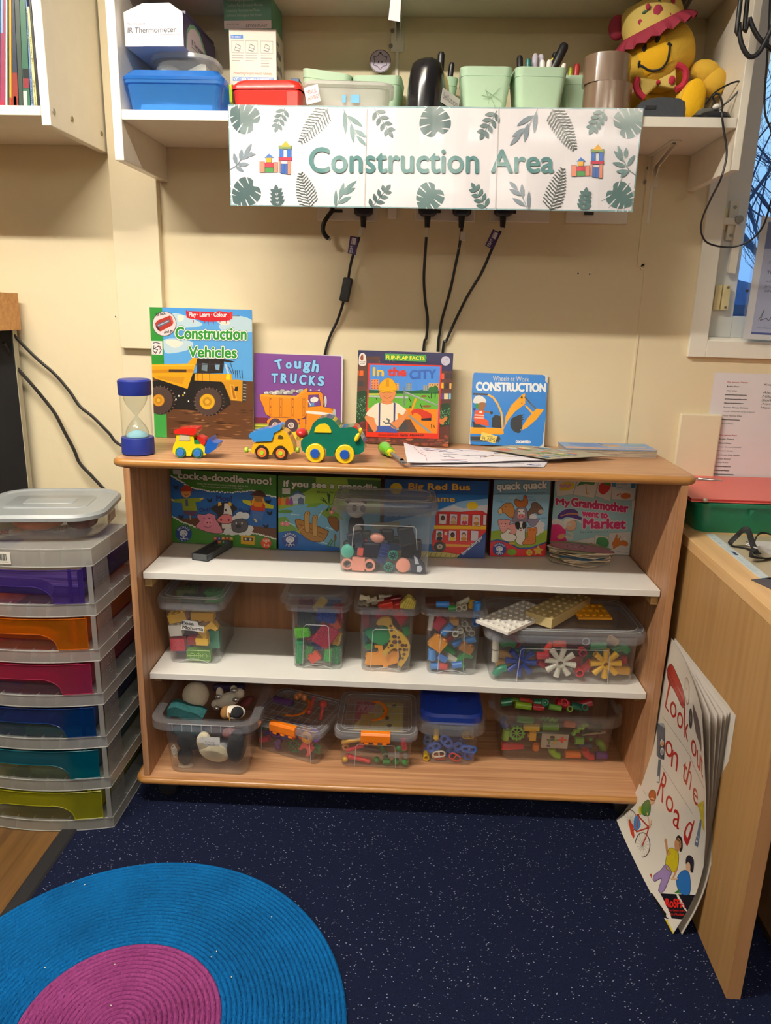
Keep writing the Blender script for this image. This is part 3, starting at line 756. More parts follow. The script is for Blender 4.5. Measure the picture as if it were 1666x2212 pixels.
# round clear tub on it
rt = thing('food_tub','round clear tub of white cotton under the thermometer box','tub',(-.548,-.155,ZS+.084))
t = MB(clear('f4f6f4',.22,'dfe2e0',.9,.1));t.loft([rrect(.13,.13,.05,.001,8),rrect(.142,.142,.055,.036,8)],cap0=True);part('body',t,rt)
t = MB(clear('f8f8f4',.45,'e8e8e2',.9,.15));t.loft([rrect(.148,.148,.057,.0335,8),rrect(.152,.152,.058,.036,8),rrect(.15,.15,.057,.044,8),rrect(.12,.12,.05,.045,8)],cap1=True);part('lid',t,rt)
t = MB(mat('e9e2cf',.9,bump=.6,bscale=90));t.ball(.028,.03,.016,T(-.588,-.172,ZS+.102));solo('cotton_wool',t,'rounded cream wad of cotton in the clear tub, left half','cotton')
t = MB(mat('efe9d8',.9,bump=.5,bscale=90));t.prism([(-.04,0),(.035,0),(.032,.026),(.02,.027)],.05,T(-.525,-.2,ZS+.0865));solo('cotton_pad',t,'folded cream cotton pad in the clear tub, right half','cotton',bevel=.004)
# thermometer box
IRM = T(-.585,-.145,ZS+.0845+.0465) @ RZ(-2)
ir = thing('thermometer_box','white carton reading IR Thermometer on top of the clear tub','box',M=IRM)
t = MB(mat('ddd6dc',.35,coat=.3));sx_,sy_,sz_ = .131,.22,.066;t.box(sx_,sy_,sz_)
Fq = [(264,8),(395,14),(399.5,83),(272,84)]
A = Art(sx_,sz_,Fq,.35);A.crop(260,0,6.4077);A.text('Non-Contact',100,208,362,250,'4a4548');A.text('IR Thermometer',105,278,795,352,'2d292c',.012);A.line([(112,380),(480,382),(840,378)],4,'6d6468');A.rect(345,533,620,552,'4a4440')
A.into(t,lambda u,v,d: (u-sx_/2,-sy_/2-d,v))
A = Art(sy_,sz_,None,.35);A.fill('4b4262');A.poly([(.06,1),(.1,.45),(.2,.15),(.34,.04),(.5,.1),(.6,.35),(.72,.6),(.9,.8),(1,.85),(1,1)],'6fae86');A.poly([(.09,1),(.13,.5),(.22,.25),(.34,.14),(.47,.2),(.56,.42),(.7,.68),(1,.92),(1,1)],'d7d0d6')
A.text('IR Thermometer',.24,.55,.62,.72,'2d292c',.01);A.line([(.24,.78),(.62,.78)],.02,'2d292c')
A.into(t,lambda u,v,d: (sx_/2+d,u-sy_/2,v));part('carton',t,ir)
t = MB(mat('e2dce0',.35));t.prism([(-.064,0),(-.03,.028),(.03,.03),(.064,0)],.001,T(0,-.1095,sz_) @ RX(-38));t.span((-.065,-.09,sz_+.002),(.065,.105,sz_+.008),mat('4b4262',.4));part('flap',t,ir)
# face mask box with wipes box on top
MKT = px(543,62,Y=-.118).z
MKM = T(px(545,110,Y=-.118).x,-.066,ZS) @ RZ(1.0)
mk = thing('mask_box','cream carton of disposable face masks behind the red tub','box',M=MKM)
t = MB(mat('e3d9c8',.45));bx_,by_,bz_ = .110,.10,MKT-ZS;t.box(bx_,by_,bz_)
A = Art(bx_,bz_,None,.45)
K = lambda x,y: ((x-148)/(840-148)*1.0,(y-420)/1158)      # crop (470,0,6.664) -> unit square of the front
def tx(s_,x0,y0,x1,y1,c,b=0): a,e = K(x0,y0),K(x1,y1);A.text(s_,a[0],a[1],e[0],e[1],c,b)
def rc(x0,y0,x1,y1,c): a,e = K(x0,y0),K(x1,y1);A.rect(a[0],a[1],e[0],e[1],c)
rc(173,488,355,528,'3e78c8');tx('Use method',185,496,315,520,'e9eef8',.01)
for x in (182,388,612):
    rc(x,553,x+182,692,'77706a');rc(x+4,557,x+178,688,'e3d9c8')
    cx_ = K(x+92,625);A.line([(cx_[0]-.07,cx_[1]+.03),(cx_[0]-.03,cx_[1]-.03),(cx_[0]+.06,cx_[1]-.01),(cx_[0]+.03,cx_[1]+.04),(cx_[0]-.07,cx_[1]+.03)],.008,'6a645e');A.line([(cx_[0]-.06,cx_[1]),(cx_[0]+.06,cx_[1]+.02)],.006,'6a645e')
    for j in range(5 if x > 600 else 3): rc(x,715+j*30,x+(170 if j < 2 else 120),722+j*30,'9b948c')
tx("Protecting People's Health Globally",203,905,775,948,'d87a66');rc(190,968,800,1013,'6d92c8');tx('SOFT + BREATHABLE + SKIN-FRIENDLY',200,975,780,1008,'eef0f4',.012)
A.into(t,lambda u,v,d: (u-bx_/2,-by_/2-d,v))
A = Art(by_,bz_,None,.45);A.rect(.06,.1,.36,.13,'5a6f9a');A.text('Disposable',.06,.16,.62,.27,'4a5a7a',.02);A.text('3-Layer Mask',.06,.3,.72,.41,'4a5a7a',.02);A.rect(.06,.44,.8,.5,'7d9ac0')
for j in range(4): A.rect(.08,.58+.07*j,.5,.595+.07*j,'a09a92')
A.into(t,lambda u,v,d: (bx_/2+d,u-by_/2,v));part('carton',t,mk)
WPM = T(px(537,40,Y=-.118).x,-.067,MKT+.0005) @ RZ(-3)
wp = thing('wipes_box','green and white carton of wound wipes standing on the mask box','box',M=WPM)
t = MB(mat('5c9a7c',.4));cx0,cy0,cz0 = .112,.10,.082;t.box(cx0,cy0,cz0)
A = Art(cx0,cz0,None,.4);A.rect(0,.80,1,1,'e0dcd6');A.text('BOX OF 100',.06,.87,.31,.91,'5c6a66',.01);A.text('LEWIS-PLAST',.47,.89,.92,.96,'5c6a66',.01)
for j,s_ in enumerate(('Wundreinigungstücher','Toallitas Para Limpieza Heridas','Lingettes Nettoyantes Plaies','Salviette Detergenti Per Ferite')): A.text(s_,.06,.26+.125*j,(.63,.83,.76,.80)[j],.345+.125*j,'c6ddcf')
A.into(t,lambda u,v,d: (u-cx0/2,-cy0/2-d,v))
A = Art(cy0,cz0,None,.4);A.rect(.0,.1,.35,.12,'7fb59a');A.line([(.05,.3),(.5,.9),(.9,.4)],.02,'78ad92');A.into(t,lambda u,v,d: (cx0/2+d,u-cy0/2,v));part('carton',t,wp)
t = MB(mat('56688c',.5));t.box(.02,.05,.125,T(-.316,-.035,ZS));solo('blue_carton',t,'slim slate blue carton between the mask box and the wall','box',bevel=.001)
# red tub
rd = thing('red_tub','opaque red tub with a domed lid behind the top left corner of the sign','tub',(-.345,-.187,ZS),-3)
RED = mat('d22a20',.35,coat=.2);t = MB(RED);t.loft([rrect(.142,.10,.012,.0),rrect(.154,.114,.014,.053)],cap0=True,cap1=True);t.span((.045,-.0575,.004),(.0725,-.04,.05),RED);part('body',t,rd,.002)
t = MB(RED);t.loft([rrect(.158,.118,.016,.0535),rrect(.159,.119,.016,.06),rrect(.146,.106,.03,.072),rrect(.09,.07,.03,.077)],cap1=True);part('lid',t,rd)
# pencil sharpenings tub
pc = thing('pencil_tub','frosted white tub of pencil sharpenings with a hand written label','tub',(-.166,-.212,ZS),4)
t = MB(clear('fafaf8',.65,'efece6',.8,.2));t.loft([rrect(.162,.1,.02,.001),rrect(.18,.118,.024,.052)],cap0=True);part('body',t,pc)
t = MB(clear('fafaf8',.65,'f0eee9',.9,.2));t.loft([rrect(.182,.12,.025,.0525),rrect(.196,.134,.03,.055),rrect(.196,.134,.03,.061),rrect(.17,.11,.024,.0655)],cap1=True);part('lid',t,pc)
lb = MB(mat('e8dcd8',.7));A = Art(.032,.034,None,.7);A.text('PENCIL',.15,.2,.85,.45,'c05a60');A.text('SHAVINGS',.1,.55,.95,.8,'c05a60');lb.box(.032,.0006,.034,None,None,(0,0,0));A.into(lb,lambda u,v,d: (u-.016,-.0004-d,v-.017))
lb.v = [tuple(T(-.078,-.064,.034) @ RZ(-14) @ RY(-12) @ Vector(p)) for p in lb.v];part('label',lb,pc)
t = MB(mat('6fb0e0',.6));t.box(.008,.0005,.014,T(-.01,-.0585,.022) @ RX(-4));t.box(.018,.0005,.016,T(.014,-.0585,.022) @ RX(-4));part('print',t,pc)
t = MB(mat('e6e2da',.85));t.box(.13,.075,.03);o_ = solo('paper_slips',MB(mat('e2ded6',.85)).box(.125,.07,.028,T(-.166,-.212,ZS+.003) @ RZ(4)),'pale paper slips lying in the frosted pencil tub','paper',bevel=.003)
# mint green pots
MINT = mat('b5d2b4',.55,noise=.05,nscale=30)
def pot_parts(t_):
    b = MB(MINT);w0,w1,h = .086,.116,.114
    b.loft([rrect(w0,w0,.014,0),rrect(w0+(w1-w0)*.84,w0+(w1-w0)*.84,.016,h*.84),rrect(w1,w1,.018,h),rrect(w1-.004,w1-.004,.017,h),rrect(w0-.004,w0-.004,.013,.004)],cap0=True,cap1=True);part('pot_wall',b,t_)
    r_ = MB(mat('a9c8a9',.55));r_.loft([rrect(w0+(w1-w0)*.835,w0+(w1-w0)*.835,.016,h*.835),rrect(w0+(w1-w0)*.84+.0016,w0+(w1-w0)*.84+.0016,.016,h*.84),rrect(w0+(w1-w0)*.85,w0+(w1-w0)*.85,.016,h*.85)]);part('rim_line',r_,t_)
GP = 'mint pots on the wall shelf'
for (x,y,rz,lab,Mx) in ((.135,-.145,0,'mint green pot with pencil scribbles right of the tape dispenser',None),(.2535,-.145,3,'mint green pot full of markers in front of the wall',None),(-.112,-.073,-2,'mint green pot with a purple round badge behind its rim',None),
     (.016,-.070,2,'mint green pot half hidden behind the black tape dispenser',None),(.368,-.088,0,'mint green pot standing behind the brown tape rolls',None)):
    if y > -.1 and lab.startswith('mint green pot with a purple'): pass
    p_ = thing('plant_pot',lab,'pot',(x,y,ZS),rz,GP);pot_parts(p_)
p_ = thing('plant_pot','mint green pot tipped sideways behind the pencil tub','pot',M=T(-.243,-.075,ZS+.008) @ RY(7),group=GP);pot_parts(p_)
t = MB(mat('8fa889',.8))
for a,b in (((1048,195),(1090,222)),((1055,215),(1080,190)),((1040,205),(1062,210)),((1060,208),(1070,232)),((1050,190),(1056,225)),((1044,214),(1075,200))):
    P0,P1 = px(*a,Y=-.197),px(*b,Y=-.199);t.tube([P0,P1],.0004,n=4)
# scribbles stay with their pot as a child
sp_ = [o for o in COL.objects if o.get('label','').startswith('mint green pot with pencil')][0];part('scribble',t,sp_,world=True)
bd = MB(mat('b9aabf',.4,coat=.4));bd.cyl(.026,.003,T(0,0,.0),n=28);A = Art(.052,.052,None,.4)
A.line([(.5+.36*math.cos(R(a))*(1 if (a//30) % 2 else .72),.5+.36*math.sin(R(a))*(1 if (a//30) % 2 else .72)) for a in range(0,361,30)],.03,'3a3440');A.oval(.42,.55,.03,.05,'3a3440');A.oval(.58,.55,.03,.05,'3a3440');A.oval(.5,.15,.05,.05,'3a3440');A.line([(.5+.48*math.cos(R(a)),.5+.48*math.sin(R(a))) for a in range(0,361,20)],.03,'4a4350')
A.into(bd,lambda u,v,d: (u-.026,v-.026,.003+d));c_ = px(822,130,Y=-.022);bd.v = [tuple(T(c_.x,c_.y,c_.z-.003) @ RX(84) @ Vector(p)) for p in bd.v]
hd_ = MB(mat('9c8f5a',.6));hd_.span((c_.x-.004,c_.y+.0,1.803),(c_.x+.004,c_.y+.006,c_.z-.02));bd.v += [];bd.add(hd_.v,hd_.f,hd_.k[0])
solo('badge',bd,'round purple flower badge peeping over a mint pot','badge')
# markers in the pots
def pen(a,b,r,c,cap=None,lab='',capl=.35):
    P0,P1 = Vector(a),Vector(b);d = (P1-P0);L = d.length;q = d.to_track_quat('Z','Y').to_matrix().to_4x4();m = T(*P0) @ q
    e = thing('marker_pen',lab,'pen',M=m,group='markers in the mint pots')
    part('barrel',MB(mat(c,.4)).cyl(r,L*(1-capl),n=12),e);k = MB(mat(cap or c,.35));k.lathe([(r*1.12,0),(r*1.1,L*capl*.9),(r*.7,L*capl),(0,L*capl)],T(0,0,L*(1-capl)),n=12);part('cap',k,e)
def pinpot(x,y,tipx,tipy,r,c,cap,lab,yd=-.15):
    P1 = px(tipx,tipy,Y=yd);pen((x,y,ZS+.006),P1,r,c,cap,lab)
pinpot(.222,-.165,1123,121,.0065,'1c1c20','1c1c20','short black marker at the left rim of the full mint pot');pinpot(.236,-.14,1142,127,.006,'1e5f5c','1f6a66','teal capped marker in the full mint pot')
pinpot(.245,-.165,1157,117,.006,'c9c2d4','c9c2d4','lilac capped marker, left of a pair in the mint pot',-.13);pinpot(.257,-.12,1170,118,.006,'cfc8da','d2cbdc','lilac capped marker, right of a pair in the mint pot',-.12);pinpot(.268,-.165,1172,130,.0055,'eceae6','eceae6','white capped marker in the middle of the mint pot',-.17)
pinpot(.272,-.145,1188,129,.0055,'f0eee8','f0eee8','white capped marker leaning beside the yellow one',-.18);pinpot(.252,-.105,1196,126,.005,'e8d23a','e8d23a','yellow highlighter in the mint pot',-.13);pinpot(.232,-.12,1222,94,.0095,'17181b','17181b','fat black marker rising highest out of the mint pot',-.14);pinpot(.285,-.12,1200,113,.006,'17181b','17181b','thin black marker tucked behind the fat one',-.12);pinpot(.283,-.165,1220,137,.005,'efe9dd','efe9dd','small white marker at the right rim of the mint pot',-.18)
pinpot(.345,-.085,1247,138,.0065,'b83a34','c9403a','red capped marker in the pot behind the tape rolls',-.105);pinpot(.333,-.1,1233,146,.0045,'c8d63a','c8d63a','lime marker tip beside the red capped one',-.11)
pinpot(.03,-.072,954,112,.0075,'e0d6c2','1d1d20','black capped glue pen behind the tape dispenser',-.10);pinpot(.045,-.06,977,135,.006,'d5d2cc','1d1d20','black clicked pen at the right of the hidden mint pot',-.08)
# tape dispenser
DM = T(-.014,-.236,ZS) @ RZ(-42)
dsp = thing('tape_dispenser','glossy black desk tape dispenser with a hand written paper label','tape dispenser',M=DM)
BK = mat('14151a',.2,coat=.4);t = MB(BK);D_ = RZ(90)
t.loft([rrect(w_,d_,r_,z_,7,0,y_) for w_,d_,r_,z_,y_ in ((.074,.086,.03,.004,.028),(.073,.08,.03,.06,.027),(.07,.07,.03,.095,.027),(.064,.056,.026,.112,.026),(.05,.036,.018,.1195,.025),(.02,.012,.006,.121,.025))],cap0=True,cap1=True)
t.prism([(.03,.0),(.03,.1),(.05,.085),(.075,.05),(.088,.046),(.093,.056),(.108,.054),(.11,.0)],.05,T(.025,0,0) @ D_);part('body',t,dsp,.003)
part('base',MB(BK).box(.07,.10,.006,T(0,.046,0)),dsp,.002)
t = MB(mat('d9c48f',.45));t.lathe([(.026,-.009),(.044,-.009),(.044,.009),(.026,.009),(.026,-.009)],T(.004,.045,.068) @ RY(90),n=28);part('tape_roll',t,dsp)
t = MB(mat('d0d0cc',.2,metal=.9));t.prism([(0,0),(.02,.012),(.02,.014),(0,.004)],.04,T(.02,.09,.048) @ D_);part('cutter',t,dsp)
lb = MB(mat('dddad6',.7));A = Art(.06,.03,None,.7);A.text('Sellotape',.08,.25,.92,.8,'8a8690');lb.box(.06,.0005,.03,None,None,(0,0,0));A.into(lb,lambda u,v,d: (u-.03,-.0003-d,v-.015));lb.v = [tuple(T(.0375,.066,.043) @ RZ(90) @ RY(12) @ Vector(p)) for p in lb.v];part('label',lb,dsp)
# parcel tape rolls
def roll(z,h,c,lab,x,rr=.0505,m=None):
    t = MB(m or mat(c,.22,coat=.6));t.lathe([(.037,0),(rr,0),(rr,h),(.037,h)],n=48);e = thing('tape_roll',lab,'tape',(x,-.19,z),0,'parcel tape rolls');part('tape',t,e);part('core',MB(mat('b39b7a',.8)).lathe([(.035,0),(.037,0),(.037,h),(.035,h),(.035,0)],n=32),e)
roll(ZS,.024,'d8a8a0','clear pinkish tape roll at the bottom of the stack beside the bear',.408,.052,clear('f0c8c0',.35,'d88a80',.9,.1));roll(ZS+.0245,.055,'7b6452','lower brown parcel tape roll of the two',.404,.0525);roll(ZS+.08,.055,'7b6452','upper brown parcel tape roll of the two',.3975)
# smiley bear
HC = px(1424,122,Y=-.115);HR = .077
br = thing('plush_bear','yellow plush bear with a stitched smile, patterned hat and bow tie','soft toy',(.53,-.1,ZS))
YEL = mat('d9ae3a',.95,bump=.8,bscale=130,fuzz=.4);YPAD = mat('f0b912',.9,bump=.5,bscale=160,fuzz=.3)
def hit(x,y,lift=.0):
    d = (CF + CR*((x-833)/FPX) - CU*((y-1106)/FPX)).normalized();oc = CAM-HC;b = oc.dot(d);c = oc.dot(oc)-(HR+lift)**2;s_ = b*b-c
    return CAM+d*(-b-math.sqrt(max(s_,0)))
t = MB(YEL);t.ball(HR,HR,HR,T(*HC),n=28,k=18);t.ball(.062,.05,.058,T(.53,-.075,ZS+.0585));pa = px(1535,166,Y=-.15);t.ball(.036,.03,.026,T(pa.x-.01,pa.y,pa.z+.006) @ RY(25));t.ball(.027,.026,.03,T(pa.x+.006,pa.y-.01,pa.z-.014))
pf = px(1501,196,Y=-.2);t.ball(.033,.03,.05,T(pf.x,pf.y+.03,ZS+.0505) @ RY(8));t.ball(.026,.03,.04,T(.495,-.105,ZS+.042));t.ball(.05,.045,.03,T(.575,-.08,ZS+.085));part('body',t,br,world=True)
t = MB(YPAD);t.ball(.026,.012,.043,T(pf.x,pf.y+.004,ZS+.054) @ RY(8));part('foot_pad',t,br,world=True)
t = MB(mat('f2b818',.9,bump=.4,bscale=160)); 
t.grid(lambda u,v: tuple(hit(1384+60*u+(v-.5)*20,92+56*v-(u-.5)*34,.0012)),8,8);part('muzzle',t,br,world=True)
INK = mat('1d1c1f',.7);t = MB(INK)
for x,y in ((1393.7,103),(1421.5,84.5)): p = hit(x,y,.001);t.ball(.0055,.003,.008,T(*p) @ RY(14))
part('eyes',t,br,world=True)
t = MB(INK);sm = spline([hit(x,y,.001) for x,y in ((1379,140),(1388,143),(1401,151),(1415,152.5),(1430,147),(1441,133),(1446,115),(1447.5,97))],5);t.tube(sm,.0024,n=6)
t.tube([hit(1379,146,.001),hit(1381,138,.0012),hit(1383,131,.001)],[.001,.0035,.0025],n=6);t.tube([hit(1443,93,.001),hit(1448,96,.001),hit(1453,98,.001)],[.003,.003,.0005],n=6);part('smile',t,br,world=True)
HM = T(*(HC+Vector((-.012,-.012,.03)))) @ RY(-26) @ RX(10)
PRN = mat('d9bf66',.8);MAR = mat('8c2238',.8);t = MB(PRN);t.lathe([(.066,.022),(.066,.045),(.057,.075),(.045,.083),(.0,.085)],HM,n=28);part('hat',t,br,world=True)
t = MB(MAR);vs = [];NB = 72
for j,(r0,z0) in enumerate(((.067,.03),(.082,.020),(.088,.008))):
    for i in range(NB): a = 2*PI*i/NB;w_ = (.0035 if j == 2 else .0015 if j == 1 else 0)*math.sin(a*18);vs.append(((r0+w_)*math.cos(a),(r0+w_)*math.sin(a),z0+w_))
t.add(vs,[(j*NB+i,j*NB+(i+1) % NB,(j+1)*NB+(i+1) % NB,(j+1)*NB+i) for j in range(2) for i in range(NB)],None,HM,True);t.ball(.02,.012,.026,T(*px(1334,60,Y=-.11)));part('hat_brim',t,br,world=True)
t = MB(mat('a8304a',.8))
for (a,z,sx0) in ((-95,.05,.010),(-60,.055,.006),(-130,.045,.006),(-75,.033,.004),(-110,.066,.005)): t.ball(sx0,.0015,sx0*1.2,HM @ RZ(a) @ T(.0645,0,z) @ RZ(90),n=10,k=6)
t2 = MB(mat('4d6a4a',.8));[t2.ball(.006,.0015,.003,HM @ RZ(a) @ T(.063,0,z) @ RZ(90),n=8,k=5) for a,z in ((-85,.068),(-45,.06),(-118,.06))];t.add(t2.v,t2.f,t2.k[0]);part('hat_print',t,br,world=True)
c0 = px(1422,178,Y=-.165);t = MB(PRN)
for s_,(ex,ey),(fx,fy) in ((-1,(1378,166),(1392,210)),(1,(1462,140),(1462,192))):
    a,b = px(ex,ey,Y=-.175),px(fx,fy,Y=-.175);vs = [tuple(c0+Vector((0,0,.006))),tuple(c0-Vector((0,0,.006))),tuple(b),tuple(a)];vb = [tuple(Vector(v)+Vector((0,.018,0))) for v in vs]
    t.add(vs+vb,[(0,1,2,3),(7,6,5,4),(0,3,7,4),(1,5,6,2),(2,6,7,3),(0,4,5,1)])
part('bow_tie',t,br,.004,world=True)
t = MB(mat('b3243c',.8))
for pts_ in (((1462,140),(1478,148),(1482,165),(1475,185),(1460,194)),((1378,168),(1374,185),(1380,200),(1392,212))): t.tube(spline([px(x,y,Y=-.178) for x,y in pts_],5),.007,n=8)
t.ball(.0075,.003,.009,T(*px(1452,173,Y=-.177)));t.ball(.005,.006,.005,T(*c0));part('bow_ruffle',t,br,world=True)
# dark case and the little gadget with its cable
cs = MB(mat('33383f',.55,bump=.3,bscale=300));cs.prism([(-.046,0),(-.052,.016),(-.046,.032),(-.028,.039),(.0,.042),(.034,.04),(.046,.034),(.0495,.02),(.0495,0)],.045,T(.5075,-.262,ZS))
e = solo('plastic_case',cs,'dark grey rounded plastic case with a slot in front of the bear','case',bevel=.002);k = MB(mat('15171b',.5));k.span((-.035,-.0235,.018),(-.011,-.0215,.026));part('slot',k,e,.001)
gd = thing('webcam','small black gadget with a white knob and a trailing cable near the right side board','camera',(.622,-.245,ZS))
t = MB(mat('1a1c22',.4));t.loft([rrect(.06,.05,.012,0),rrect(.062,.054,.014,.006),rrect(.055,.046,.014,.014),rrect(.03,.03,.01,.018)],cap0=True,cap1=True);part('body',t,gd)
t = MB(mat('5b5a54',.5));t.prism([(-.03,0),(-.018,.012),(.02,.014),(.024,0)],.02,T(-.012,-.005,.012));part('clamp',t,gd,.002)
t = MB(mat('e6e2da',.4));t.ball(.008,.008,.006,T(.0,-.012,.026));t.box(.005,.004,.006,T(.004,-.028,.012),mat('d8d8d8',.25,metal=.8));part('knob',t,gd)
CBL = mat('17171a',.45)
path = [px(1545,222,Y=-.245),px(1541,208,Y=-.25),px(1553,203,Y=-.255),px(1561,226,Y=-.272)]+[px(x,y,Y=-.291) for x,y in ((1560,244),(1563,275),(1570,320),(1568,350),(1556,390))]+[px(x,y,Y=Y) for x,y,Y in ((1535,432,-.24),(1517,475,-.18),(1516,505,-.14),(1532,526,-.12),(1575,534,-.12),(1615,523,-.14),(1645,495,-.16),(1662,450,-.18),(1676,380,-.2),(1668,290,-.22),(1652,235,-.22),(1658,120,-.23),(1664,0,-.24),(1664,-120,-.24))]
t = MB(CBL);t.tube(spline(path,7),.0022,n=7);part('cable',t,gd,world=True)
t = MB(CBL);t.tube(spline([px(1524,226,Y=-.2),px(1545,200,Y=-.22),px(1575,182,Y=-.25),px(1597,176,Y=-.262),px(1600,188,Y=-.262),px(1582,212,Y=-.258),px(1553,234,Y=-.25)],7),.0018,n=7);part('cable',t,gd,world=True)
t = MB(CBL);yl = -.335
p1 = [px(x,y,Y=yl) for x,y in ((1603,-60),(1600,0),(1597,50),(1601,90),(1612,115),(1624,123),(1640,113),(1656,85),(1672,50),(1690,0))];p2_ = [px(x,y,Y=yl+.012) for x,y in ((1613,-60),(1615,0),(1620,40),(1635,75),(1655,97),(1680,110),(1720,90))]
p1[0].z = p2_[0].z = CEIL-.01;t.tube(spline(p1,7),.0047,n=10);t.tube(spline(p2_,7),.0047,n=10);solo('cable_loop',t,'thick black cable hanging in loops from above the window corner','cable')
# paper strip under the upper shelf
q = [px(846,-22,Y=-.2855),px(868,-22,Y=-.2855),px(864,47,Y=-.2855),px(839,43,Y=-.2855)];t = MB(mat('ddd8dc',.7));vs = [tuple(p) for p in q];t.add(vs+[tuple(p+Vector((0,.0006,0))) for p in q],[(0,3,2,1),(4,5,6,7),(0,1,5,4),(1,2,6,5),(2,3,7,6),(3,0,4,7)])
solo('paper_strip',t,'white paper strip hanging from the upper shelf edge','paper')

# ---------------------------------------------------------------- sockets, plugs and cords under the sign
SOCK = mat('e6dfd2',.35);GS = 'wall sockets under the sign'
for i,(x0,x1,yb,lab) in enumerate(((686,815,475.5,'white double wall socket, first from the left under the sign'),(896,1026,476.5,'white double wall socket holding the two middle plugs'),(1058,1188,478,'white double wall socket holding the rightmost plug'),(1222,1356,481,'white double wall socket with nothing plugged in at the right end'))):
    a,b = px(x0,yb,Y=-.012),px(x1,yb,Y=-.012);so = thing('wall_socket',lab,'socket',((a.x+b.x)/2,0,a.z),0,GS)
    w_ = b.x-a.x;part('face_plate',MB(SOCK).span((-w_/2,-.012,0),(w_/2,0,.086)),so,.002)
    for s_ in (-1,1): k.span((s_*.02-.006,-.0145,.058),(s_*.02+.006,-.011,.072))
    part('switch',k,so,.001)
a,b = px(837,472,Y=-.01),px(857,472,Y=-.01);solo('cable_cover',MB(SOCK).span((a.x,-.012,a.z),(b.x,0,a.z+.1)),'short cream cable cover between two sockets','cable cover',bevel=.002)
PLG = mat('15151a',.4)
def plug_cord(xp,pts,lab,y_end=-.008,extra=None):
    p = px(xp,464,Y=-.035);e = thing('power_cord',lab,'cord',(p.x,0,p.z),0,'power cords hanging behind the books')
    k = MB(PLG);k.loft([[(x_*.024,-.013-.03*d,z_) for x_,d,z_ in ()]] if 0 else [rrect(.03,.018,.006,-.003,cx=0,cy=-.03),rrect(.046,.03,.01,.003,cx=0,cy=-.029),rrect(.05,.034,.01,.02,cx=0,cy=-.029),rrect(.048,.032,.01,.046,cx=0,cy=-.028)],cap0=True,cap1=True);k.cyl(.0065,.03,T(0,-.03,-.03),n=10,r2=.0085);part('plug',k,e)
    n = len(pts);P_ = [px(x,y,Y=-.03+(.03+y_end)*min(1,(i+.2)/(n-1))) for i,(x,y) in enumerate(pts)];last = P_[-1];P_.append(Vector((last.x+(last.x-P_[-2].x)*.6,-.008,.945)))
    k = MB(PLG);k.tube(spline(P_,6),.0036,n=8);part('cable',k,e,world=True);return e,P_
e,P_ = plug_cord(785,[(785,480),(781,495),(774,520),(764,548),(757,575),(751,612),(742,652),(730,690),(702,765)],'black power cord with an inline switch and purple tag, leftmost under the sign')
k = MB(mat('1b1c1f',.5,bump=.3,bscale=200));k.box(.025,.018,.062,T(*px(748,626,Y=-.022)) @ RY(11),None,(0,0,0));part('inline_switch',k,e,.004,world=True)
def tagcard(parent,x,y,rot,yy,w_=.022,h_=.043):
    k = MB(mat('3d2260',.45));A = Art(w_,h_,None,.45);A.rect(.25,.08,.75,.45,'d8d2dc');A.line([(.35,.12),(.35,.4)],.05,'55505e');A.text('PASS',.3,.5,.95,.7,'e4def0',.02) if 0 else None
    tr_,bb = glyphs('PASS',.02);k.box(w_,.0008,h_,None,None,(0,0,0));A.into(k,lambda u,v,d: (u-w_/2,-.0005-d,v-h_/2));m_ = mat('e4def0',.45)
    for t3 in tr_: k.add([(-.004+(.75-b/.72)*.008-.001,-.0008,-.0015-(a-bb[0])/(bb[2]-bb[0])*.018) for a,b in t3],[(0,1,2)],m_)
    k.v = [tuple(T(*px(x,y,Y=yy)) @ RY(rot) @ Vector(p)) for p in k.v];part('tag',k,parent,world=True,label='purple PASS test tag')
def wrap(parent,pts,yy,r=.006,c='d8d2c4'):
    k = MB(mat(c,.6));k.tube([px(x,y,Y=yy) for x,y in pts],r,n=8);part('label_wrap',k,parent,world=True)
tagcard(e,763,530,8,-.036);wrap(e,((783,490),(777,512)),-.029,.0052)
e,P_ = plug_cord(924,[(924,480),(922,500),(920,530),(916,600),(919,650),(924,690),(921,730),(915,757)],'black power cord with a white wrap, second from the left');wrap(e,((922.5,492),(921,512)),-.0285,.0048)
e,P_ = plug_cord(998,[(999,485),(997,500),(993,530),(985,570),(972,630),(955,690),(950,720),(946,757)],'black power cord with a square white label, third from the left');k = MB(mat('d8d4cc',.6));k.box(.014,.006,.021,T(*px(1000,510,Y=-.031)) @ RY(4),None,(0,0,0));part('label_wrap',k,e,.001,world=True)
e,P_ = plug_cord(1088,[(1089,478),(1085,492),(1075,512),(1060,545),(1040,590),(1010,640),(985,690),(965,735),(957,757)],'black power cord with a purple tag, rightmost under the sign');tagcard(e,1065,517,24,-.036);wrap(e,((1087,482),(1081,499)),-.029,.0052)
t = MB(PLG);P_ = [px(x,y,Y=Y) for x,y,Y in ((718,455,-.014),(708,468,-.03),(700,482,-.036),(698,498,-.036),(704,510,-.034),(710,515,-.032))];t.tube(spline(P_,5),.0058,n=10);t.cyl(.004,.006,T(*P_[-1]) @ RY(120),mat('b8b0a0',.8),8)
t.tube([P_[0],P_[0]+Vector((.004,.002,.06))],.0058,n=8);solo('cut_cable',t,'short thick black cable with a frayed cut end, left under the sign','cable')
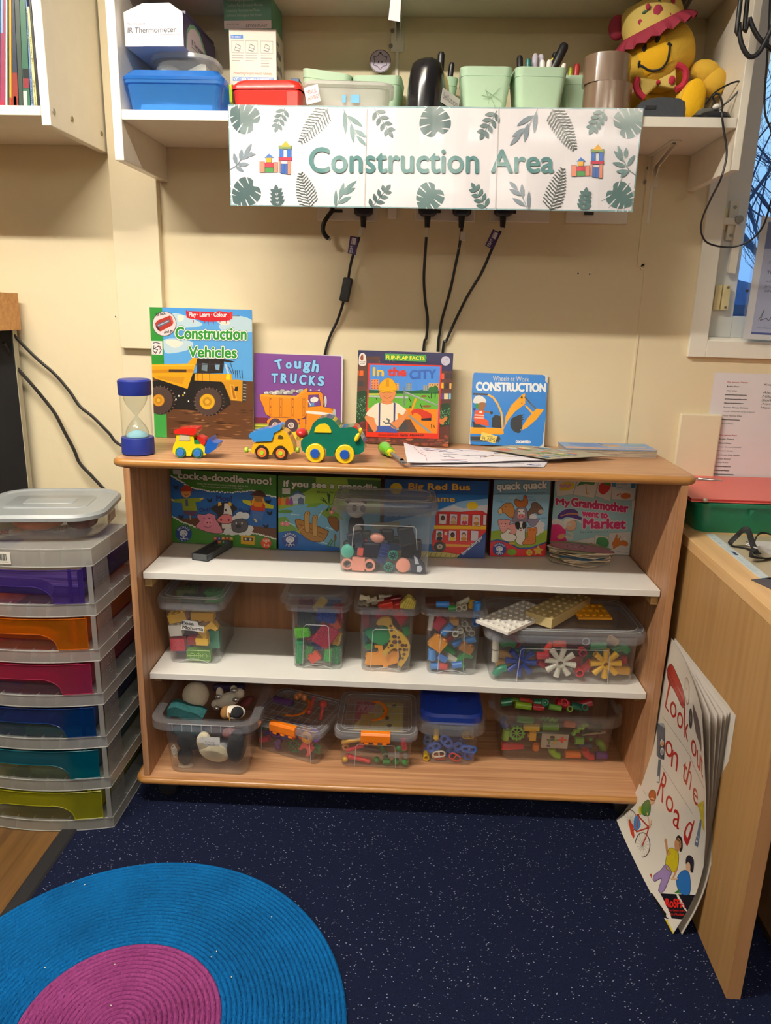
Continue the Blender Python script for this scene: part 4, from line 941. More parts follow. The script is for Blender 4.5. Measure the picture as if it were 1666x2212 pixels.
# ---------------------------------------------------------------- things on top of the bookcase
def face_M(x,y,z,yaw,lean):
    """frame of an upright face: x along its foot, z up it, -y out of it"""
    return T(x,y,z) @ RZ(yaw) @ RX(-lean)
def cover_book(name,lab,cat,x,y,yaw,lean,w,h,th,art,cover='e8e4dc',page='e6dfd0',z=ZT,group=None,rough=.3):
    e = thing(name,lab,cat,M=face_M(x,y,z+.0004+th*math.sin(R(lean)),yaw,lean) ,group=group)
    c = MB(mat(cover,rough));c.span((-w/2,0,0),(w/2,.0012,h));c.span((-w/2,th-.0012,0),(w/2,th,h));c.span((-w/2,0,0),(-w/2+.0015,th,h))
    art.into(c,lambda u,v,d: (u-w/2,-d,v));part('cover',c,e)
    p = MB(mat(page,.8));p.span((-w/2+.0016,.0013,.002),(w/2-.002,th-.0013,h-.002));part('pages',p,e)
    return e
GB = 'picture books leaning on the wall'
# big activity book
A = Art(.2669,.3415,[(316.7,663),(541,670),(549.4,947),(332,948)],.25,coat=.3);A.crop(230,650,4.9)
A.fill('5aa2de');A.poly([(400,60),(1540,60),(1540,260),(400,200)],'4a97dc'); 
for p_ in (((560,200),(700,130),(900,190),(1000,260),(760,280)),((1100,170),(1300,150),(1520,200),(1530,330),(1300,300)),((580,420),(720,400),(900,440),(850,520),(640,560),(590,520)),((1180,260),(1350,250),(1450,300),(1250,330))): A.blob(p_,'b9d3dd')
for p_ in (((600,430),(700,415),(800,450),(700,500)),((1180,230),(1260,215),(1300,240),(1220,260)),((730,160),(790,150),(800,200),(750,220))): A.blob(p_,'dfe0d0')
A.poly([(420,800),(1560,850),(1580,1500),(420,1500)],'5b3b26')
rr = random.Random(4)
for i in range(60): x,y = rr.uniform(620,1560),rr.uniform(1150,1450);L = rr.uniform(40,190);A.poly([(x,y),(x+L*.5,y-rr.uniform(3,9)),(x+L,y+rr.uniform(-4,4)),(x+L*.5,y+rr.uniform(4,12))],rr.choice(('7a5233','432a1b','8c6340','3a2418','6b452b')))
A.poly([(425,65),(562,68),(592,672),(455,682)],'2f8a35');A.poly([(415,1176),(624,1180),(634,1466),(480,1480)],'3f9a46')
A.poly([(820,95),(835,110),(870,108),(1130,118),(1180,108),(1300,128),(1298,206),(1255,212),(1200,216),(1100,222),(1010,216),(940,196),(880,190),(832,178)],'c4202c')
for x,l_ in ((1028,25),(1065,45),(1120,35),(1190,20),(1255,28),(905,18)): A.poly([(x-5,205),(x+5,205),(x+2,215+l_),(x-2,215+l_)],'b81f2a')
A.rect(1294,118,1322,196,'cf3a3a');A.line([(1322,160),(1395,162)],6,'4a5560')
A.text('Play · Learn · Colour',858,122,1260,180,'f4ecec',.02,dy=4)
A.text('Construction',715,278,1470,402,'2f8f32',.03,dy=8,outline='3a4a44',ow=.075);A.z -= 0;A.text('Construction',715,278,1470,402,'f2f2ea',.085,dy=8);A.text('Construction',715,278,1470,402,'2d8c30',.03,dy=8)
A.text('Vehicles',858,484,1370,596,'3a4a44',.105,dy=6);A.text('Vehicles',858,484,1370,596,'f2f2ea',.085,dy=6);A.text('Vehicles',858,484,1370,596,'2d8c30',.03,dy=6)
A.oval(590,243,132,133,'5a4a50');A.oval(590,243,126,127,'dfd0d0');A.poly([(488,238),(520,205),(650,155),(672,170),(690,232),(672,262),(550,325),(528,318),(500,285)],'a8352c');A.poly([(505,250),(640,195),(650,225),(530,285)],'5a5f72');A.poly([(520,258),(640,208),(642,216),(524,268)],'b4b6c2');A.poly([(498,270),(512,262),(545,310),(530,318)],'3a2a2a');A.line([(660,175),(680,240)],12,'d0584a')
A.text('Pull back...',497,130,610,165,'2f2a2a',.02,dy=-24);A.text('And go',588,318,680,358,'2f2a2a',.03,dy=-18)
A.poly([(448,425),(570,428),(574,574),(458,570)],'e2ddd6')
for L in ([(470,450),(500,440),(545,455)],[(480,480),(470,530),(500,560),(520,520),(480,510),(530,480)],[(535,480),(560,520),(540,560)]): A.line(L,9,'4a3f55')
for L in ([(525,490),(550,485),(545,520)],[(470,560),(500,545)]): A.line(L,6,'a33c48')
A.poly([(420,870),(960,760),(1240,860),(1320,1090),(1200,1180),(420,1130)],'1f1c1c')          # underbody
A.poly([(455,678),(850,665),(900,604),(960,604),(852,936),(495,828),(455,800)],'e0a21e');A.poly([(455,735),(900,725),(925,760),(455,770)],'c4831a');A.poly([(500,806),(822,808),(795,888),(545,830)],'c98d22');A.rect(645,728,838,760,'4a3522');A.line([(455,690),(935,680)],8,'f0bd48')
A.poly([(950,612),(1230,612),(1350,640),(1310,650),(1240,640),(1230,760),(950,770)],'2c2624');A.poly([(1005,660),(1065,665),(1060,745),(1000,735)],'6c7f88');A.poly([(1140,665),(1195,670),(1190,735),(1150,725)],'7fa0b8');A.poly([(1245,670),(1265,668),(1300,770),(1275,765)],'b9c9d4')
A.poly([(930,770),(1320,770),(1340,860),(925,845)],'d99b22');A.poly([(1210,850),(1380,830),(1475,845),(1478,1060),(1320,1050),(1240,880)],'c98f24');A.poly([(1270,770),(1310,780),(1310,835),(1262,830)],'f0d22a')
A.poly([(1440,840),(1478,850),(1478,1060),(1440,1075)],'3a3634');[A.line([(1450,880+32*i),(1478,884+32*i)],7,'b8b4ac') for i in range(6)]
A.poly([(1305,880),(1345,885),(1385,1040),(1330,1045)],'e0a540');A.poly([(1320,895),(1340,897),(1372,1030),(1345,1032)],'a86a1c');A.poly([(1365,905),(1395,900),(1390,955),(1352,945)],'2c2624')
for L in ([(955,680),(965,850)],[(1010,760),(1010,850)],[(1085,640),(1090,850)],[(935,680),(1230,670)],[(1310,660),(1345,770)],[(1290,700),(1330,770)]): A.line(L,6,'3a3a42')
for x in (1360,1380,1405,1430): A.line([(x,735),(x+8,815)],6,'2c3440')
for x,y,rr_,hub,hr in ((1075,1068,150,'d8a524',80),(545,1062,152,'cf8d2c',62)):
    A.oval(x+12,y,rr_+18,rr_,'2a201d');A.oval(x,y,rr_-4,rr_-4,'4a3a36'); 
    for k in range(24): a = 2*PI*k/24;A.line([(x+12+rr_*1.0*math.cos(a),y+rr_*.96*math.sin(a)),(x+12+rr_*1.1*math.cos(a),y+rr_*1.02*math.sin(a))],9,'6a5a52')
    A.oval(x-8,y,hr+6,hr+6,'7a5a20');A.oval(x-8,y,hr,hr,hub);A.oval(x-8,y,hr*.62,hr*.62,'b58220');A.oval(x-8,y,hr*.3,hr*.3,'d8a93a')
for x,y,c in ((758,1012,'e8e4d8'),(805,1005,'e0c040'),(822,978,'e8e4d8'),(728,1050,'e8e4d8'),(865,1068,'e8e4d8')): A.rect(x-7,y-9,x+7,y+9,c)
cover_book('picture_book','tall blue and green Construction Vehicles book with a yellow dump truck','book',-.5687,-.072,5.2,3.2,.2669,.3415,.006,A,'dfe0dc',group=GB)
# purple truck book
A = Art(.2402,.2292,[(546,764),(739,769),(740,952),(550,948)],.35);A.crop(540,660,5.206)
A.fill('dcd8de');A.poly([(31,541),(1005,575),(1018,590),(1030,1530),(45,1530)],'74408a');A.poly([(45,1262),(200,1265),(210,1340),(48,1340)],'6a2238');A.poly([(48,1332),(700,1340),(1030,1345),(1030,1530),(48,1530)],'a8b038')
for i in range(5): A.poly([(50,1335+i*16),(190,1338+i*16),(190,1345+i*16),(50,1342+i*16)],('4a6a24','d8d45a')[i % 2])
LT,DK = '86c4ee','27305f'
for s_,x,y,x1,y1,r_ in (('T',268,610,358,725,-12),('o',388,640,462,718,0),('u',486,628,566,718,0),('g',585,640,672,765,4),('h',690,618,770,755,8),('T',228,765,310,875,0),('R',335,765,415,882,2),('U',440,765,520,885,2),('C',545,780,632,898,2),('K',655,788,735,905,3),('S',755,795,832,910,3)):
    cx_,cy_ = (x+x1)/2,(y+y1)/2;f_ = lambda X,Y,c=cx_,d=cy_,q=R(r_): (c+(X-c)*math.cos(q)-(Y-d)*math.sin(q),d+(X-c)*math.sin(q)+(Y-d)*math.cos(q))
    A.text(s_,x+8,y+8,x1-8,y1-8,DK,.085,fn=f_);A.text(s_,x+8,y+8,x1-8,y1-8,LT,.045,fn=f_)
for i,(x,y) in enumerate(((180,990),(235,985),(300,975),(360,965),(420,975),(480,965),(540,970),(570,960),(270,995),(330,990),(400,990),(450,990))): A.oval(x,y,34,20,'4a4a4e');A.oval(x,y-2,30,16,('d8d8d4','a8a8a4')[i % 2]);A.line([(x-12,y-2),(x+10,y+4)],3,'6a6a6a')
ORG,OD = 'e08a1c','6b2f16'
A.blob([(105,1008),(300,1012),(520,1018),(620,935),(645,945),(640,1000),(622,1262),(400,1260),(200,1245),(150,1150)],ORG,OD,5,3);A.poly([(105,1005),(515,1018),(630,932),(645,948),(530,1045),(108,1030)],'ea9a2c')
for x in (230,345,480,605): A.poly([(x-14,1040),(x+12,1040),(x+14,1255),(x-10,1255)],'d8841e');A.line([(x-14,1040),(x-10,1255)],3,OD);A.line([(x+12,1040),(x+14,1255)],3,OD);[A.oval(x,y,6,6,OD) for y in (1055,1145,1235)]
A.poly([(640,975),(790,975),(815,995),(825,1140),(960,1165),(958,1280),(900,1400),(635,1400)],ORG);A.line([(640,975),(790,975),(815,995),(825,1140),(930,1160),(958,1290)],5,OD);A.poly([(655,1010),(770,1005),(800,1130),(655,1145)],'6d3d84');A.line([(655,1010),(770,1005),(800,1130),(655,1145)],4,OD,close=True)
A.blob([(680,1050),(720,1030),(765,1045),(760,1080),(710,1095),(680,1080)],'e8e4dc','4a4448',3);A.poly([(670,1100),(720,1095),(725,1135),(668,1140)],'5a8fc0');A.oval(706,1058,16,8,'d8d8d8');A.line([(650,1070),(680,1120)],10,'d8d4cc')
A.poly([(635,1185),(820,1200),(955,1225),(955,1250),(820,1232),(635,1215)],'e8e4dc');A.oval(845,1080,18,60,'c4c8cc');A.line([(830,1030),(840,1130)],5,'4a4a50');A.oval(680,955,10,12,'c8c4be');A.poly([(730,965),(740,948),(750,968)],'e05a2a');A.poly([(755,955),(782,945),(780,968)],'c8ccd4');A.oval(950,1215,18,52,'aab4b8')
A.poly([(190,1300),(240,1262),(520,1268),(560,1310),(540,1350),(200,1345)],'e08a2a')
for x,y,rx in ((285,1350,75),(465,1352,78)): A.oval(x,y,rx,78,'4a3844');A.oval(x,y,rx*.45,34,'d8cfc0');A.oval(x,y,rx*.3,22,'6a5a5a');[A.line([(x,y),(x+28*math.cos(a),y+28*math.sin(a))],5,'d8cfc0') for a in (0,1.25,2.5,3.75,5)]
A.rect(560,1280,625,1400,'d8821c');A.poly([(380,1430),(620,1420),(620,1530),(380,1530)],'e0c23a');A.text('on an',450,1478,580,1505,'3a3020',.01)
cover_book('picture_book','square purple Tough Trucks book with an orange tipper full of stones','book',-.3161,-.0405,2.86,5.0,.2402,.2292,.004,A,'d8d4da',group=GB)
# night city book
A = Art(.2506,.2451,[(772,758),(979,765),(968,969),(769,957)],.35,coat=.15);A.crop(740,740,6.17)
A.fill('2f2f55');A.poly([(185,330),(300,200),(490,195),(490,1200),(180,1300)],'5a3a30');A.rect(320,240,450,290,'4a3a4a');A.poly([(1310,390),(1480,400),(1470,1100),(1280,1100)],'5a3a34')
A.poly([(170,1060),(500,1080),(1440,1130),(1440,1450),(170,1400)],'5a3028')
for i in range(70): x,y = rr.uniform(185,1420),rr.uniform(1070 if i < 15 else 1280,1400);x = x if i > 14 else rr.choice((rr.uniform(185,300),rr.uniform(1290,1420)));A.oval(x,y,rr.uniform(22,50),rr.uniform(10,20),rr.choice(('7a4038','8a4a38','6a4a3a','4a3a34','b0603f')))
for y,c in ((420,'e06a34'),(560,'3a3a40'),(700,'e8b23a')): A.rect(198,y-34,270,y+34,c);A.line([(215,y-34),(212,y+34)],8,'4a342c')
for x,y,c in ((1325,465,'d85a3a'),(1395,463,'3a3034'),(1455,465,'3a3034'),(1318,590,'e8b43a'),(1390,595,'3a3034'),(1450,600,'e0b060'),(1318,735,'5a4a80'),(1378,735,'d8c49a'),(1442,735,'7ab0d0')): A.rect(x-27,y-38,x+27,y+38,c)
for bx0,by0,bx1,by1 in ((180,660,315,1065),(1290,830,1440,1125)):
    A.blob([(bx0-10,by0+60),((bx0+bx1)/2,by0),(bx1+5,by0+30),(bx1+10,by1-60),((bx0+bx1)/2,by1),(bx0-10,by1)],'23402a')
    for i in range(90): x,y = rr.uniform(bx0,bx1),rr.uniform(by0+60,by1-20);A.oval(x,y,7,4,rr.choice(('6aa070','4a8050','8ab88a')),6,rot=rr.uniform(0,180))
for i in range(16): A.oval(rr.uniform(480,1300),rr.uniform(130,300),4,4,'b8b8d0',6)
A.oval(1372,257,62,64,'c9c4d4');A.oval(1390,240,20,16,'b4aec4');A.oval(1350,285,14,12,'b8b2c6')
A.blob([(208,230),(222,170),(258,150),(292,172),(305,230),(298,315),(214,310)],'e6dfd6',n=3);A.blob([(235,190),(258,168),(268,200),(265,245),(240,250),(228,220)],'8c4a2c',n=3);A.text('WALKER',217,262,297,278,'5a4a44',.02);A.text('BOOKS',224,286,290,302,'5a4a44',.02)
A.poly([(560,162),(1107,180),(1105,264),(556,246)],'3f8f4a');A.line([(560,162),(1107,180),(1105,264),(556,246)],7,'5fb060',close=True);A.text('FLIP-FLAP FACTS',572,184,1088,234,'f0e63a',.025,dy=14)
A.poly([(335,288),(1322,318),(1282,1300),(312,1262)],'d8331f');A.poly([(355,308),(1300,335),(1262,1230),(330,1195)],'4c8ada')
A.poly([(345,690),(1280,700),(1270,920),(335,900)],'5fa83a');A.poly([(345,640),(500,650),(900,660),(1150,640),(1285,660),(1280,700),(345,692)],'1f5a34');A.rect(345,690,500,712,'c8cc50');A.poly([(340,880),(1270,905),(1262,1230),(330,1195)],'e0861f');A.poly([(330,1050),(900,1040),(1000,1215),(330,1200)],'5a4038')
for x0,y0,x1,y1,c,nx,ny in ((370,505,478,640,'d88a5a',3,4),(700,560,745,648,'d8a05a',2,3),(845,552,915,652,'8a9aa0',3,4),(1070,588,1140,655,'9aa0a0',3,3),(1145,562,1282,640,'d8a860',4,2)):
    A.rect(x0,y0,x1,y1,c)
    for i in range(nx):
        for j in range(ny): A.rect(x0+(x1-x0)*(i+.25)/nx,y0+(y1-y0)*(j+.25)/ny,x0+(x1-x0)*(i+.7)/nx,y0+(y1-y0)*(j+.7)/ny,'4a4a54' if c != 'd88a5a' else 'a8483a')
for x,y in ((1180,650),(1235,640)): A.oval(x,y,38,50,'2f6a34');A.line([(x,y+40),(x-4,y+110)],10,'2a2a22')
A.poly([(345,716),(870,735),(870,760),(345,738)],'b4b8b8');A.rect(808,600,825,860,'7a7e80');A.poly([(835,668),(1265,845),(1262,862),(835,695)],'a8acac');A.poly([(880,970),(1190,1215),(1150,1220),(875,1000)],'8a8e90');A.line([(840,690),(1262,855)],5,'5a5e60')
A.poly([(960,760),(990,760),(950,870),(905,950),(890,900),(930,850)],'e8a024');A.blob([(915,925),(1000,895),(1080,920),(1180,970),(1175,1030),(1060,1040),(1040,990),(960,950),(930,985)],'c83a28',n=3);A.poly([(1040,1030),(1180,1020),(1180,1060),(1050,1055)],'2a2a2c');A.blob([(760,1090),(850,1080),(860,1170),(760,1180)],'3f4244',n=3)
A.oval(1118,866,60,16,'8a5a34');A.oval(1080,732,40,14,'8a5a34')
for L in ([(445,755),(455,780)],[(880,750),(905,805)],[(1030,830),(1060,900)],[(1140,730),(1155,760)],[(1180,1110),(1185,1160)],[(1215,1120),(1220,1150)],[(895,860),(895,890)],[(912,865),(912,890)]): A.line(L,9,'22261e')
A.text('In',403,345,538,455,'e8b83a',.04,dy=4);A.text('the',600,345,838,455,'c93a34',.05,dy=6);A.text('CITY',892,385,1240,500,'3a62b4',.045,dy=-8)
SK = 'd98a55'
A.blob([(312,970),(400,860),(480,815),(590,835),(700,815),(790,870),(845,920),(800,985),(730,960),(722,1120),(430,1115),(425,1020)],'e8dfc8',n=3);A.poly([(455,1120),(690,1120),(735,1215),(440,1200)],'3f56a0');A.blob([(312,985),(410,1020),(430,1060),(465,1150),(440,1195),(410,1190),(340,1080),(302,1030)],SK,n=3);A.blob([(845,920),(872,960),(800,1080),(715,1165),(640,1130),(640,1080),(720,1040),(800,985)],SK,n=3)
A.blob([(520,780),(650,780),(660,820),(590,840),(520,820)],SK,n=3);A.blob([(495,660),(690,660),(690,740),(640,800),(550,800),(500,740)],SK,'7a4028',3);A.blob([(478,655),(495,560),(560,500),(605,487),(660,510),(705,580),(712,655),(600,682)],'e8a91f','a06a14',4,4);A.poly([(575,500),(612,490),(615,600),(570,605)],'d0901a');A.line([(485,650),(600,668),(705,648)],8,'b87f18');A.line([(545,735),(590,760),(645,735)],5,'8a4a2a');A.line([(525,682),(560,684)],4,'8a4a2a');A.line([(625,682),(660,680)],4,'8a4a2a');A.line([(575,725),(610,725)],4,'a05a34')
A.poly([(480,820),(502,815),(500,1125),(478,1120)],'3f4278');A.poly([(678,815),(702,820),(698,1060),(676,1080)],'3f4278')
A.line([(590,1030),(620,1050),(610,1085),(570,1090)],22,'6a6c70');A.line([(575,1085),(545,1065)],14,'6a6c70');A.line([(612,1080),(720,1165)],20,'6a6c70');A.oval(730,1165,20,16,'8a8c90')
A.blob([(1290,1040),(1340,1030),(1370,1000),(1398,1020),(1380,1060),(1350,1080),(1345,1115),(1300,1100)],'c87838',n=3)
A.text('Illustrated by',480,1224,742,1256,'8a1f1a',.0,dy=4);A.text('Sally Hobson',768,1228,1085,1268,'43202a',.02,dy=4)
e = cover_book('board_book','square night sky In the City flap book with a builder in a yellow helmet','book',-.03,-.0735,-4.0,4.5,.2506,.2451,.018,A,'3a3048',group=GB)
part('flap',MB(mat('c9b8a4',.6)).span((-.05,.004,.2452),(.09,.012,.2475)),e)
# blue board book
A = Art(.2008,.1934,[(1021,806),(1179,811),(1173,966),(1012,957)],.35,coat=.2);A.crop(980,780,3.6217)
A.fill('d8d2c4');A.blob([(155,100),(300,96),(500,100),(680,112),(700,160),(722,200),(712,400),(695,560),(690,640),(640,668),(400,664),(200,650),(125,632),(140,400)],'2a7fd2',n=4)
A.text('Wheels at Work',298,118,576,156,'dcd6c4',.004,dy=8);A.text('CONSTRUCTION',174,166,702,228,'eef2f4',.05,dy=13)
Y_ = 'f0a820'
A.poly([(130,505),(378,518),(384,560),(365,568),(122,556)],Y_);A.poly([(150,246),(262,252),(262,266),(150,262)],'2a2a30');A.line([(265,262),(300,280),(335,330),(365,400),(376,520)],15,'f0b64a');A.poly([(385,520),(395,430),(440,340),(520,262),(545,250),(548,330),(470,390),(420,450)],Y_);A.poly([(540,340),(560,345),(612,398),(600,408)],Y_);A.poly([(635,368),(695,374),(640,450),(560,520),(526,532),(530,500),(570,440)],Y_)
A.line([(546,280),(590,330),(630,368)],12,'5a6068');A.line([(546,280),(585,322)],5,'22262c');A.oval(520,282,8,9,'3a2a14');A.oval(521,326,4,5,'3a2a14')
A.blob([(525,420),(515,548),(465,545),(435,505),(440,450),(480,425)],'25282e',n=3);[A.poly([(520,415+i*14),(546,410+i*22),(522,428+i*14)],'25282e') for i in range(3)];A.oval(514,532,5,5,'c8a040')
A.poly([(140,460),(250,510),(240,512),(150,510)],'25282e');A.poly([(292,440),(318,412),(358,425),(364,518),(290,510)],'25282e')
A.blob([(150,320),(160,280),(195,264),(235,285),(248,318),(200,325)],'e8e4dc',n=3);A.blob([(190,325),(238,320),(240,350),(225,382),(190,378)],'9a6236',n=3);A.oval(178,345,12,22,'2f8a3c');A.oval(158,370,12,10,'2a3a80');A.poly([(165,378),(230,380),(232,440),(265,460),(268,500),(240,495),(165,480),(150,440)],'e0562a');A.poly([(160,408),(232,415),(232,424),(160,418)],'e8c8b8');A.poly([(158,428),(232,434),(232,442),(158,438)],'e8c8b8');A.line([(235,388),(282,396)],13,'9a6236');A.oval(288,398,12,12,'22222a');A.oval(206,392,12,10,'e8e4dc')
A.poly([(128,574),(350,580),(358,600),(345,628),(130,618)],'2a2f38');A.line([(135,578),(340,584)],4,'6a7078');A.line([(135,612),(335,622)],4,'6a7078')
A.poly([(213,545),(333,580),(315,637),(200,605)],'ead36a');A.text('with',252,568,296,584,'5a5030',.0,dy=8);A.text('FLAPS',215,580,316,610,'5a5030',.005,dy=18);A.text('cocoretto',478,612,592,636,'f2f4f4',.04,dy=4)
cover_book('board_book','small worn bright blue board book with a yellow digger arm','book',.2533,-.0365,-1.4,9.5,.2008,.1934,.016,A,'cfc8b8','d6cdb8',group=GB)

# hourglass
hx = px(300,980,Z=ZT);HX,HY = hx.x,-.317
zt_,zu,zl_ = px(300,816,Y=HY).z,px(300,856,Y=HY-.03).z,px(300,948,Y=HY-.03).z
hg = thing('hourglass','chunky sand timer with navy blue ends and pale blue sand','sand timer',(HX,HY,ZT))
NV = mat('1e2f86',.4);r0 = .0385;h_ = zt_-ZT-.003;hl,hu = zl_-ZT,zu-ZT
t = MB(NV);t.lathe([(.0,.0),(r0*.9,0),(r0,.004),(r0*.985,hl-.002),(r0*.97,hl),(0,hl)],n=40);part('base_cap',t,hg)
t = MB(NV);t.lathe([(0,hu),(r0*.97,hu),(r0*.985,hu+.002),(r0,h_-.004),(r0*.9,h_),(0,h_)],n=40);part('top_cap',t,hg)
GL = clear('fbfcfb',.015,'ffffff',1.0,.03);t = MB(GL);t.lathe([(r0*.93,hl),(r0*.93,hu)],n=40);part('tube',t,hg)
hm = (hl+hu)/2;H2 = hu-hm;t = MB(clear('f6f8f6',.03,'ffffff',1.4,.02));pr_ = []
for k in range(0,21):
    s_ = k/20*2-1;rr_ = .0025+.0255*math.sin(min(1,abs(s_)*1.05)*PI*.5)**1.1;pr_.append((rr_,hm+s_*H2*.98))
t.lathe(pr_,n=32);part('bulb',t,hg)
t = MB(mat('9ccfe0',.8,noise=.1,nscale=500));t.lathe([(.026,hl+.001),(.0255,hl+.004),(.019,hl+.010),(.009,hl+.0145),(.0,hl+.016)],n=28);part('sand',t,hg)

# toy vehicles: outlines drawn on the plane the toy stands in
def outl(pts,crop,Y):
    return [(lambda p: (p.x,p.z))(px(crop[0]+x/crop[2],crop[1]+y/crop[2],Y=Y)) for x,y in pts]
def wheel(root,c,r,Y,parts_,d=.012,name='wheel'):
    p = px(c[0],c[1],Y=Y);mb = MB()
    for k,(rf,col,dd) in enumerate(parts_): mb.lathe([(0,dd),(r*rf*.92,dd),(r*rf,dd-.0015),(r*rf,-d)],T(p.x,Y,ZT+r) @ RX(90),mat(col,.3,coat=.2),28)
    return part(name,mb,root,world=True)
# green car
C5 = (500,740,5.048);YC = -.338
car = thing('toy_car','rounded green plastic toy car with yellow tyres and windows','toy car',(-.19,YC+.03,ZT));GRN = mat('0f6b56',.2,coat=.6);YE = mat('efd026',.28,coat=.3)
t = MB(GRN);t.prism(outl([(758,1130),(758,1075),(790,1035),(838,1010),(868,935),(890,880),(945,832),(1030,815),(1092,830),(1140,875),(1190,940),(1205,930),(1325,920),(1372,945),(1405,1010),(1440,1080),(1452,1110),(1448,1185),(1400,1215),(1340,1222),(1320,1150),(1255,1105),(1190,1115),(1135,1165),(1115,1240),(1040,1242),(1025,1160),(950,1092),(880,1095),(825,1140),(805,1205),(775,1180)],C5,YC),.062,T(0,YC,0));part('body',t,car,.0085,world=True).modifiers[0].segments = 4
t = MB(YE);t.prism(outl([(903,978),(920,922),(965,886),(1025,880),(1062,905),(1090,955),(1090,982)],C5,YC),.003,T(0,YC-.0022,0));part('side_window',t,car,.001,world=True)
t = MB(YE);t.prism(outl([(1088,850),(1106,836),(1196,946),(1176,966)],C5,YC),.05,T(0,YC+.004,0));part('windscreen',t,car,.002,world=True)
t = MB(mat('1d5f9a',.3));t.prism(outl([(1205,928),(1240,924),(1295,945),(1190,965)],C5,YC),.04,T(0,YC+.012,0));part('bonnet_vent',t,car,.002,world=True)
t = MB(mat('c92a22',.3,coat=.3));t.prism(outl([(1310,970),(1335,905),(1372,925),(1418,1060),(1405,1105),(1380,1100)],C5,YC),.05,T(0,YC+.002,0));part('grille',t,car,.003,world=True)
for (x,y),dy in (((1372,1035),-.004),((1398,978),.012)): p = px(C5[0]+x/C5[2],C5[1]+y/C5[2],Y=YC+dy);part('headlight',MB(YE).ball(.0055,.006,.0115,T(*p) @ RY(22)),car,world=True)
t = MB(mat('c92a2c',.3,coat=.3));p = px(C5[0]+770/C5[2],C5[1]+985/C5[2],Y=YC+.03);t.ball(.0145,.022,.0115,T(*p) @ RY(18));part('rear_seat',t,car,world=True)
for x,y in ((912,1197),(1236,1205)): wheel(car,(C5[0]+x/C5[2],C5[1]+y/C5[2]),.0225,YC-.008,((1,'efd026',0),(.5,'2456b4',.004)),.014)
for x,y in ((912,1197),(1236,1205)): wheel(car,(C5[0]+x/C5[2],C5[1]+y/C5[2]),.0225,YC+.068,((1,'efd026',0),),.012)
# dump truck
YD = -.325;dt = thing('toy_truck','small yellow toy tipper truck with a sky blue skip','toy truck',(-.33,YD+.02,ZT));YB2 = mat('e8b520',.25,coat=.4)
t = MB(YB2);t.prism(outl([(212,1200),(222,1150),(245,1095),(450,1086),(470,1000),(500,968),(560,955),(605,985),(640,1040),(672,1110),(680,1190),(640,1222),(610,1170),(560,1125),(510,1125),(460,1170),(440,1222),(410,1222),(395,1160),(350,1120),(300,1120),(262,1160),(245,1215)],C5,YD),.045,T(0,YD,0));part('body',t,dt,.004,world=True)
t = MB(mat('3a8fd8',.25,coat=.4));t.prism(outl([(192,1010),(215,978),(440,925),(515,893),(548,912),(535,950),(465,985),(462,1015),(442,1070),(240,1082),(225,1045),(200,1040)],C5,YD),.05,T(0,YD-.003,0));part('skip',t,dt,.004,world=True)
t = MB(mat('4a3c20',.4));t.prism(outl([(508,1046),(515,1010),(540,1008),(565,1030),(560,1048)],C5,YD),.003,T(0,YD-.0012,0));t.prism(outl([(600,1000),(612,990),(632,1030),(622,1040)],C5,YD),.03,T(0,YD+.008,0));part('window',t,dt,world=True)
LG = mat('a8cc3a',.35)
for x in (165,722): p = px(C5[0]+x/C5[2],C5[1]+1172/C5[2],Y=YD+.02);t = MB(LG);t.lathe([(0,-.004),(.006,-.004),(.0075,-.002),(.0075,.002),(.006,.004),(0,.004)],T(*p) @ RY(90),n=16);q = px(C5[0]+(215 if x < 300 else 670)/C5[2],C5[1]+1175/C5[2],Y=YD+.02);t.tube([p,q],.002,n=6);part('coupling',t,dt,world=True)
t = MB(LG);t.prism(outl([(405,1222),(415,1180),(440,1180),(448,1222)],C5,YD),.04,T(0,YD+.002,0));part('chassis',t,dt,.001,world=True)
for x in (332,537):
    for yy in (YD-.004,YD+.052): wheel(dt,(C5[0]+x/C5[2],C5[1]+1192/C5[2]),.0163,yy,((1,'2c2320',0),(.7,'e8803a',.0012),(.33,'a4cc34',.003)),.012)
# loader
C4 = (230,650,4.9);YL = -.345;ld_ = thing('toy_loader','little yellow toy loader with a red roof and a blue front bucket','toy digger',(-.525,YL+.02,ZT));YL2 = mat('f0d51e',.25,coat=.4)
t = MB(YL2);t.prism(outl([(700,1600),(705,1540),(735,1480),(742,1415),(920,1412),(930,1520),(1000,1518),(1040,1560),(1055,1630),(1010,1640),(1000,1580),(960,1555),(910,1580),(895,1640),(845,1640),(835,1580),(790,1555),(735,1580),(722,1630)],C4,YL),.04,T(0,YL,0));part('body',t,ld_,.003,world=True)
t = MB(mat('cdbfa0',.4));t.prism(outl([(768,1478),(775,1412),(880,1412),(885,1478)],C4,YL),.002,T(0,YL-.0012,0));part('window',t,ld_,world=True)
t = MB(mat('d8281e',.25,coat=.4));t.prism(outl([(715,1400),(722,1362),(800,1348),(950,1345),(958,1385),(930,1420),(800,1408)],C4,YL),.046,T(0,YL-.003,0));part('roof',t,ld_,.003,world=True)
t = MB(mat('c62a22',.3));t.prism(outl([(930,1440),(965,1432),(1025,1460),(1042,1500),(1030,1530),(995,1520),(960,1475)],C4,YL),.03,T(0,YL+.005,0));t.prism(outl([(920,1475),(965,1470),(985,1515),(930,1518)],C4,YL),.034,T(0,YL+.003,0),mat('177a4a',.3));part('engine',t,ld_,.002,world=True)
t = MB(mat('1f5cb8',.25,coat=.4));t.prism(outl([(1045,1610),(1050,1540),(1075,1470),(1105,1440),(1120,1490),(1190,1508),(1165,1560),(1085,1615)],C4,YL),.044,T(0,YL-.004,0));part('bucket',t,ld_,.002,world=True)
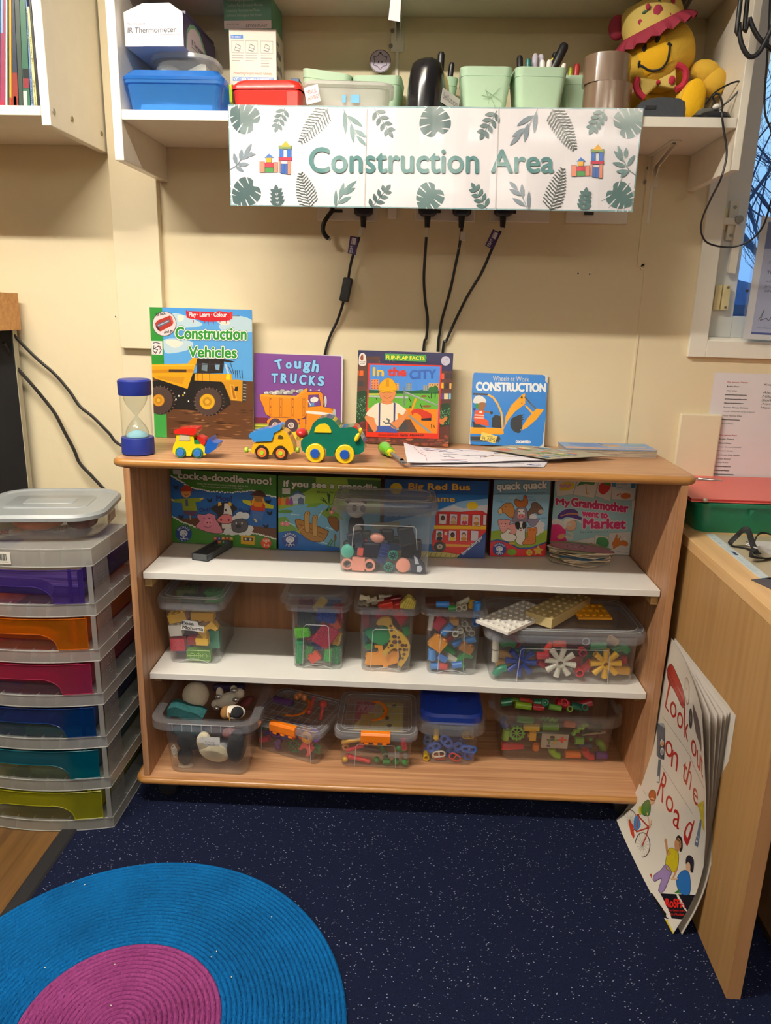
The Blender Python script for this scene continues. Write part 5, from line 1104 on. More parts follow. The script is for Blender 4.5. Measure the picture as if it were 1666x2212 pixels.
for x in (783,963):
    for yy in (YL-.004,YL+.046): wheel(ld_,(C4[0]+x/C4[2],C4[1]+1608/C4[2]),.0128,yy,((1,'2f7a6a',0),(.68,'3a78c8',.002)),.01)
# toy screwdriver
a,b = px(829,966,Z=ZT+.017),px(874,1000,Z=ZT+.012);d = (b-a);L = d.length;Mq = T(*a) @ d.to_track_quat('Z','Y').to_matrix().to_4x4()
sd = thing('toy_screwdriver','toy screwdriver with a fat lime green handle lying before the city book','toy tool',M=Mq)
t = MB(mat('62b82a',.25,coat=.4));t.lathe([(0,-.006),(.01,-.005),(.0158,.004),(.0165,.018),(.013,.034),(.0105,.046),(.0125,.054),(.011,.058),(0,.058)],n=24);part('handle',t,sd)
t = MB(mat('e0d622',.3));t.lathe([(.0088,.058),(.0088,.072),(.0,.073)],n=16);t.ball(.008,.004,.012,T(0,-.0125,.012));part('collar',t,sd)
t = MB(mat('8d8f92',.35,metal=.5));t.lathe([(.0045,.072),(.0042,L*.8),(.006,L*.88)],n=10);t.box(.012,.003,L*.12,T(0,0,L*.88));part('blade',t,sd)
# drawings on white paper
def sheet(name,lab,corners,z0,curl,col,scrib,cat='paper',nn=14,colors=None):
    C_ = [px(x,y,Z=ZT+z0) for x,y in corners]
    def f(u,v,d=0):
        p = C_[0].lerp(C_[1],u).lerp(C_[3].lerp(C_[2],u),v);return (p.x,p.y,ZT+z0+d+curl(u,v))
    t = MB(mat(col,.7));t.grid(lambda u,v: f(u,1-v),nn,8);t.grid(lambda u,v: f(u,v,-.0008),nn,8)
    for c,pts in scrib:
        for p0,p1 in zip(pts,pts[1:]):
            n_ = 6;t.tube([Vector(f(p0[0]+(p1[0]-p0[0])*k/n_,p0[1]+(p1[1]-p0[1])*k/n_,.0003)) for k in range(n_+1)],.0005,m=mat(c,.7),n=4)
    return solo(name,t,lab,cat,'drawings on the bookcase top' if cat == 'paper' else None)
def scr(n,seed,cols):
    r_ = random.Random(seed);out = []
    for i in range(n):
        x,y = r_.uniform(.05,.9),r_.uniform(.05,.9);L = r_.uniform(.05,.25);out.append((r_.choice(cols),[(x,y),(min(.98,x+L*.5),y+r_.uniform(-.06,.06)),(min(.98,x+L),min(.98,max(.02,y+r_.uniform(-.1,.1))))]))
    return out
sheet('drawing','bottom white scribbled drawing showing a dark crumpled lower edge',[(878,975),(1195,984),(1175,1009),(884,1007)],.0015,lambda u,v: .001*math.sin(u*9)**2,'d8d2d6',scr(8,2,('3a3a4a','4a4a9a')))
sheet('drawing','top white sheet of scribbled pen drawings with a curled left corner',[(872,966),(1062,974),(1216,994),(880,1003)],.006,lambda u,v: .012*max(0,.18-u)/.18*(1-v*.6)+.002*math.sin(u*7)**2+.006*max(0,u-.75)*v,'e8e2e8',scr(26,5,('3a3a44','5a5a8a','6a3a5a','b05a6a','c8b84a'))+[('b0405a',[(.1,.1),(.12,.45),(.15,.6),(.13,.9)])])
sc_ = random.Random(8)
e = sheet('picture_card','bent colourful picture card lying across the drawings',[(1042,968),(1180,966),(1328,984),(1185,992)],.012,lambda u,v: .006*math.sin(u*PI)*(1-v),'a8a08a',[],'card')
Cc = [px(x,y,Z=ZT+.012) for x,y in ((1042,968),(1180,966),(1328,984),(1185,992))]
t = MB()
for i in range(26):
    u,v = sc_.uniform(.08,.92),sc_.uniform(.12,.88);c = sc_.choice(('c8503a','5a8ab0','d8a07a','7a9a5a','b8c8d8','e0d0a0','d87a5a'));w_ = sc_.uniform(.03,.07);q = []
    for k in range(7): a = 2*PI*k/7;uu,vv = u+w_*math.cos(a),v+w_*1.3*math.sin(a);p = Cc[0].lerp(Cc[1],uu).lerp(Cc[3].lerp(Cc[2],uu),vv);q.append((p.x,p.y,ZT+.0125+.006*math.sin(uu*PI)*(1-vv)+i*.00002))
    t.add(q,[tuple(range(7))],mat(c,.45))
part('print',t,e,world=True)
# closed board book lying flat
fl,fr_ = px(1222,984.5,Z=ZT),px(1415,986,Z=ZT);ang = math.degrees(math.atan2(fr_.y-fl.y,fr_.x-fl.x));w_ = (fr_-fl).length
fb = thing('board_book','thick board book with a blue cover lying flat at the right end','book',M=T(fl.x,fl.y-.004,ZT) @ RZ(ang-5))
w_ *= .98;dp = .094
for k in range(5): part('board_page',MB(mat('b8a894',.6)).span((.001,0,k*.0036),(w_-.001,dp,k*.0036+.0031)),fb,.0008)
t = MB(mat('7fa2cc',.4));t.span((0,-.001,.0181),(w_,dp,.0205));A = Art(w_,dp,None,.4);A.poly([(0,.7),(.3,.72),(.45,.86),(1,.9),(1,1),(0,1)],'c8a090');A.blob([(.1,.2),(.4,.15),(.45,.5),(.4,.62),(.2,.6)],'5a86c8');A.blob([(.42,.3),(.62,.25),(.66,.5),(.5,.55)],'b89a80');A.line([(.1,.2),(.45,.12),(.48,.4)],.03,'3f6aa0');A.oval(.85,.2,.09,.12,'8ab88a');A.oval(.85,.2,.06,.08,'9ab8d8');A.poly([(.5,.55),(.92,.6),(.92,.7),(.5,.66)],'d8b898')
A.into(t,lambda u,v,d: (u,v,.0205+d));part('cover',t,fb)
# ---------------------------------------------------------------- game boxes on the upper shelf
def game(lab,x,y,yaw,lean,w,h,th,art,edge,group='game boxes on the upper shelf'):
    e = thing('game_box',lab,'game box',M=face_M(x,y,Z1+.0006+th*math.sin(R(lean)),yaw,lean),group=group)
    c = MB(mat(edge,.5));c.span((-w/2,0,0),(w/2,th,h));art.into(c,lambda u,v,d: (u-w/2,-d,v));part('lid',c,e,0)
    return e
def logo(A,x,y,r):
    A.oval(x,y,r,r,'1f3f8c');A.oval(x,y-2,r*.5,r*.42,'e2e4ea');A.rect(x-r*.07,y+r*.25,x+r*.07,y+r*.6,'e2e4ea');A.oval(x,y+r*.6,r*.3,r*.06,'e2e4ea')
    for i in range(7): a = rr.uniform(0,6.28);A.oval(x+r*.28*math.cos(a),y-2+r*.22*math.sin(a),r*.07,r*.06,'8a96b8')
    for s_,sg_,b0 in (('ORCHARD',-1,215),('TOYS',1,125)):
        n = len(s_)
        for i,ch in enumerate(s_):
            a = R(b0+(110*i/(n-1) if sg_ < 0 else -70*i/(n-1)));cx_,cy_ = x+r*.78*math.cos(a),y+r*.78*math.sin(a);q = a+(PI/2 if sg_ < 0 else -PI/2)
            f_ = lambda X,Y,c=cx_,d=cy_,q=q: (c+X*math.cos(q)-Y*math.sin(q),d+X*math.sin(q)+Y*math.cos(q));k = r*.13
            A.text(ch,-k*.7,-k,k*.7,k,'e8eaf0',.02,fn=f_)
def face_blob(A,pts,c,ln='2f2a2a',wd=4): A.blob(pts,c,ln,wd,4)
def eyes(A,x,y,g,r=5): A.oval(x-g,y,r,r*1.3,'1f1c1c');A.oval(x+g,y,r,r*1.3,'1f1c1c')
# farmyard sounds game
A = Art(.2999,.206,[(371,1013),(601,1029),(594,1188),(372,1173)],.35,coat=.15);A.crop(340,1000,3.2667)
A.fill('3c7a2c');A.poly([(90,88),(170,130),(250,182),(380,205),(540,215),(680,200),(760,230),(850,248),(840,545),(90,380)],'1f5fa6')
A.poly([(90,380),(190,400),(300,395),(420,400),(640,450),(840,470),(840,545),(700,545),(100,420)],'5a3624');A.poly([(100,380),(180,425),(280,465),(400,498),(520,512),(650,500),(740,515),(845,548),(840,640),(90,600)],'3c7a2c')
for i in range(60):
    t_ = i/59
    for pts_ in ([(100,90),(170,130),(250,182),(380,207),(540,216),(680,202),(760,232),(842,248)],[(100,382),(180,425),(280,465),(400,498),(520,512),(650,500),(740,515),(838,545)]):
        k = t_*(len(pts_)-1);j = min(int(k),len(pts_)-2);f_ = k-j;x = pts_[j][0]+(pts_[j+1][0]-pts_[j][0])*f_;y = pts_[j][1]+(pts_[j+1][1]-pts_[j][1])*f_;A.oval(x,y+rr.uniform(-3,3),9,5,'e4e6e0',7,rot=rr.uniform(-30,50))
A.text('cock-a-doodle-moo!',158,62,814,112,'d8d6cc',.035,dy=50,outline='23401c',ow=.05)
A.text('Guess the farmyard sounds on the tape and be the',290,142,652,158,'d8dcc8',.0,dy=24);A.text('first to stand your scarecrow in the field!',332,164,612,178,'d8dcc8',.0,dy=18);A.poly([(120,45),(180,48),(176,85),(122,80)],'c4c2bc')
A.text('Moo!',426,236,536,274,'1a2f6e',.05,dy=4);A.text('Oink!',304,326,376,352,'1a2f6e',.04,dy=-4);A.text('Baa!',584,328,660,360,'1a2f6e',.05,dy=8)
for x,y in ((140,172),(378,268),(172,386),(790,278),(795,360),(765,452)): A.blob([(x-20,y-12),(x,y-4),(x+18,y-14),(x+14,y+10),(x,y+18),(x-14,y+8)],'16203c')
# scarecrows
A.line([(235,360),(238,405)],9,'c8a060');A.poly([(118,262),(320,250),(318,276),(245,290),(120,285)],'7f8f2c');A.poly([(178,262),(270,260),(290,345),(185,342)],'7f8f2c');A.poly([(188,345),(285,348),(270,380),(198,375)],'5a3a5a');A.oval(212,218,34,32,'d08a4a');A.poly([(165,205),(262,205),(245,175),(220,160),(190,168)],'b03a2a');A.poly([(205,262),(222,262),(225,312),(205,310)],'3a4a7a');A.line([(200,228),(212,236),(226,228)],4,'5a2a18');A.line([(120,270),(105,262)],12,'d8b45a');A.line([(312,262),(330,256)],12,'d8b45a')
A.poly([(610,265),(680,275),(760,285),(825,310),(820,330),(760,325),(660,310),(610,285)],'b8b82c');A.poly([(668,270),(768,290),(762,350),(665,340)],'b83a2a');A.poly([(672,270),(760,280),(740,320),(690,315)],'d8841f');A.poly([(672,342),(755,355),(735,420),(715,400),(690,415),(675,395)],'4468a8');A.oval(722,252,36,32,'9a6a3a');A.poly([(665,235),(782,250),(760,215),(735,200),(690,208)],'4a2a2a');A.line([(690,260),(675,300)],12,'d8a43a');A.line([(752,262),(765,300)],12,'d8a43a');A.line([(700,420),(690,405)],14,'d8c080')
face_blob(A,[(275,460),(300,420),(285,390),(295,368),(340,372),(370,362),(415,378),(418,405),(440,440),(460,500),(370,498)],'e088a4');A.oval(365,425,28,22,'ec9ab4');A.oval(355,428,5,7,'6a2a3a');A.oval(376,428,5,7,'6a2a3a');eyes(A,352,398,18,4);A.line([(330,455),(365,465),(385,452)],4,'7a3a4a')
face_blob(A,[(385,330),(430,300),(470,288),(520,288),(570,330),(545,350),(535,400),(530,460),(440,440),(430,370)],'26242a');A.poly([(482,292),(515,292),(535,360),(535,470),(460,470),(455,400),(475,360)],'e8e4e0');face_blob(A,[(430,400),(480,368),(535,385),(532,425),(480,436),(435,425)],'e4848a');A.oval(455,408,7,9,'8a2a3a');A.oval(508,410,7,9,'8a2a3a');A.oval(490,340,6,10,'1f1c1c');A.poly([(436,312),(440,280),(458,285),(462,305)],'e8b43a');A.poly([(508,308),(515,280),(532,290),(530,312)],'e8b43a')
for x,y in ((560,400),(590,375),(625,380),(650,470),(500,490),(530,495),(640,495),(600,500),(555,490)): A.oval(x,y,30,24,'e4e8ec',10)
face_blob(A,[(528,430),(560,405),(610,405),(640,430),(630,480),(580,498),(535,485)],'55535a');A.oval(575,455,18,14,'26242a');A.oval(560,432,5,6,'e8e8e8');A.oval(600,432,5,6,'e8e8e8')
logo(A,186,506,58)
for i,(ch,c) in enumerate(zip('HAPPYTOYS',('c83a3a','3a5ac0','d88a2a','c83a3a','d8b43a','3a5ac0','c83a3a','3a8a4a','3a5ac0'))):
    x,y = 398+(i % 5)*28,528+(i//5)*26;A.rect(x,y,x+24,y+22,c);A.text(ch,x+6,y+5,x+18,y+17,'e8e0d8',.03)
A.poly([(590,515),(688,522),(684,584),(588,576)],'d8a42a');A.poly([(605,530),(672,535),(670,558),(604,552)],'3a3430');A.oval(622,542,8,8,'d8d4c8');A.oval(655,545,8,8,'d8d4c8');A.oval(762,570,36,37,'d8502a');A.text('age',742,545,786,566,'f0d8c8',.02);A.text('3-6',744,575,784,594,'f0d8c8',.02)
game('green farmyard game box with pig, cow and sheep at the left end',-.5109,-.1179,-5.2,2.6,.2999,.206,.046,A,'2f4a26')
# river game
A = Art(.2758,.2051,[(602,1030),(823,1035),(818,1205),(600,1189)],.35,coat=.15);A.crop(340,1000,3.2667)
A.fill('8fb03a');A.poly([(850,95),(1110,110),(1110,170),(1000,230),(850,260)],'3f6a2c');A.poly([(1330,120),(1590,130),(1590,260),(1350,240)],'3f6a2c')
A.poly([(850,340),(1000,300),(1160,300),(1300,350),(1590,380),(1590,640),(1100,600),(900,400),(850,400)],'74b0d4');A.poly([(850,395),(900,385),(980,490),(850,500)],'6f9a44');A.poly([(1130,360),(1260,300),(1300,420),(1180,400)],'7a9a3a');A.poly([(1060,295),(1160,290),(1110,320),(1040,325)],'6f9a3a')
for L in ([(900,420),(960,450)],[(940,370),(990,376)],[(1150,350),(1120,400)],[(1180,470),(1230,490)],[(1100,560),(1180,590)]): A.line(L,8,'b8dcec')
A.poly([(895,490),(960,488),(1040,540),(1130,590),(1260,620),(1590,640),(1590,660),(845,640),(845,500)],'1f62b4')
A.text('if you see a crocodile',893,130,1548,186,'e6e6da',.05,dy=30,outline='33481c',ow=.05);A.text("Don't forget to scream!",1118,205,1440,224,'2a3014',.01,dy=12);A.poly([(882,185),(935,188),(933,228),(882,226)],'c8c6c0')
A.poly([(928,250),(985,205),(1035,240),(1030,300),(945,300)],'c8d4e0');A.poly([(918,255),(985,200),(1045,245),(985,222)],'4a6a9a');A.poly([(985,300),(985,262),(1005,248),(1028,262),(1028,302)],'5a6a8a');[A.line([(945,262+i*10),(985,262+i*10)],2,'8a9ab0') for i in range(4)]
for x,c in ((862,'d0602c'),(885,'d88a3a'),(915,'c84a5a'),(940,'8a4a9a')): A.blob([(x-12,300),(x-8,260),(x,245),(x+9,262),(x+12,300)],c)
face_blob(A,[(970,405),(1070,440),(1180,490),(1190,510),(1150,570),(1060,560),(990,490)],'a87838','5a3a18',5);A.line([(985,440),(1160,520)],5,'6a4420');A.line([(1000,470),(1150,545)],4,'6a4420');A.line([(1060,430),(985,495)],8,'c89850')
for x,y in ((1045,420),(1098,450)): face_blob(A,[(x-12,y+75),(x-18,y),(x-14,y-55),(x+5,y-72),(x+22,y-55),(x+14,y-20),(x+18,y+75)],'c49a58','5a3a18',3);A.oval(x+4,y-52,3,4,'1f1810')
A.blob([(1190,395),(1260,410),(1260,500),(1210,460)],'8a5a2c','4a2a14',4)
for i in range(9): a = rr.uniform(0,6.28);A.poly([(1200,310),(1200+70*math.cos(a),290+70*math.sin(a)),(1214+60*math.cos(a),296+60*math.sin(a))],'1f4a24')
for x,y in ((1235,330),(1215,360),(880,435),(910,440)): [A.oval(x+9*math.cos(a),y+9*math.sin(a),8,8,'e07a9a',8) for a in (0,1.26,2.5,3.8,5)];A.oval(x,y,5,5,'f0d85a',8)
A.line([(1240,520),(1235,610)],5,'3a6a2a');A.oval(1242,545,8,26,'7a4a28');A.line([(1215,560),(1180,610)],8,'3f7a2c');A.line([(1225,570),(1200,610)],8,'3f7a2c');A.oval(900,350,50,12,'5a8a3a')
logo(A,928,552,57)
game('river game box with meerkats rowing a wooden boat, second from left',-.2186,-.1230,2.9,2.2,.2758,.2051,.046,A,'33481f')
# bus game
A = Art(.2748,.2122,[(832,1037),(1057,1041),(1047,1207),(838,1206)],.35,coat=.15);A.crop(700,1020,4.384)
A.fill('1f6ab4');A.poly([(570,75),(1570,90),(1570,230),(570,210)],'1a4f96');A.poly([(560,520),(1060,390),(1300,290),(1560,260),(1560,700),(560,700)],'8ab4dc');A.poly([(1120,370),(1240,330),(1330,360),(1420,340),(1560,320),(1560,420),(1080,420)],'d4d4e0');A.oval(690,170,60,55,'e8c83a');A.oval(1410,332,52,38,'e8c42a');A.poly([(560,760),(1540,780),(1530,850),(560,850)],'c8c07a')
for i in range(12): A.line([(1000+i*46,782),(985+i*46,815)],4,'5a5440')
A.text('Big Red Bus',808,118,1385,196,'e8b454',.03,dy=4,outline='6a4a2c',ow=.04);A.text('Game',985,238,1245,292,'e8b454',.03,dy=4,outline='6a4a2c',ow=.04);A.text('Collect passengers',615,350,980,372,'3f62a0',.01);A.text('and be first to fill your',615,385,985,405,'9ab4d0',.01);A.text('bus to win!',615,428,815,448,'9ab4d0',.01)
face_blob(A,[(1075,410),(1110,394),(1300,394),(1545,410),(1545,770),(1150,770),(1055,740),(1050,600),(1075,540)],'cf3230','7a1a1a',4);A.poly([(1060,525),(1545,520),(1545,555),(1060,558)],'e8b82c');A.poly([(1170,695),(1400,700),(1390,722),(1170,718)],'e0a03a')
WN = [(1098,408,1180,515),(1198,408,1278,520),(1298,408,1380,522),(1405,412,1490,530),(1505,412,1545,520),(1075,565,1150,668),(1192,565,1272,672),(1294,562,1374,672),(1392,562,1472,668)]
for i,(x0,y0,x1,y1) in enumerate(WN):
    A.poly([(x0,y0),(x1,y0+4),(x1-4,y1),(x0-2,y1-4)],'9a2424');A.poly([(x0+6,y0+6),(x1-6,y0+9),(x1-10,y1-6),(x0+4,y1-8)],'d8d0e0')
    if i not in (4,8): cx_,cy_ = (x0+x1)/2,(y0+y1)/2;A.oval(cx_,cy_+30,27,20,('e8e4e0','c8a070','c83a5a','b8803a','','22262a','e0c23a','c88a3a')[i]);A.oval(cx_,cy_-8,20,24,('3a2a22','8a7a80','e0b03a','c8945a','','2a6a4a','2a2220','5a4a40')[i]);A.oval(cx_,cy_,15,18,('6a4630','e0b090','e8c09a','e8c09a','','8a5a3a','5a3a28','e0b48a')[i])
A.rect(1158,582,1182,612,'e0e0d8');A.oval(1118,722,55,48,'332c2c');A.oval(1118,722,26,23,'c0b8a8');A.oval(1118,722,10,9,'6a5a4a')
A.poly([(1268,822),(1545,568),(1540,850),(1268,850)],'243f80');f_ = lambda X,Y: (1335+(X)*.76+Y*.65,800-(X)*.69+Y*.72);A.text('Ravensburger',0,-36,235,0,'e0e4ec',.03,fn=f_)
game('blue Big Red Bus game box partly hidden by the clear tub',.0689,-.1340,3.6,1.2,.2748,.2122,.05,A,'1d2f55')
# quack quack game
A = Art(.1551,.2115,[(1066,1037),(1187,1039),(1180,1201),(1059,1204)],.35,coat=.15);A.crop(1030,1020,3.874)
A.fill('8ec0e0');A.poly([(100,60),(620,60),(620,190),(100,190)],'6a98b8');A.poly([(100,500),(250,480),(420,500),(620,480),(620,720),(100,720)],'8aa82c');A.poly([(100,590),(180,570),(260,590),(360,640),(460,635),(620,575),(620,720),(100,720)],'c42a34');A.line([(100,590),(180,570),(260,590),(360,640),(460,635),(610,575)],12,'2a4a94')
A.text('quack quack',166,88,578,165,'e4e6e2',.04,dy=-8,outline='4a6070',ow=.05);A.text('Make lots of noisy tricks and fun in this fun matching game!',168,174,575,186,'1f2a3a',.01,dy=-6);A.text('neigh!',165,232,238,252,'3a8ac0',.0,dy=8);A.text('cluck',425,195,475,212,'3a8ac0');A.text('cluck!',430,222,490,240,'3a8ac0');A.text('moo!',270,200,325,220,'c8d4e0');A.text('baa!',535,372,582,390,'3a8ac0')
face_blob(A,[(178,320),(205,290),(240,260),(290,262),(315,310),(330,370),(280,380),(230,340),(190,352)],'c88a48','5a3418',4);A.poly([(178,318),(205,300),(212,345),(185,352)],'e0c090');A.line([(210,300),(222,345)],5,'a03a2a');A.oval(240,290,4,5,'1f1810')
face_blob(A,[(315,255),(325,225),(360,240),(385,235),(392,200),(412,200),(425,260),(400,290),(340,290)],'b86a30','5a2c14',4);A.oval(403,210,10,8,'c83a30')
face_blob(A,[(410,360),(450,300),(460,260),(500,255),(545,300),(552,340),(515,352),(480,340),(440,390)],'6a5448','32241c',4);A.oval(535,330,22,18,'c0b0a8');A.oval(500,290,4,6,'14100c')
face_blob(A,[(330,310),(370,292),(415,305),(430,400),(400,425),(300,415),(310,370)],'8a7a90','3a3040',4);A.poly([(350,310),(395,310),(405,370),(345,372)],'e8e4e4');A.oval(373,368,34,20,'d88a8a');A.oval(360,368,4,6,'6a2a3a');A.oval(386,368,4,6,'6a2a3a');eyes(A,373,330,18,4)
face_blob(A,[(178,415),(190,395),(225,400),(265,395),(285,410),(275,440),(320,430),(335,500),(310,525),(220,510),(190,460)],'e8a0a0','7a4040',4);A.oval(225,455,22,16,'f0b4b4');eyes(A,225,432,18,4);A.oval(218,455,3,4,'8a3a3a');A.oval(233,455,3,4,'8a3a3a')
for x,y in ((510,420),(540,440),(535,480),(505,500),(470,375),(490,470)): A.oval(x,y,30,28,'e0e2e8',10)
face_blob(A,[(425,400),(450,388),(500,390),(525,385),(510,420),(480,455),(450,445)],'8a84a4','3a3648',3);A.oval(475,372,28,16,'e4e6ec',10)
face_blob(A,[(325,430),(350,412),(395,412),(418,440),(408,490),(405,600),(345,600),(330,540),(335,480)],'e6e4e2','26242a',4);A.blob([(325,430),(350,412),(366,440),(355,480),(330,465)],'26242a');A.blob([(418,440),(395,412),(382,440),(390,475),(412,465)],'26242a');A.oval(372,468,8,7,'14100c');A.oval(372,486,12,6,'c85a5a')
face_blob(A,[(240,505),(262,475),(290,490),(270,515),(300,515),(340,545),(300,585),(225,570),(200,525)],'e8e6e0','5a5448',4);A.oval(300,600,26,8,'d89a3a')
face_blob(A,[(425,480),(432,460),(470,465),(500,460),(508,490),(495,530),(498,580),(480,600),(390,602),(410,560),(430,530)],'d07a34','6a3414',4);eyes(A,466,482,16,4);[A.line([(430,540+i*16),(480,545+i*16)],5,'a8541c') for i in range(3)]
logo(A,195,648,57);A.oval(300,672,42,28,'6a9a2a');A.oval(448,672,26,26,'e0c82a');A.text('age',434,656,462,668,'3a4a8a',.01);A.text('3-6',436,674,460,686,'3a4a8a',.02)
A.poly([(520+48*(1 if i % 2 == 0 else .5)*math.cos(R(i*36-90)),655+48*(1 if i % 2 == 0 else .5)*math.sin(R(i*36-90))) for i in range(10)],'d8b84a')
game('narrow pale blue quack quack game box with a pile of farm animals',.298,-.0975,8.2,2.2,.1551,.2115,.038,A,'7a2a34')
# shopping memory game
A = Art(.2229,.203,[(1197.8,1039.4),(1372,1044.5),(1360.4,1199.4),(1187,1196)],.35,coat=.15);A.crop(1030,1020,3.874)
A.fill('9cc8d0');CD = 'd8d6d4'
for q in ([(652,70),(830,75),(800,185),(665,205)],[(835,80),(1010,85),(975,218),(803,190)],[(1015,85),(1130,90),(1110,245),(988,200)],[(1122,90),(1320,95),(1305,238),(1120,228)],[(1285,240),(1325,230),(1310,380),(1295,380)],[(820,580),(985,545),(990,650),(830,660)],[(992,525),(1108,540),(1112,680),(985,640)],[(1105,510),(1285,498),(1278,680),(1108,660)],[(1125,658),(1280,680),(1280,720),(1110,700)]): A.poly(q,CD);A.line(q,3,'a8a8a4',close=True)
A.blob([(690,130),(720,85),(800,90),(810,130),(760,150),(700,155)],'d8c23a');[A.oval(700+18*i,110+(i % 2)*14,13,12,'c890b0',8) for i in range(5)]
A.poly([(830,118),(860,82),(985,85),(972,110),(900,100)],'2f7a44');A.line([(905,100),(915,185),(930,180)],7,'c8882c');A.blob([(1015,120),(1040,92),(1110,95),(1100,150),(1050,190),(1015,160)],'c42a34');A.poly([(1055,88),(1115,92),(1100,115),(1060,108)],'2f8a3c')
A.poly([(1120,92),(1318,96),(1310,135),(1190,140),(1125,120)],'4a8ab4');A.poly([(1155,90),(1280,92),(1275,155),(1160,148)],'c4d4dc');A.text('Incomplete',1162,96,1245,112,'5a6a80',.0);A.text('Set',1165,118,1205,132,'5a6a80',.0);A.oval(1236,200,42,24,'c86a34');A.line([(1165,195),(1195,180)],7,'c83a34')
for s_,x0,y0,x1,y1,d in (('My',660,218,775,290,10),('Grandmother',790,215,1258,285,52),('went to',880,325,1090,370,18),('Market',892,390,1240,470,2)): A.text(s_,x0,y0,x1,y1,'e4dce0',.11,dy=d);A.text(s_,x0,y0,x1,y1,'c4246c',.05,dy=d)
A.text('Fun with memory!',866,496,1095,514,'4a6a74',.01,dy=-4)
A.blob([(620,440),(680,430),(740,460),(745,560),(780,600),(760,640),(610,640)],'c8246c',n=3);A.blob([(625,420),(650,390),(730,420),(735,480),(690,440),(630,440)],'e0dcd8',n=3);A.blob([(735,420),(790,400),(830,420),(820,480),(760,490)],'e0b494','7a4a34',3,3);A.blob([(720,430),(740,395),(800,385),(860,395),(872,430),(830,400),(760,420),(740,480)],'e4e0dc',n=3)
A.blob([(670,375),(720,320),(800,308),(845,335),(840,360),(875,380),(860,400),(760,375),(700,395)],'4a2a7c',n=3);A.line([(700,368),(760,350),(850,350)],8,'b87a3a');A.oval(775,440,18,14,'d8d4c8');A.line([(740,540),(790,560),(800,520),(770,510)],18,'d8d0cc');A.blob([(670,540),(720,515),(740,540),(700,565)],'d8a070')
A.blob([(835,600),(870,595),(900,620),(960,590),(972,630),(900,650)],'d0882c');A.blob([(1000,600),(1010,555),(1050,545),(1090,560),(1105,600),(1080,640),(1020,640)],'2f7a3c');A.rect(1045,620,1062,665,'7a4a28')
A.blob([(1130,600),(1150,565),(1165,525),(1175,525),(1178,560),(1205,535),(1195,575),(1230,570),(1265,595),(1255,620),(1200,615),(1145,645),(1140,620)],'c87434');A.oval(1240,560,12,14,'e8e4e0')
game('turquoise My Grandmother went to Market game box at the right end',.5024,-.0500,3.2,2.8,.2229,.203,.036,A,'5a7a80')

# grey tray lying on the upper shelf
a,b = px(432,1212,Z=Z1),px(487,1180,Z=Z1);ang = math.degrees(math.atan2(b.y-a.y,b.x-a.x));L = (b-a).length
t = MB(mat('4a4e50',.5));w_ = .046;t.span((0,-w_/2,0),(L,w_/2,.003));t.span((0,-w_/2,0),(L,-w_/2+.003,.018));t.span((0,w_/2-.003,0),(L,w_/2,.018));t.span((0,-w_/2,0),(.003,w_/2,.018));t.span((L-.003,-w_/2,0),(L,w_/2,.018))
for i in range(7): t.span((.012+i*(L-.024)/7,-w_/2+.004,.003),(.016+i*(L-.024)/7,w_/2-.004,.010),mat('35383a',.5))
solo('pen_tray',t,'narrow dark grey ribbed tray lying in front of the farmyard game','tray',M=T(a.x,a.y,Z1+.0005) @ RZ(ang))
# heap of cardboard animal pieces: each piece is one card
cs_ = [('7a9a5a',.155,.09),('c8ccb0',.16,.085),('4a3a30',.15,.08),('a8c070',.15,.085),('d8d4c4',.165,.08),('d8b43a',.13,.07),('5a8ab8',.14,.08),('e0c0b0',.145,.075),('8ab05a',.15,.08),('c8503a',.12,.075),('d8d0c0',.15,.08),('6a9ac0',.1,.07)]
c0_ = px(1262,1226,Z=Z1)
wds = ['pig faced','pale green','dark brown','lime','cream','yellow','blue','pinkish','grass green','red','white','sky blue']
wds2 = ['topmost of','second in','third in','fourth in','fifth in','sixth in','seventh in','eighth in','ninth in','third lowest in','second lowest in','lowest of']
r_ = random.Random(12);N_ = len(cs_)
for i in range(N_-1,-1,-1):
    col,w_,d_ = cs_[i];z_ = Z1+.0004+(N_-1-i)*.0034;m_ = T(c0_.x+r_.uniform(-.012,.012),c0_.y+.045+r_.uniform(-.008,.012),z_) @ RZ(r_.uniform(-28,28)+3)
    pts = []
    for k in range(18):
        a = 2*PI*k/18;q = 1+.12*math.sin(3*a+i)+.08*math.sin(5*a+2*i);pts.append((w_/2*math.cos(a)*q,d_/2*math.sin(a)*q))
    t = MB(mat('c4b49c',.7));t.prism(pts,.0026,RX(90) @ T(0,-.0026,0));t.v = [(x,y,abs(z)) for x,y,z in t.v]
    t.add([(x*.97,y*.97,.0028) for x,y in pts],[tuple(range(18))],mat(col,.35))
    e_ = solo('puzzle_piece',t,wds[i]+' cardboard animal puzzle piece, '+wds2[i]+' the heap on the upper shelf','puzzle piece','cardboard puzzle pieces',M=m_)
    if i == 0:
        PK = 'b87f90';k = MB()
        A = Art(.19,.11,None,.4);A.blob([(.08,.55),(.2,.35),(.45,.25),(.7,.3),(.95,.55),(.9,.75),(.55,.85),(.2,.8)],PK,'5a3a48',.012);A.oval(.45,.55,.13,.12,'c890a0');A.oval(.45,.55,.135,.13,'6a4454');A.oval(.45,.55,.12,.115,'c48c9e');A.oval(.41,.55,.02,.03,'5a3444');A.oval(.49,.55,.02,.03,'5a3444');A.oval(.38,.4,.02,.03,'2a1c22');A.oval(.52,.4,.02,.03,'2a1c22');A.oval(.78,.6,.08,.1,'b47888')
        A.into(k,lambda u,v,d: (u-.095,v-.055,.0031+d));part('print',k,e_)
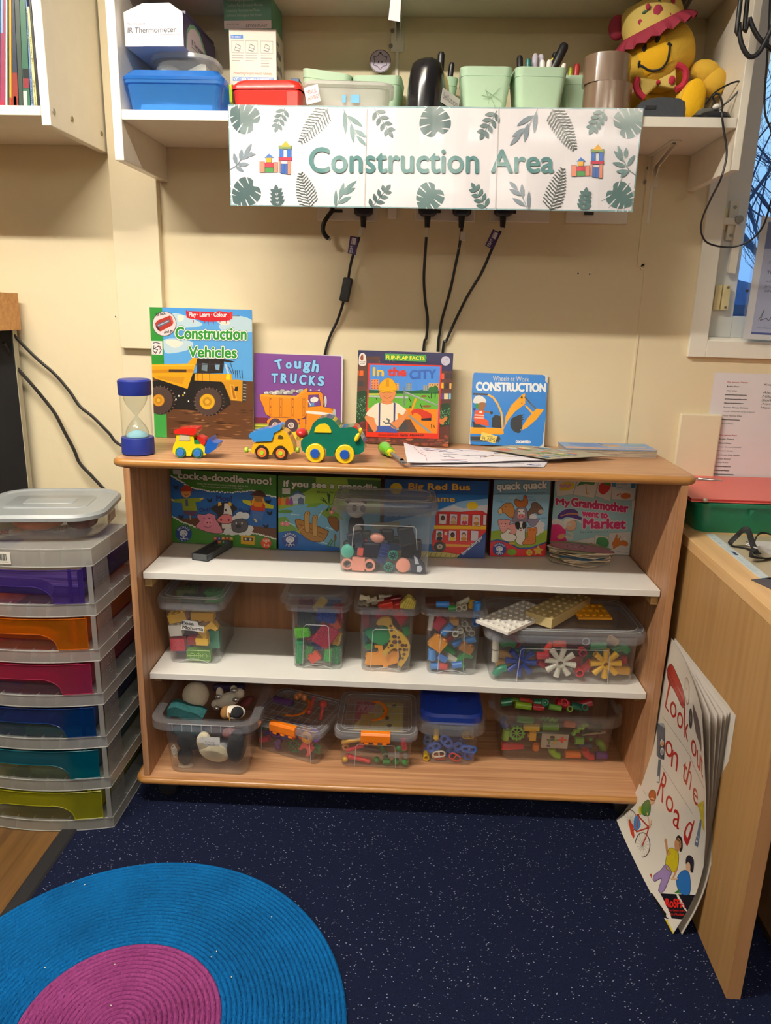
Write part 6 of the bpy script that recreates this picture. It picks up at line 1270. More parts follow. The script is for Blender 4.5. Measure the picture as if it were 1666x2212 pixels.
# ---------------------------------------------------------------- clear tubs on the shelves
CLR = clear('fcfdfd',.13,'dfe1e4',1.0,.10);CLR2 = clear('fafbfc',.26,'dcdfe4',1.1,.12);RIDGE = clear('ffffff',.5,'eef0f2',1.0,.12)
class Tub: pass
def tub(label,x,yf,z,rz,wb,wt,db,dt,h,rim,rim_h,group,r=.016,lid=None,lid_h=.012,cat='tub',notch=True,panel=None,rimdrop=0):
    """x, yf: middle of the front foot; body tapers from wb x db to wt x dt at height h; rim is the lip's overhang"""
    M = T(x,yf,z) @ RZ(rz) @ T(0,db/2,0)
    e = thing('storage_tub',label,cat,M=M,group=group)
    b = MB(CLR);b.loft([rrect(wb-.004,db-.004,r,.0015,6),rrect(wb,db,r,.005,6),rrect(wt,dt,r*1.3,h,6)],cap0=True);part('body',b,e)
    k = MB(CLR2);k.loft([rrect(wt,dt,r*1.3,h-rim_h*.2,6),rrect(wt+rim*1.2,dt+rim*1.2,r*1.6,h,6),rrect(wt+rim*2,dt+rim*2,r*1.9,h-.003,6),rrect(wt+rim*2.05,dt+rim*2.05,r*1.9,h-rim_h,6)]);part('rim',k,e)
    if lid:
        k = MB(CLR2);a,d = wt+rim*2.1,dt+rim*2.1;L0 = h+.001
        k.loft([rrect(a+.004,d+.004,r*2,L0-rim_h*.8,6),rrect(a+.004,d+.004,r*2,L0+lid_h*.5,6),rrect(a-.008,d-.008,r*1.9,L0+lid_h,6),rrect(a-.03,d-.03,r*1.7,L0+lid_h,6),rrect(a-.036,d-.036,r*1.6,L0+lid_h*.55,6)],cap1=True)
        lo = part('lid',k,e)
        for g in (.008,.032): k = MB(RIDGE);q = rrect(a-g,d-g,r*1.8,L0+lid_h+.0004,6);k.tube([Vector(p) for p in q+[q[0]]],.0009,n=5,caps=False);part('lid_ridge',k,lo)
    if panel:
        x0,x1,z0,z1_ = panel;k = MB(RIDGE);fr_ = lambda u,v: Vector((u,-(db/2+(dt-db)/2*v/h)-.0012,v))
        k.tube([fr_(x0,z0),fr_(x0+.004,z1_-.006),fr_(x0+.010,z1_),fr_(x1-.010,z1_),fr_(x1-.004,z1_-.006),fr_(x1,z0)],.0011,n=5);part('panel_ridge',k,e)
    if notch:
        k = MB(RIDGE);w_ = wb*.62;k.tube([Vector((-w_/2+w_*i/10,-db/2-.0008,.003+.010*math.sin(PI*i/10))) for i in range(11)],.0011,n=5);part('foot_arch',k,e)
    t = Tub();t.M = M;t.e = e;t.wb,t.wt,t.db,t.dt,t.h,t.z = wb,wt,db,dt,h,z;t.used = [];t.yf = yf;t.rz = rz;t.x = x
    return t

# toy shapes, each round its own middle: x across, z up, y away from the viewer
def sh_brick(w,h,d,col,n=4,front=False,rough=.3):
    m = mat(col,rough,coat=.15);mb = MB(m);mb.box(w,d,h,None,None,(0,0,0));k = max(1,round(w/.0165));q = max(1,round((h if front else d)/.0165))
    for i in range(k):
        for j in range(q):
            x = (i+.5)/k*w-w/2;v = (j+.5)/q*(h if front else d)-(h if front else d)/2
            mb.cyl(.0047,.0042,T(x,-d/2,v) @ RX(90) if front else T(x,v,h/2),n=12)
    return mb
def sh_under(w,h,d,col):
    m = mat(col,.3);m2 = mat('a9c86a',.35);mb = MB(m);mb.box(w,d,h,None,None,(0,0,0));k = 3
    for i in range(k): mb.lathe([(.0058,0),(.0068,0),(.0068,.002),(.0058,.002)],T((i-1)*w*.27,-d/2+.0005,0) @ RX(90),m2,18)
    for a,b in (((-w/2,-h/2),(w/2,-h/2)),((-w/2,h/2),(w/2,h/2)),((-w/2,-h/2),(-w/2,h/2)),((w/2,-h/2),(w/2,h/2)),((-w/2,0),(w/2,0)),((0,-h/2),(0,h/2))): mb.tube([(a[0],-d/2-.0003,a[1]),(b[0],-d/2-.0003,b[1])],.0008,m=m2,n=4)
    return mb
def sh_arch(w,h,d,col):
    pts = [(-w/2,-h/2),(-w/2,h/2),(w/2,h/2),(w/2,-h/2)]+[(w*.28*math.cos(R(a)),-h/2+h*.62*math.sin(R(a))) for a in range(0,181,20)]
    return MB(mat(col,.3,coat=.15)).prism(pts,d,T(0,-d/2,0))
def sh_rod(L,r,col,hollow=True,r2=None):
    mb = MB(mat(col,.28,coat=.2));M = T(-L/2,0,0) @ RY(90)
    return mb.lathe([(r*.72,0),(r,0),(r2 or r,L),((r2 or r)*.72,L),(r*.72,L*.3),(r*.72,0)] if hollow else [(0,0),(r,0),(r2 or r,L),(0,L)],M,n=18)
def sh_two(L,r,c1,c2): a = sh_rod(L/2,r,c1);b = sh_rod(L/2,r*1.03,c2);a.v = [(x-L/4,y,z) for x,y,z in a.v];b.v = [(x+L/4,y,z) for x,y,z in b.v];return a.add(b.v,b.f,b.k[0],None,True)
def sh_multi(n,r,L,col):
    """row of tubes side by side seen end on"""
    mb = MB(mat(col,.3,coat=.15))
    for i in range(n): mb.lathe([(r*.68,-L/2),(r,-L/2),(r,L/2),(r*.68,L/2),(r*.68,-L/2)],T((i-(n-1)/2)*r*1.85,0,0) @ RX(90),n=18)
    return mb
def sh_bristle(w,h,d,col,s=.0042):
    m = mat(col,.35);mb = MB(m);mb.box(w,d,h,None,None,(0,0,0));nx,nz = max(2,int(w/s)),max(2,int(h/s));sp = .0042
    for i in range(nx):
        for j in range(nz):
            x,z = (i+.5)/nx*w-w/2,(j+.5)/nz*h-h/2;q = .0011
            mb.add([(x-q,-d/2,z-q),(x+q,-d/2,z-q),(x+q,-d/2,z+q),(x-q,-d/2,z+q),(x,-d/2-sp,z)],[(0,1,4),(1,2,4),(2,3,4),(3,0,4)])
    for j in range(nz):
        z = (j+.5)/nz*h-h/2;q = .0011
        for s_ in (-1,1):
            for y in (-d*.25,d*.25): mb.add([(s_*w/2,y-q,z-q),(s_*w/2,y+q,z-q),(s_*w/2,y+q,z+q),(s_*w/2,y-q,z+q),(s_*(w/2+sp),y,z)],[(0,1,4),(1,2,4),(2,3,4),(3,0,4)])
    return mb
def sh_star(rr_,col,r=.0078):
    mb = MB(mat(col,.28,coat=.2));mb.lathe([(rr_*.17,-.008),(rr_*.3,-.008),(rr_*.3,.008),(rr_*.17,.008),(rr_*.17,-.008)],RX(90),n=20)
    for i in range(8): mb.lathe([(r*.6,rr_*.26),(r*.75,rr_*.26),(r*1.08,rr_),(r*.86,rr_),(r*.6,rr_*.5)],RY(i*45+10),n=14)
    return mb
def sh_elbow(r,rad,col,a0=0,a1=90,c2=None):
    mb = MB(mat(col,.28,coat=.2));P_ = [(rad*math.cos(R(a0+(a1-a0)*i/8)),0,rad*math.sin(R(a0+(a1-a0)*i/8))) for i in range(9)];mb.tube(P_,r,n=14,caps=False)
    for p,q in ((P_[0],P_[1]),(P_[-1],P_[-2])): mb.tube([p,tuple(p[i]*.7+q[i]*.3 for i in range(3))],r*1.08,n=14,caps=False)
    mb.v = [(x-rad*.6*math.cos(R((a0+a1)/2)),y,z-rad*.6*math.sin(R((a0+a1)/2))) for x,y,z in mb.v];return mb
def sh_ring(rr_,t,col,sx=1.0,sz=1.0):
    mb = MB(mat(col,.3,coat=.15));mb.tube([(rr_*sx*math.cos(2*PI*i/20),0,rr_*sz*math.sin(2*PI*i/20)) for i in range(21)],t,n=8,caps=False);return mb
def sh_link(w,h,t,col):
    mb = MB(mat(col,.3,coat=.15));P_ = [(sx*(w/2-h/2)+h/2*math.cos(R(a)),0,h/2*math.sin(R(a))) for sx,A_ in ((1,range(-90,91,30)),(-1,range(90,271,30))) for a in A_];mb.tube(P_+[P_[0]],t,n=8,caps=False);mb.tube([(0,0,-h/2),(0,0,h/2)],t,n=8);return mb
def sh_gear(rr_,col):
    mb = MB(mat(col,.3,coat=.15));mb.tube([(rr_*.8*math.cos(2*PI*i/24),0,rr_*.8*math.sin(2*PI*i/24)) for i in range(25)],rr_*.13,n=8,caps=False)
    for i in range(12): a = 2*PI*i/12;mb.ball(rr_*.17,rr_*.2,rr_*.17,T(rr_*.9*math.cos(a),0,rr_*.9*math.sin(a)),n=8,k=6)
    for i in range(4): mb.tube([(rr_*.8*math.cos(PI*i/4),0,rr_*.8*math.sin(PI*i/4)),(-rr_*.8*math.cos(PI*i/4),0,-rr_*.8*math.sin(PI*i/4))],rr_*.07,n=6)
    mb.ball(rr_*.2,rr_*.22,rr_*.2,n=8,k=6);return mb
def sh_beads(n,r,col,gap=1.5):
    mb = MB(mat(col,.3,coat=.2))
    for i in range(n): mb.ball(r,r,r,T((i-(n-1)/2)*r*gap,0,(r*.3 if i % 2 else -r*.3)),n=10,k=7)
    return mb
def sh_dumb(L,r,col,ends=(1,1),rod=.45):
    mb = MB(mat(col,.3,coat=.2));M = T(-L/2,0,0) @ RY(90);mb.lathe([(0,0),(r*rod,0),(r*rod,L),(0,L)],M,n=12)
    for s_,k in ((-1,ends[0]),(1,ends[1])):
        if k: mb.ball(r*k,r*k,r*k,T(s_*L/2,0,0),n=12,k=8)
    return mb
def sh_disc(r,d,col): return MB(mat(col,.35)).lathe([(0,-d/2),(r*.92,-d/2),(r,-d/2+.001),(r,d/2-.001),(r*.92,d/2),(0,d/2)],RX(90),n=26)
def sh_block(w,h,d,col,rough=.4): return MB(mat(col,rough)).box(w,d,h,None,None,(0,0,0))
def sh_ball(r,col,**k): return MB(mat(col,**k)).ball(r,r,r,n=20,k=14)
def sh_out(pts,d,col,crop,Y):
    o = outl(pts,crop,Y);cx_,cz_ = sum(p[0] for p in o)/len(o),sum(p[1] for p in o)/len(o)
    return MB(mat(col,.35,coat=.15)).prism([(x-cx_,z-cz_) for x,z in o],d,T(0,-d/2,0)),cx_,cz_
def put(tb,crop,x,y,mb,rot,name,lab,cat,group,bevel=0,lev=None,ry=0,free=False,tilt=0):
    """stand a toy just behind the tub's front wall, a level deeper where another toy is already in front"""
    mb.v = [tuple(RZ(ry) @ RY(-rot) @ RX(tilt) @ Vector(p)) for p in mb.v]
    xs,ys,zs = zip(*mb.v);hx,hy,hz = (max(xs)-min(xs))/2,(max(ys)-min(ys))/2,(max(zs)-min(zs))/2
    X,Y_ = crop[0]+x/crop[2],crop[1]+y/crop[2]
    levels = [.006+hy] if lev is None else [lev]
    d = levels[0]
    for it in range(12):
        fl_ = tb.M @ Vector((0,-tb.db/2+d,0));rzv = R(tb.rz)
        # plane parallel to the tub's front at depth d
        n_ = Vector((-math.sin(rzv),math.cos(rzv),0));rd = CF + CR*((X-833)/FPX) - CU*((Y_-1106)/FPX)
        p = CAM + rd*((fl_-CAM).dot(n_)/rd.dot(n_));q = tb.M.inverted() @ p
        if not free:
            v = max(0,min(1,q.z/tb.h));lim = (tb.wb+(tb.wt-tb.wb)*v)/2-.003-hx;q.x = max(-max(lim,0),min(max(lim,0),q.x));q.z = max(.004+hz,q.z)
        clash = [u for u in tb.used if abs(u[0]-q.x) < (u[2]+hx)*.80 and abs(u[1]-q.z) < (u[3]+hz)*.80 and abs(u[4]-d) < u[5]+hy+.0005]
        if not clash or lev is not None: break
        d = max(u[4]+u[5] for u in clash)+hy+.001
        if d+hy > tb.db-.004: d = tb.db-.005-hy;break
    tb.used.append((q.x,q.z,hx,hz,d,hy))
    return solo(name,mb,lab,cat,group,bevel=bevel,M=tb.M @ T(q.x,-tb.db/2+d,q.z))

GT = 'clear tubs in the bookcase'
# 1  building bricks, middle shelf left
t1 = tub('lidded clear tub of toy bricks, left end of the middle shelf',-.5565,-.2795,z2(-.556)+.0004,1.2,.131,.146,.19,.205,.176,.014,.018,GT,lid=True,lid_h=.014)
c = (300,1240,5.206);G = 'toy bricks in the left tub';w_ = ' in the left tub of the middle shelf'
def bk_(x,y,sh,rot,lab,**k): put(t1,c,x,y,sh,rot,'toy_brick',lab+w_,'toy brick',G,**k)
bk_(685,920,sh_under(.062,.029,.02,'4f8f2c'),0,'upturned green brick showing three rings');bk_(435,780,sh_brick(.038,.034,.02,'c42840',front=True),3,'red brick facing its four studs forward');bk_(430,475,sh_brick(.048,.024,.026,'e8b62a'),14,'tilted yellow brick at the upper left');bk_(725,460,sh_brick(.06,.022,.026,'e6ae1c'),180,'long yellow brick at the upper right');bk_(800,615,sh_arch(.05,.026,.024,'e2ae2a'),40,'yellow arch brick')
bk_(720,745,sh_brick(.02,.032,.022,'e8b828'),90,'small upright yellow brick');bk_(625,735,sh_brick(.022,.03,.022,'c02a3c'),90,'narrow red brick');bk_(555,740,sh_brick(.018,.03,.02,'24305c'),90,'dark blue brick');bk_(400,620,sh_brick(.034,.03,.02,'d8d2c8'),6,'white brick with a faded picture');bk_(865,720,sh_brick(.05,.028,.02,'1f8a6c'),90,'tall sea green brick');bk_(755,560,sh_brick(.03,.02,.02,'a8824e'),20,'tan brick')
bk_(850,240,sh_brick(.05,.03,.03,'3f9a44'),0,'leaf green brick high at the back right',lev=.10);bk_(620,180,sh_brick(.05,.025,.03,'5a2a4a'),0,'plum brick high at the back',lev=.15);bk_(400,210,sh_brick(.05,.03,.03,'6f8a3a'),5,'olive brick high at the back left',lev=.11);bk_(620,290,sh_brick(.06,.02,.03,'1f4a3c'),0,'dark green brick under the lid',lev=.07);bk_(420,900,sh_brick(.04,.03,.03,'4a5a9a'),0,'blue brick low at the back left',lev=.06);bk_(780,850,sh_brick(.045,.03,.03,'1f7a5a'),0,'teal brick low at the back right',lev=.07)
k = MB(mat('d8d4cc',.7));A = Art(.062,.030,None,.7);A.text('Eesa',.05,.12,.55,.42,'2a2a30',.015);A.text('Mohama',.08,.52,.95,.85,'2a2a30',.015);k.prism([(-.031,-.014),(-.030,.002),(-.026,.015),(.012,.014),(.016,.004),(.031,.002),(.03,-.015),(.0,-.013)],.0005,None);A.into(k,lambda u,v,d: (u-.031,-.0002-d,v-.015))
q = t1.M.inverted() @ px(415,1354,Y=-.2885);k.v = [tuple(T(q.x,-t1.db/2-.0045,q.z) @ RY(4) @ Vector(p)) for p in k.v];part('label',k,t1.e,label='torn white paper name label')
# 2  bristle blocks
t2 = tub('clear tub of bristle blocks with its lid sitting loose, second on the middle shelf',-.2275,-.273,z2(-.227)+.0004,1.2,.127,.144,.19,.205,.186,.0135,.016,GT,panel=(-.038,.034,.012,.128))
k = MB(CLR2);k.loft([rrect(.178,.24,.034,.1865,6,.0,.0),rrect(.178,.24,.034,.2,6),rrect(.166,.228,.03,.206,6),rrect(.14,.2,.026,.206,6),rrect(.134,.195,.024,.199,6)],cap1=True);k.v = [tuple(T(-.005,.004,.004) @ RY(-1.5) @ Vector(p)) for p in k.v];part('lid',k,t2.e)
c = (590,1260,5.206);G = 'bristle blocks in the tub';w_ = ' in the bristle block tub'
def br_(x,y,sh,rot,lab,**k): put(t2,c,x,y,sh,rot,'bristle_block',lab+w_,'bristle block',G,**k)
br_(590,590,sh_bristle(.045,.06,.014,'b02c40'),-33,'big red bristle plate in the middle');br_(285,765,sh_bristle(.018,.062,.016,'1f9a5c'),0,'tall green bristle strip at the left');br_(320,545,sh_bristle(.036,.026,.018,'6cc22c'),8,'lime bristle block at the left');br_(395,765,sh_bristle(.018,.036,.014,'4cb25a'),-18,'short green bristle bar left of centre');br_(620,800,sh_bristle(.016,.036,.014,'3fae52'),-6,'short green bristle bar right of centre');br_(738,800,sh_bristle(.018,.05,.014,'1f8a52'),-4,'dark green bristle bar at the lower right');br_(470,830,sh_brick(.03,.02,.014,'d8442c'),35,'smooth red wedge at the bottom');br_(700,470,sh_brick(.026,.022,.016,'e8622a'),30,'smooth orange connector');br_(500,695,sh_bristle(.026,.02,.014,'2a4a9c'),-25,'small blue bristle block below the red plate');br_(430,605,sh_bristle(.028,.018,.014,'a8283a'),0,'small red bristle block left of the plate');br_(775,620,sh_bristle(.016,.036,.012,'d8ac3a'),-12,'yellow bristle strip at the right wall')
br_(380,385,sh_bristle(.045,.036,.02,'1f4a44'),0,'dark green bristle block at the upper left');br_(600,360,sh_bristle(.048,.03,.02,'24449a'),-10,'blue bristle block at the upper middle');br_(780,340,sh_bristle(.024,.05,.02,'a8283c'),0,'dark red bristle block at the upper right');br_(300,320,sh_bristle(.04,.024,.02,'8c2a3a'),0,'wine red bristle block at the upper left',lev=.08);br_(530,235,sh_bristle(.018,.04,.014,'d0b03c'),-35,'yellow bristle strip poking up under the lid',lev=.03);br_(690,205,sh_bristle(.04,.018,.02,'2a4a8a'),0,'blue bristle block just under the lid',lev=.09);br_(350,190,sh_bristle(.04,.018,.02,'7a2a3c'),0,'maroon bristle block just under the lid',lev=.11);br_(650,700,sh_bristle(.04,.04,.02,'2f7a4a'),0,'mid green bristle block behind the red plate',lev=.08);br_(420,480,sh_bristle(.05,.04,.02,'2a3c6a'),0,'navy bristle block behind the lime one',lev=.09)
# 3  animal pieces
t3 = tub('open clear tub of plastic animals with a giraffe pressed to its front',-.048,-.269,z2(-.048)+.0004,1.2,.128,.146,.19,.205,.186,.0135,.016,GT,panel=(-.038,.034,.012,.124))
G = 'plastic animals in the tub';w_ = ' in the animal tub'
def an_(pts,d,col,name,lab,lev=None,extra=None,spots=None):
    mb,cx_,cz_ = sh_out(pts,d,col,c,-.262);X = sum(p[0] for p in pts)/len(pts);Y_ = sum(p[1] for p in pts)/len(pts)
    if spots:
        for s_ in spots:
            o = outl(s_,c,-.262);mb.add([(x-cx_,-d/2-.0008,z-cz_) for x,z in o],[tuple(range(len(o)))[::-1]],mat('5f3c34',.5))
    put(t3,c,X,Y_,mb,0,name,lab+w_,'toy animal',G,bevel=.0015,lev=lev)
def sp4(x,y,a,b,r_=0): return [(x+a*math.cos(R(k+r_)),y+b*math.sin(R(k+r_))) for k in range(0,360,60)]
an_([(1160,445),(1190,400),(1240,380),(1300,378),(1330,400),(1350,470),(1400,530),(1450,560),(1520,640),(1545,700),(1530,800),(1500,860),(1440,940),(1400,905),(1450,850),(1430,760),(1370,720),(1320,740),(1265,815),(1225,785),(1290,710),(1320,590),(1290,480),(1240,462),(1180,462)],.01,'d8ac3a','toy_giraffe','yellow giraffe with brown patches',
    spots=[sp4(1325,470,18,14),sp4(1335,515,22,18),sp4(1365,590,28,22),sp4(1410,600,20,16),sp4(1370,650,34,26),sp4(1335,690,24,20),sp4(1425,650,24,22),sp4(1460,690,28,22),sp4(1500,690,16,20),sp4(1430,735,22,16),sp4(1480,740,22,20),sp4(1510,740,12,20),sp4(1475,790,22,18),sp4(1460,835,16,16),sp4(1300,715,12,12),sp4(1310,640,16,14)])
an_([(1030,905),(1045,850),(1035,815),(1060,800),(1160,800),(1190,775),(1180,725),(1145,728),(1140,700),(1232,700),(1238,775),(1310,795),(1345,765),(1415,770),(1420,830),(1400,900),(1300,925),(1285,945),(1240,945),(1235,920),(1060,922)],.014,'f09c2c','toy_lion','orange animal lying along the bottom')
an_([(1030,530),(1070,508),(1170,512),(1240,485),(1290,480),(1330,545),(1310,640),(1230,690),(1150,660),(1100,625),(1060,580)],.016,'2a8a50','toy_crocodile','bumpy green animal behind the giraffe')
an_([(1030,700),(1060,670),(1130,670),(1140,720),(1060,740)],.014,'2f8a4a','toy_frog','small green animal at the left wall');an_([(1010,540),(1040,530),(1060,640),(1020,720),(1000,640)],.012,'1f6a6a','toy_fish','teal animal at the left edge',lev=.05);an_([(1450,490),(1530,480),(1540,560),(1480,590)],.014,'2f8a4c','toy_turtle','green animal at the right wall')
an_([(1000,330),(1090,330),(1095,480),(1000,480)],.02,'8c3a34','toy_block','dull red block at the upper left',lev=.05);an_([(1140,310),(1320,300),(1330,370),(1150,390)],.02,'a82c34','toy_block','red block across the upper middle',lev=.06);an_([(1350,340),(1440,310),(1520,360),(1440,470)],.02,'c83a44','toy_block','pinkish red block at the upper right',lev=.04)
for i,(x,y,L,rot,lab) in enumerate(((1030,165,.026,-5,'white skittle at the far left of the heap'),(1110,185,.028,12,'white skittle second from left on the heap'),(1180,205,.034,8,'white skittle with a round end on the heap front'),(1265,150,.036,5,'long white skittle at the back of the heap'),(1020,225,.03,-8,'white skittle lying lowest at the left'))):
    mb = MB(mat('dcd2b8',.4));mb.lathe([(0,-L/2),(.0075,-L/2),(.008,-L/4),(.0055,0),(.006,L/4),(.0085,L/2-.004),(.006,L/2),(0,L/2)],RY(90),n=14);put(t3,c,x,y,mb,rot,'toy_skittle',lab+w_,'toy skittle','white skittles in the animal tub',free=True,lev=.03+.028*i)
mb,*_ = sh_out([(1430,260),(1440,220),(1520,140),(1560,150),(1610,215),(1590,280)],.024,'ead86a',c,-.25); 
for i in range(5): mb.tube([(-.012+i*.006,-.0125,-.012),(-.004+i*.006,-.0125,.010)],.001,m=mat('c8b44a',.4),n=5)
put(t3,c,1520,210,mb,0,'toy_block','pale yellow ridged piece on the right of the heap'+w_,'toy block',G,free=True,lev=.04)
for x,y,L,cl,lab,lev in ((1270,250,.04,'c4301f','bright red piece on the heap',.05),(1350,200,.05,'7c1622','dark red piece on the heap',.09),(1390,260,.03,'b8281f','red piece right of the heap middle',.07)): put(t3,c,x,y,sh_block(L,.022,.022,cl),15,'toy_block',lab+w_,'toy block',G,free=True,lev=lev,bevel=.003)
# 4  pipe connectors
t4 = tub('open clear tub of blue, green and grey pipe blocks, fourth on the middle shelf',.126,-.263,z2(.126)+.0004,1.4,.128,.146,.19,.205,.188,.0135,.016,GT,panel=(-.036,.032,.012,.126))
c = (890,1270,3.0852);G = 'pipe blocks in the tub';w_ = ' in the pipe block tub'
def pi_(x,y,sh,rot,lab,**k): put(t4,c,x,y,sh,rot,'pipe_block',lab+w_,'toy connector',G,**k)
pi_(180,520,sh_two(.044,.0095,'3f86d8','d83a30'),0,'half blue, half red tube at the bottom left');pi_(300,512,sh_rod(.026,.009,'3a7ad0'),10,'blue tube at the bottom middle');pi_(345,480,sh_arch(.046,.028,.02,'2f9a48'),55,'large green arch at the bottom right');pi_(262,470,sh_rod(.026,.0095,'e2dcca'),-32,'cream tube near the bottom');pi_(200,465,sh_rod(.026,.009,'3a78d0'),-32,'blue tube above the bottom left');pi_(135,440,sh_rod(.03,.011,'3a8ad8'),90,'upright blue tube at the left wall');pi_(250,412,sh_rod(.034,.0105,'2fa046'),-40,'green tube in the middle');pi_(362,400,sh_brick(.034,.02,.018,'a8743c'),-25,'brown block at the right wall');pi_(165,365,sh_brick(.04,.034,.02,'e89a34'),-35,'orange block with pink edge at the left');pi_(305,365,sh_rod(.026,.009,'3a80d4'),25,'blue tube right of centre');pi_(305,288,sh_multi(2,.0085,.02,'c4beaa'),38,'grey twin connector facing forward');pi_(375,262,sh_multi(3,.0088,.02,'cfc8b4'),-52,'grey triple connector facing forward');pi_(235,275,sh_rod(.034,.0095,'3f86d8'),48,'blue tube at the upper left');pi_(178,228,sh_brick(.036,.026,.02,'cf3a4a'),55,'red block at the upper left');pi_(440,205,sh_multi(2,.009,.03,'3f8ae0'),80,'blue twin tube at the upper right');pi_(345,330,sh_rod(.026,.0095,'d2cbb8'),62,'grey tube under the triple connector');pi_(245,340,sh_rod(.028,.007,'b83444'),35,'dark red peg left of the twin connector');pi_(280,220,sh_brick(.024,.018,.02,'d8a060'),0,'tan block at the top middle');pi_(400,345,sh_rod(.026,.01,'3a8ae0'),20,'blue tube at the right wall');pi_(120,230,sh_rod(.04,.007,'d8cfc0'),85,'pale ribbed peg at the left wall')
for x,y,sh,rot,lab,lev in ((205,110,sh_rod(.034,.0085,'3a82d8'),0,'blue tube lying on top at the left',.04),(270,138,sh_rod(.02,.009,'2f8a3c'),10,'green tube on top',.035),(330,128,sh_multi(2,.008,.018,'d4ccb4'),15,'cream twin connector on top',.03),(345,92,sh_rod(.036,.007,'cfc8b0'),30,'cream tube sticking up at the back of the heap',.07),(435,122,sh_rod(.022,.0105,'3f8ae0'),90,'blue tube standing on top at the right',.03),(400,108,sh_rod(.02,.009,'d8a83a'),80,'yellow tube on top beside the blue one',.055),(180,85,sh_block(.075,.004,.05,'8a5a4a'),4,'brown card tray end at the back of the heap',.12)): pi_(x,y,sh,rot,lab,lev=lev,free=True)
# 5  star tubes in the wide lidded tub, building plates on its lid
t5 = tub('wide lidded clear tub of star shaped tubes at the right end of the middle shelf',.412,-.2785,z2(.412)+.0004,3.2,.37,.378,.19,.20,.138,.015,.018,GT,r=.022,lid=True,lid_h=.014,notch=False,panel=(-.118,.118,.004,.098))
G = 'plastic tubes in the wide tub';w_ = ' in the wide tub'
def st_(x,y,sh,rot,lab,**k): put(t5,c,x,y,sh,rot,'plastic_tube',lab+w_,'toy tube',G,**k)
for x,y,r_0,cl,nm,ro in ((725,490,.0395,'24409a','blue',6),(988,495,.0405,'e6e2d2','white',0),(1290,503,.040,'e8b42a','yellow',12)): put(t5,c,x,y,sh_star(r_0,cl),ro,'star_connector',nm+' eight armed star connector'+w_,'toy connector','star connectors in the wide tub')
st_(548,450,sh_rod(.03,.009,'d8d0bc'),90,'upright cream tube at the left wall');st_(555,368,sh_rod(.03,.009,'d6cdb8'),90,'cream tube above it at the left wall');st_(595,575,sh_elbow(.010,.022,'1f8a6a',0,90),80,'teal elbow in the lower left corner');st_(610,500,sh_rod(.04,.0105,'d8a048'),8,'tan tube at the left');st_(620,445,sh_rod(.03,.0105,'cf9c4a'),-8,'tan tube above the other at the left');st_(640,385,sh_elbow(.009,.022,'1f7a3c',0,100),40,'green elbow at the upper left');st_(870,450,sh_rod(.03,.010,'c42c3a'),0,'red tube left of the white star');st_(875,510,sh_rod(.034,.009,'b8283c'),-30,'dark red tube low left of the white star');st_(1110,552,sh_multi(1,.011,.03,'cf2a34'),0,'red tube end facing forward');st_(1165,520,sh_rod(.04,.0095,'cf2c38'),50,'red tube between the white and yellow stars');st_(1185,578,sh_multi(1,.0075,.026,'d8323c'),0,'small red tube end facing forward');st_(1410,548,sh_rod(.042,.0115,'e2a82e'),-5,'thick yellow tube in the lower right corner');st_(1385,580,sh_multi(1,.0085,.024,'e8b83a'),0,'yellow tube end facing forward');st_(1240,385,sh_rod(.04,.010,'1f7a4c'),5,'green tube at the upper right');st_(1390,415,sh_elbow(.011,.02,'1f7a48',30,150),0,'green elbow at the right wall');st_(1135,425,sh_multi(1,.0105,.02,'b02a34'),0,'dark red ring end right of the white star');st_(915,390,sh_rod(.03,.009,'cf3a2c'),60,'orange red tube above the white star');st_(985,372,sh_rod(.03,.009,'d84a34'),0,'coral tube behind the white star');st_(1340,350,sh_rod(.024,.010,'b8864a'),-30,'tan tube near the lid');st_(665,345,sh_multi(2,.0105,.05,'b8243a'),0,'pair of red tube ends at the upper left');st_(1160,358,sh_ring(.009,.0014,'b8c4d8'),0,'thin pale ring below the lid');st_(1420,480,sh_rod(.02,.009,'c8343c'),90,'red tube at the right wall')
for x,y,sh,rot,lab,lev in ((860,345,sh_rod(.09,.012,'27406a'),0,'long navy tube below the lid',.11),(1080,370,sh_rod(.10,.013,'6a2a4a'),0,'long plum tube behind the white star',.12),(760,420,sh_rod(.08,.014,'1f5a3c'),0,'dark green tube behind the blue star',.12),(1000,560,sh_rod(.1,.014,'a83a3a'),0,'red tube low behind the white star',.10),(1300,440,sh_rod(.1,.014,'2a6a4a'),0,'green tube behind the yellow star',.12),(700,560,sh_rod(.09,.013,'b8863a'),0,'ochre tube low behind the blue star',.11),(1330,570,sh_rod(.08,.012,'c8902c'),0,'ochre tube low behind the yellow star',.10)): st_(x,y,sh,rot,lab,lev=lev)
def bplate(lab,q,zt_,th,col,nx,ny,sr=.0046,tilt=0):
    """building plate: q = near-left, near-right, far-left corners in the photo, on height zt_"""
    a,b,d = (px(x,y,Z=zt_) for x,y in q);u = (b-a);v = (d-a);v = v-u*(v.dot(u)/u.dot(u));n_ = Vector((0,0,1));M = Matrix(((u.normalized().x,v.normalized().x,0,a.x),(u.normalized().y,v.normalized().y,0,a.y),(0,0,1,zt_-th),(0,0,0,1)))
    W_,D_ = u.length,v.length;t = MB(mat(col,.35,coat=.15));t.span((0,0,0),(W_,D_,th))
    e = thing('building_plate',lab,'building plate',M=M @ RX(tilt),group='building plates on the wide tub');part('plate',t,e,.001)
    s_ = MB(mat(col,.35,coat=.15))
    for i in range(nx):
        for j in range(ny): s_.lathe([(sr,0),(sr,.004),(sr*.6,.0044),(0,.0044)],T((i+.5)*W_/nx,(j+.5)*D_/ny,th),n=14)
    part('studs',s_,e)
zl_ = z2(.412)+.1535
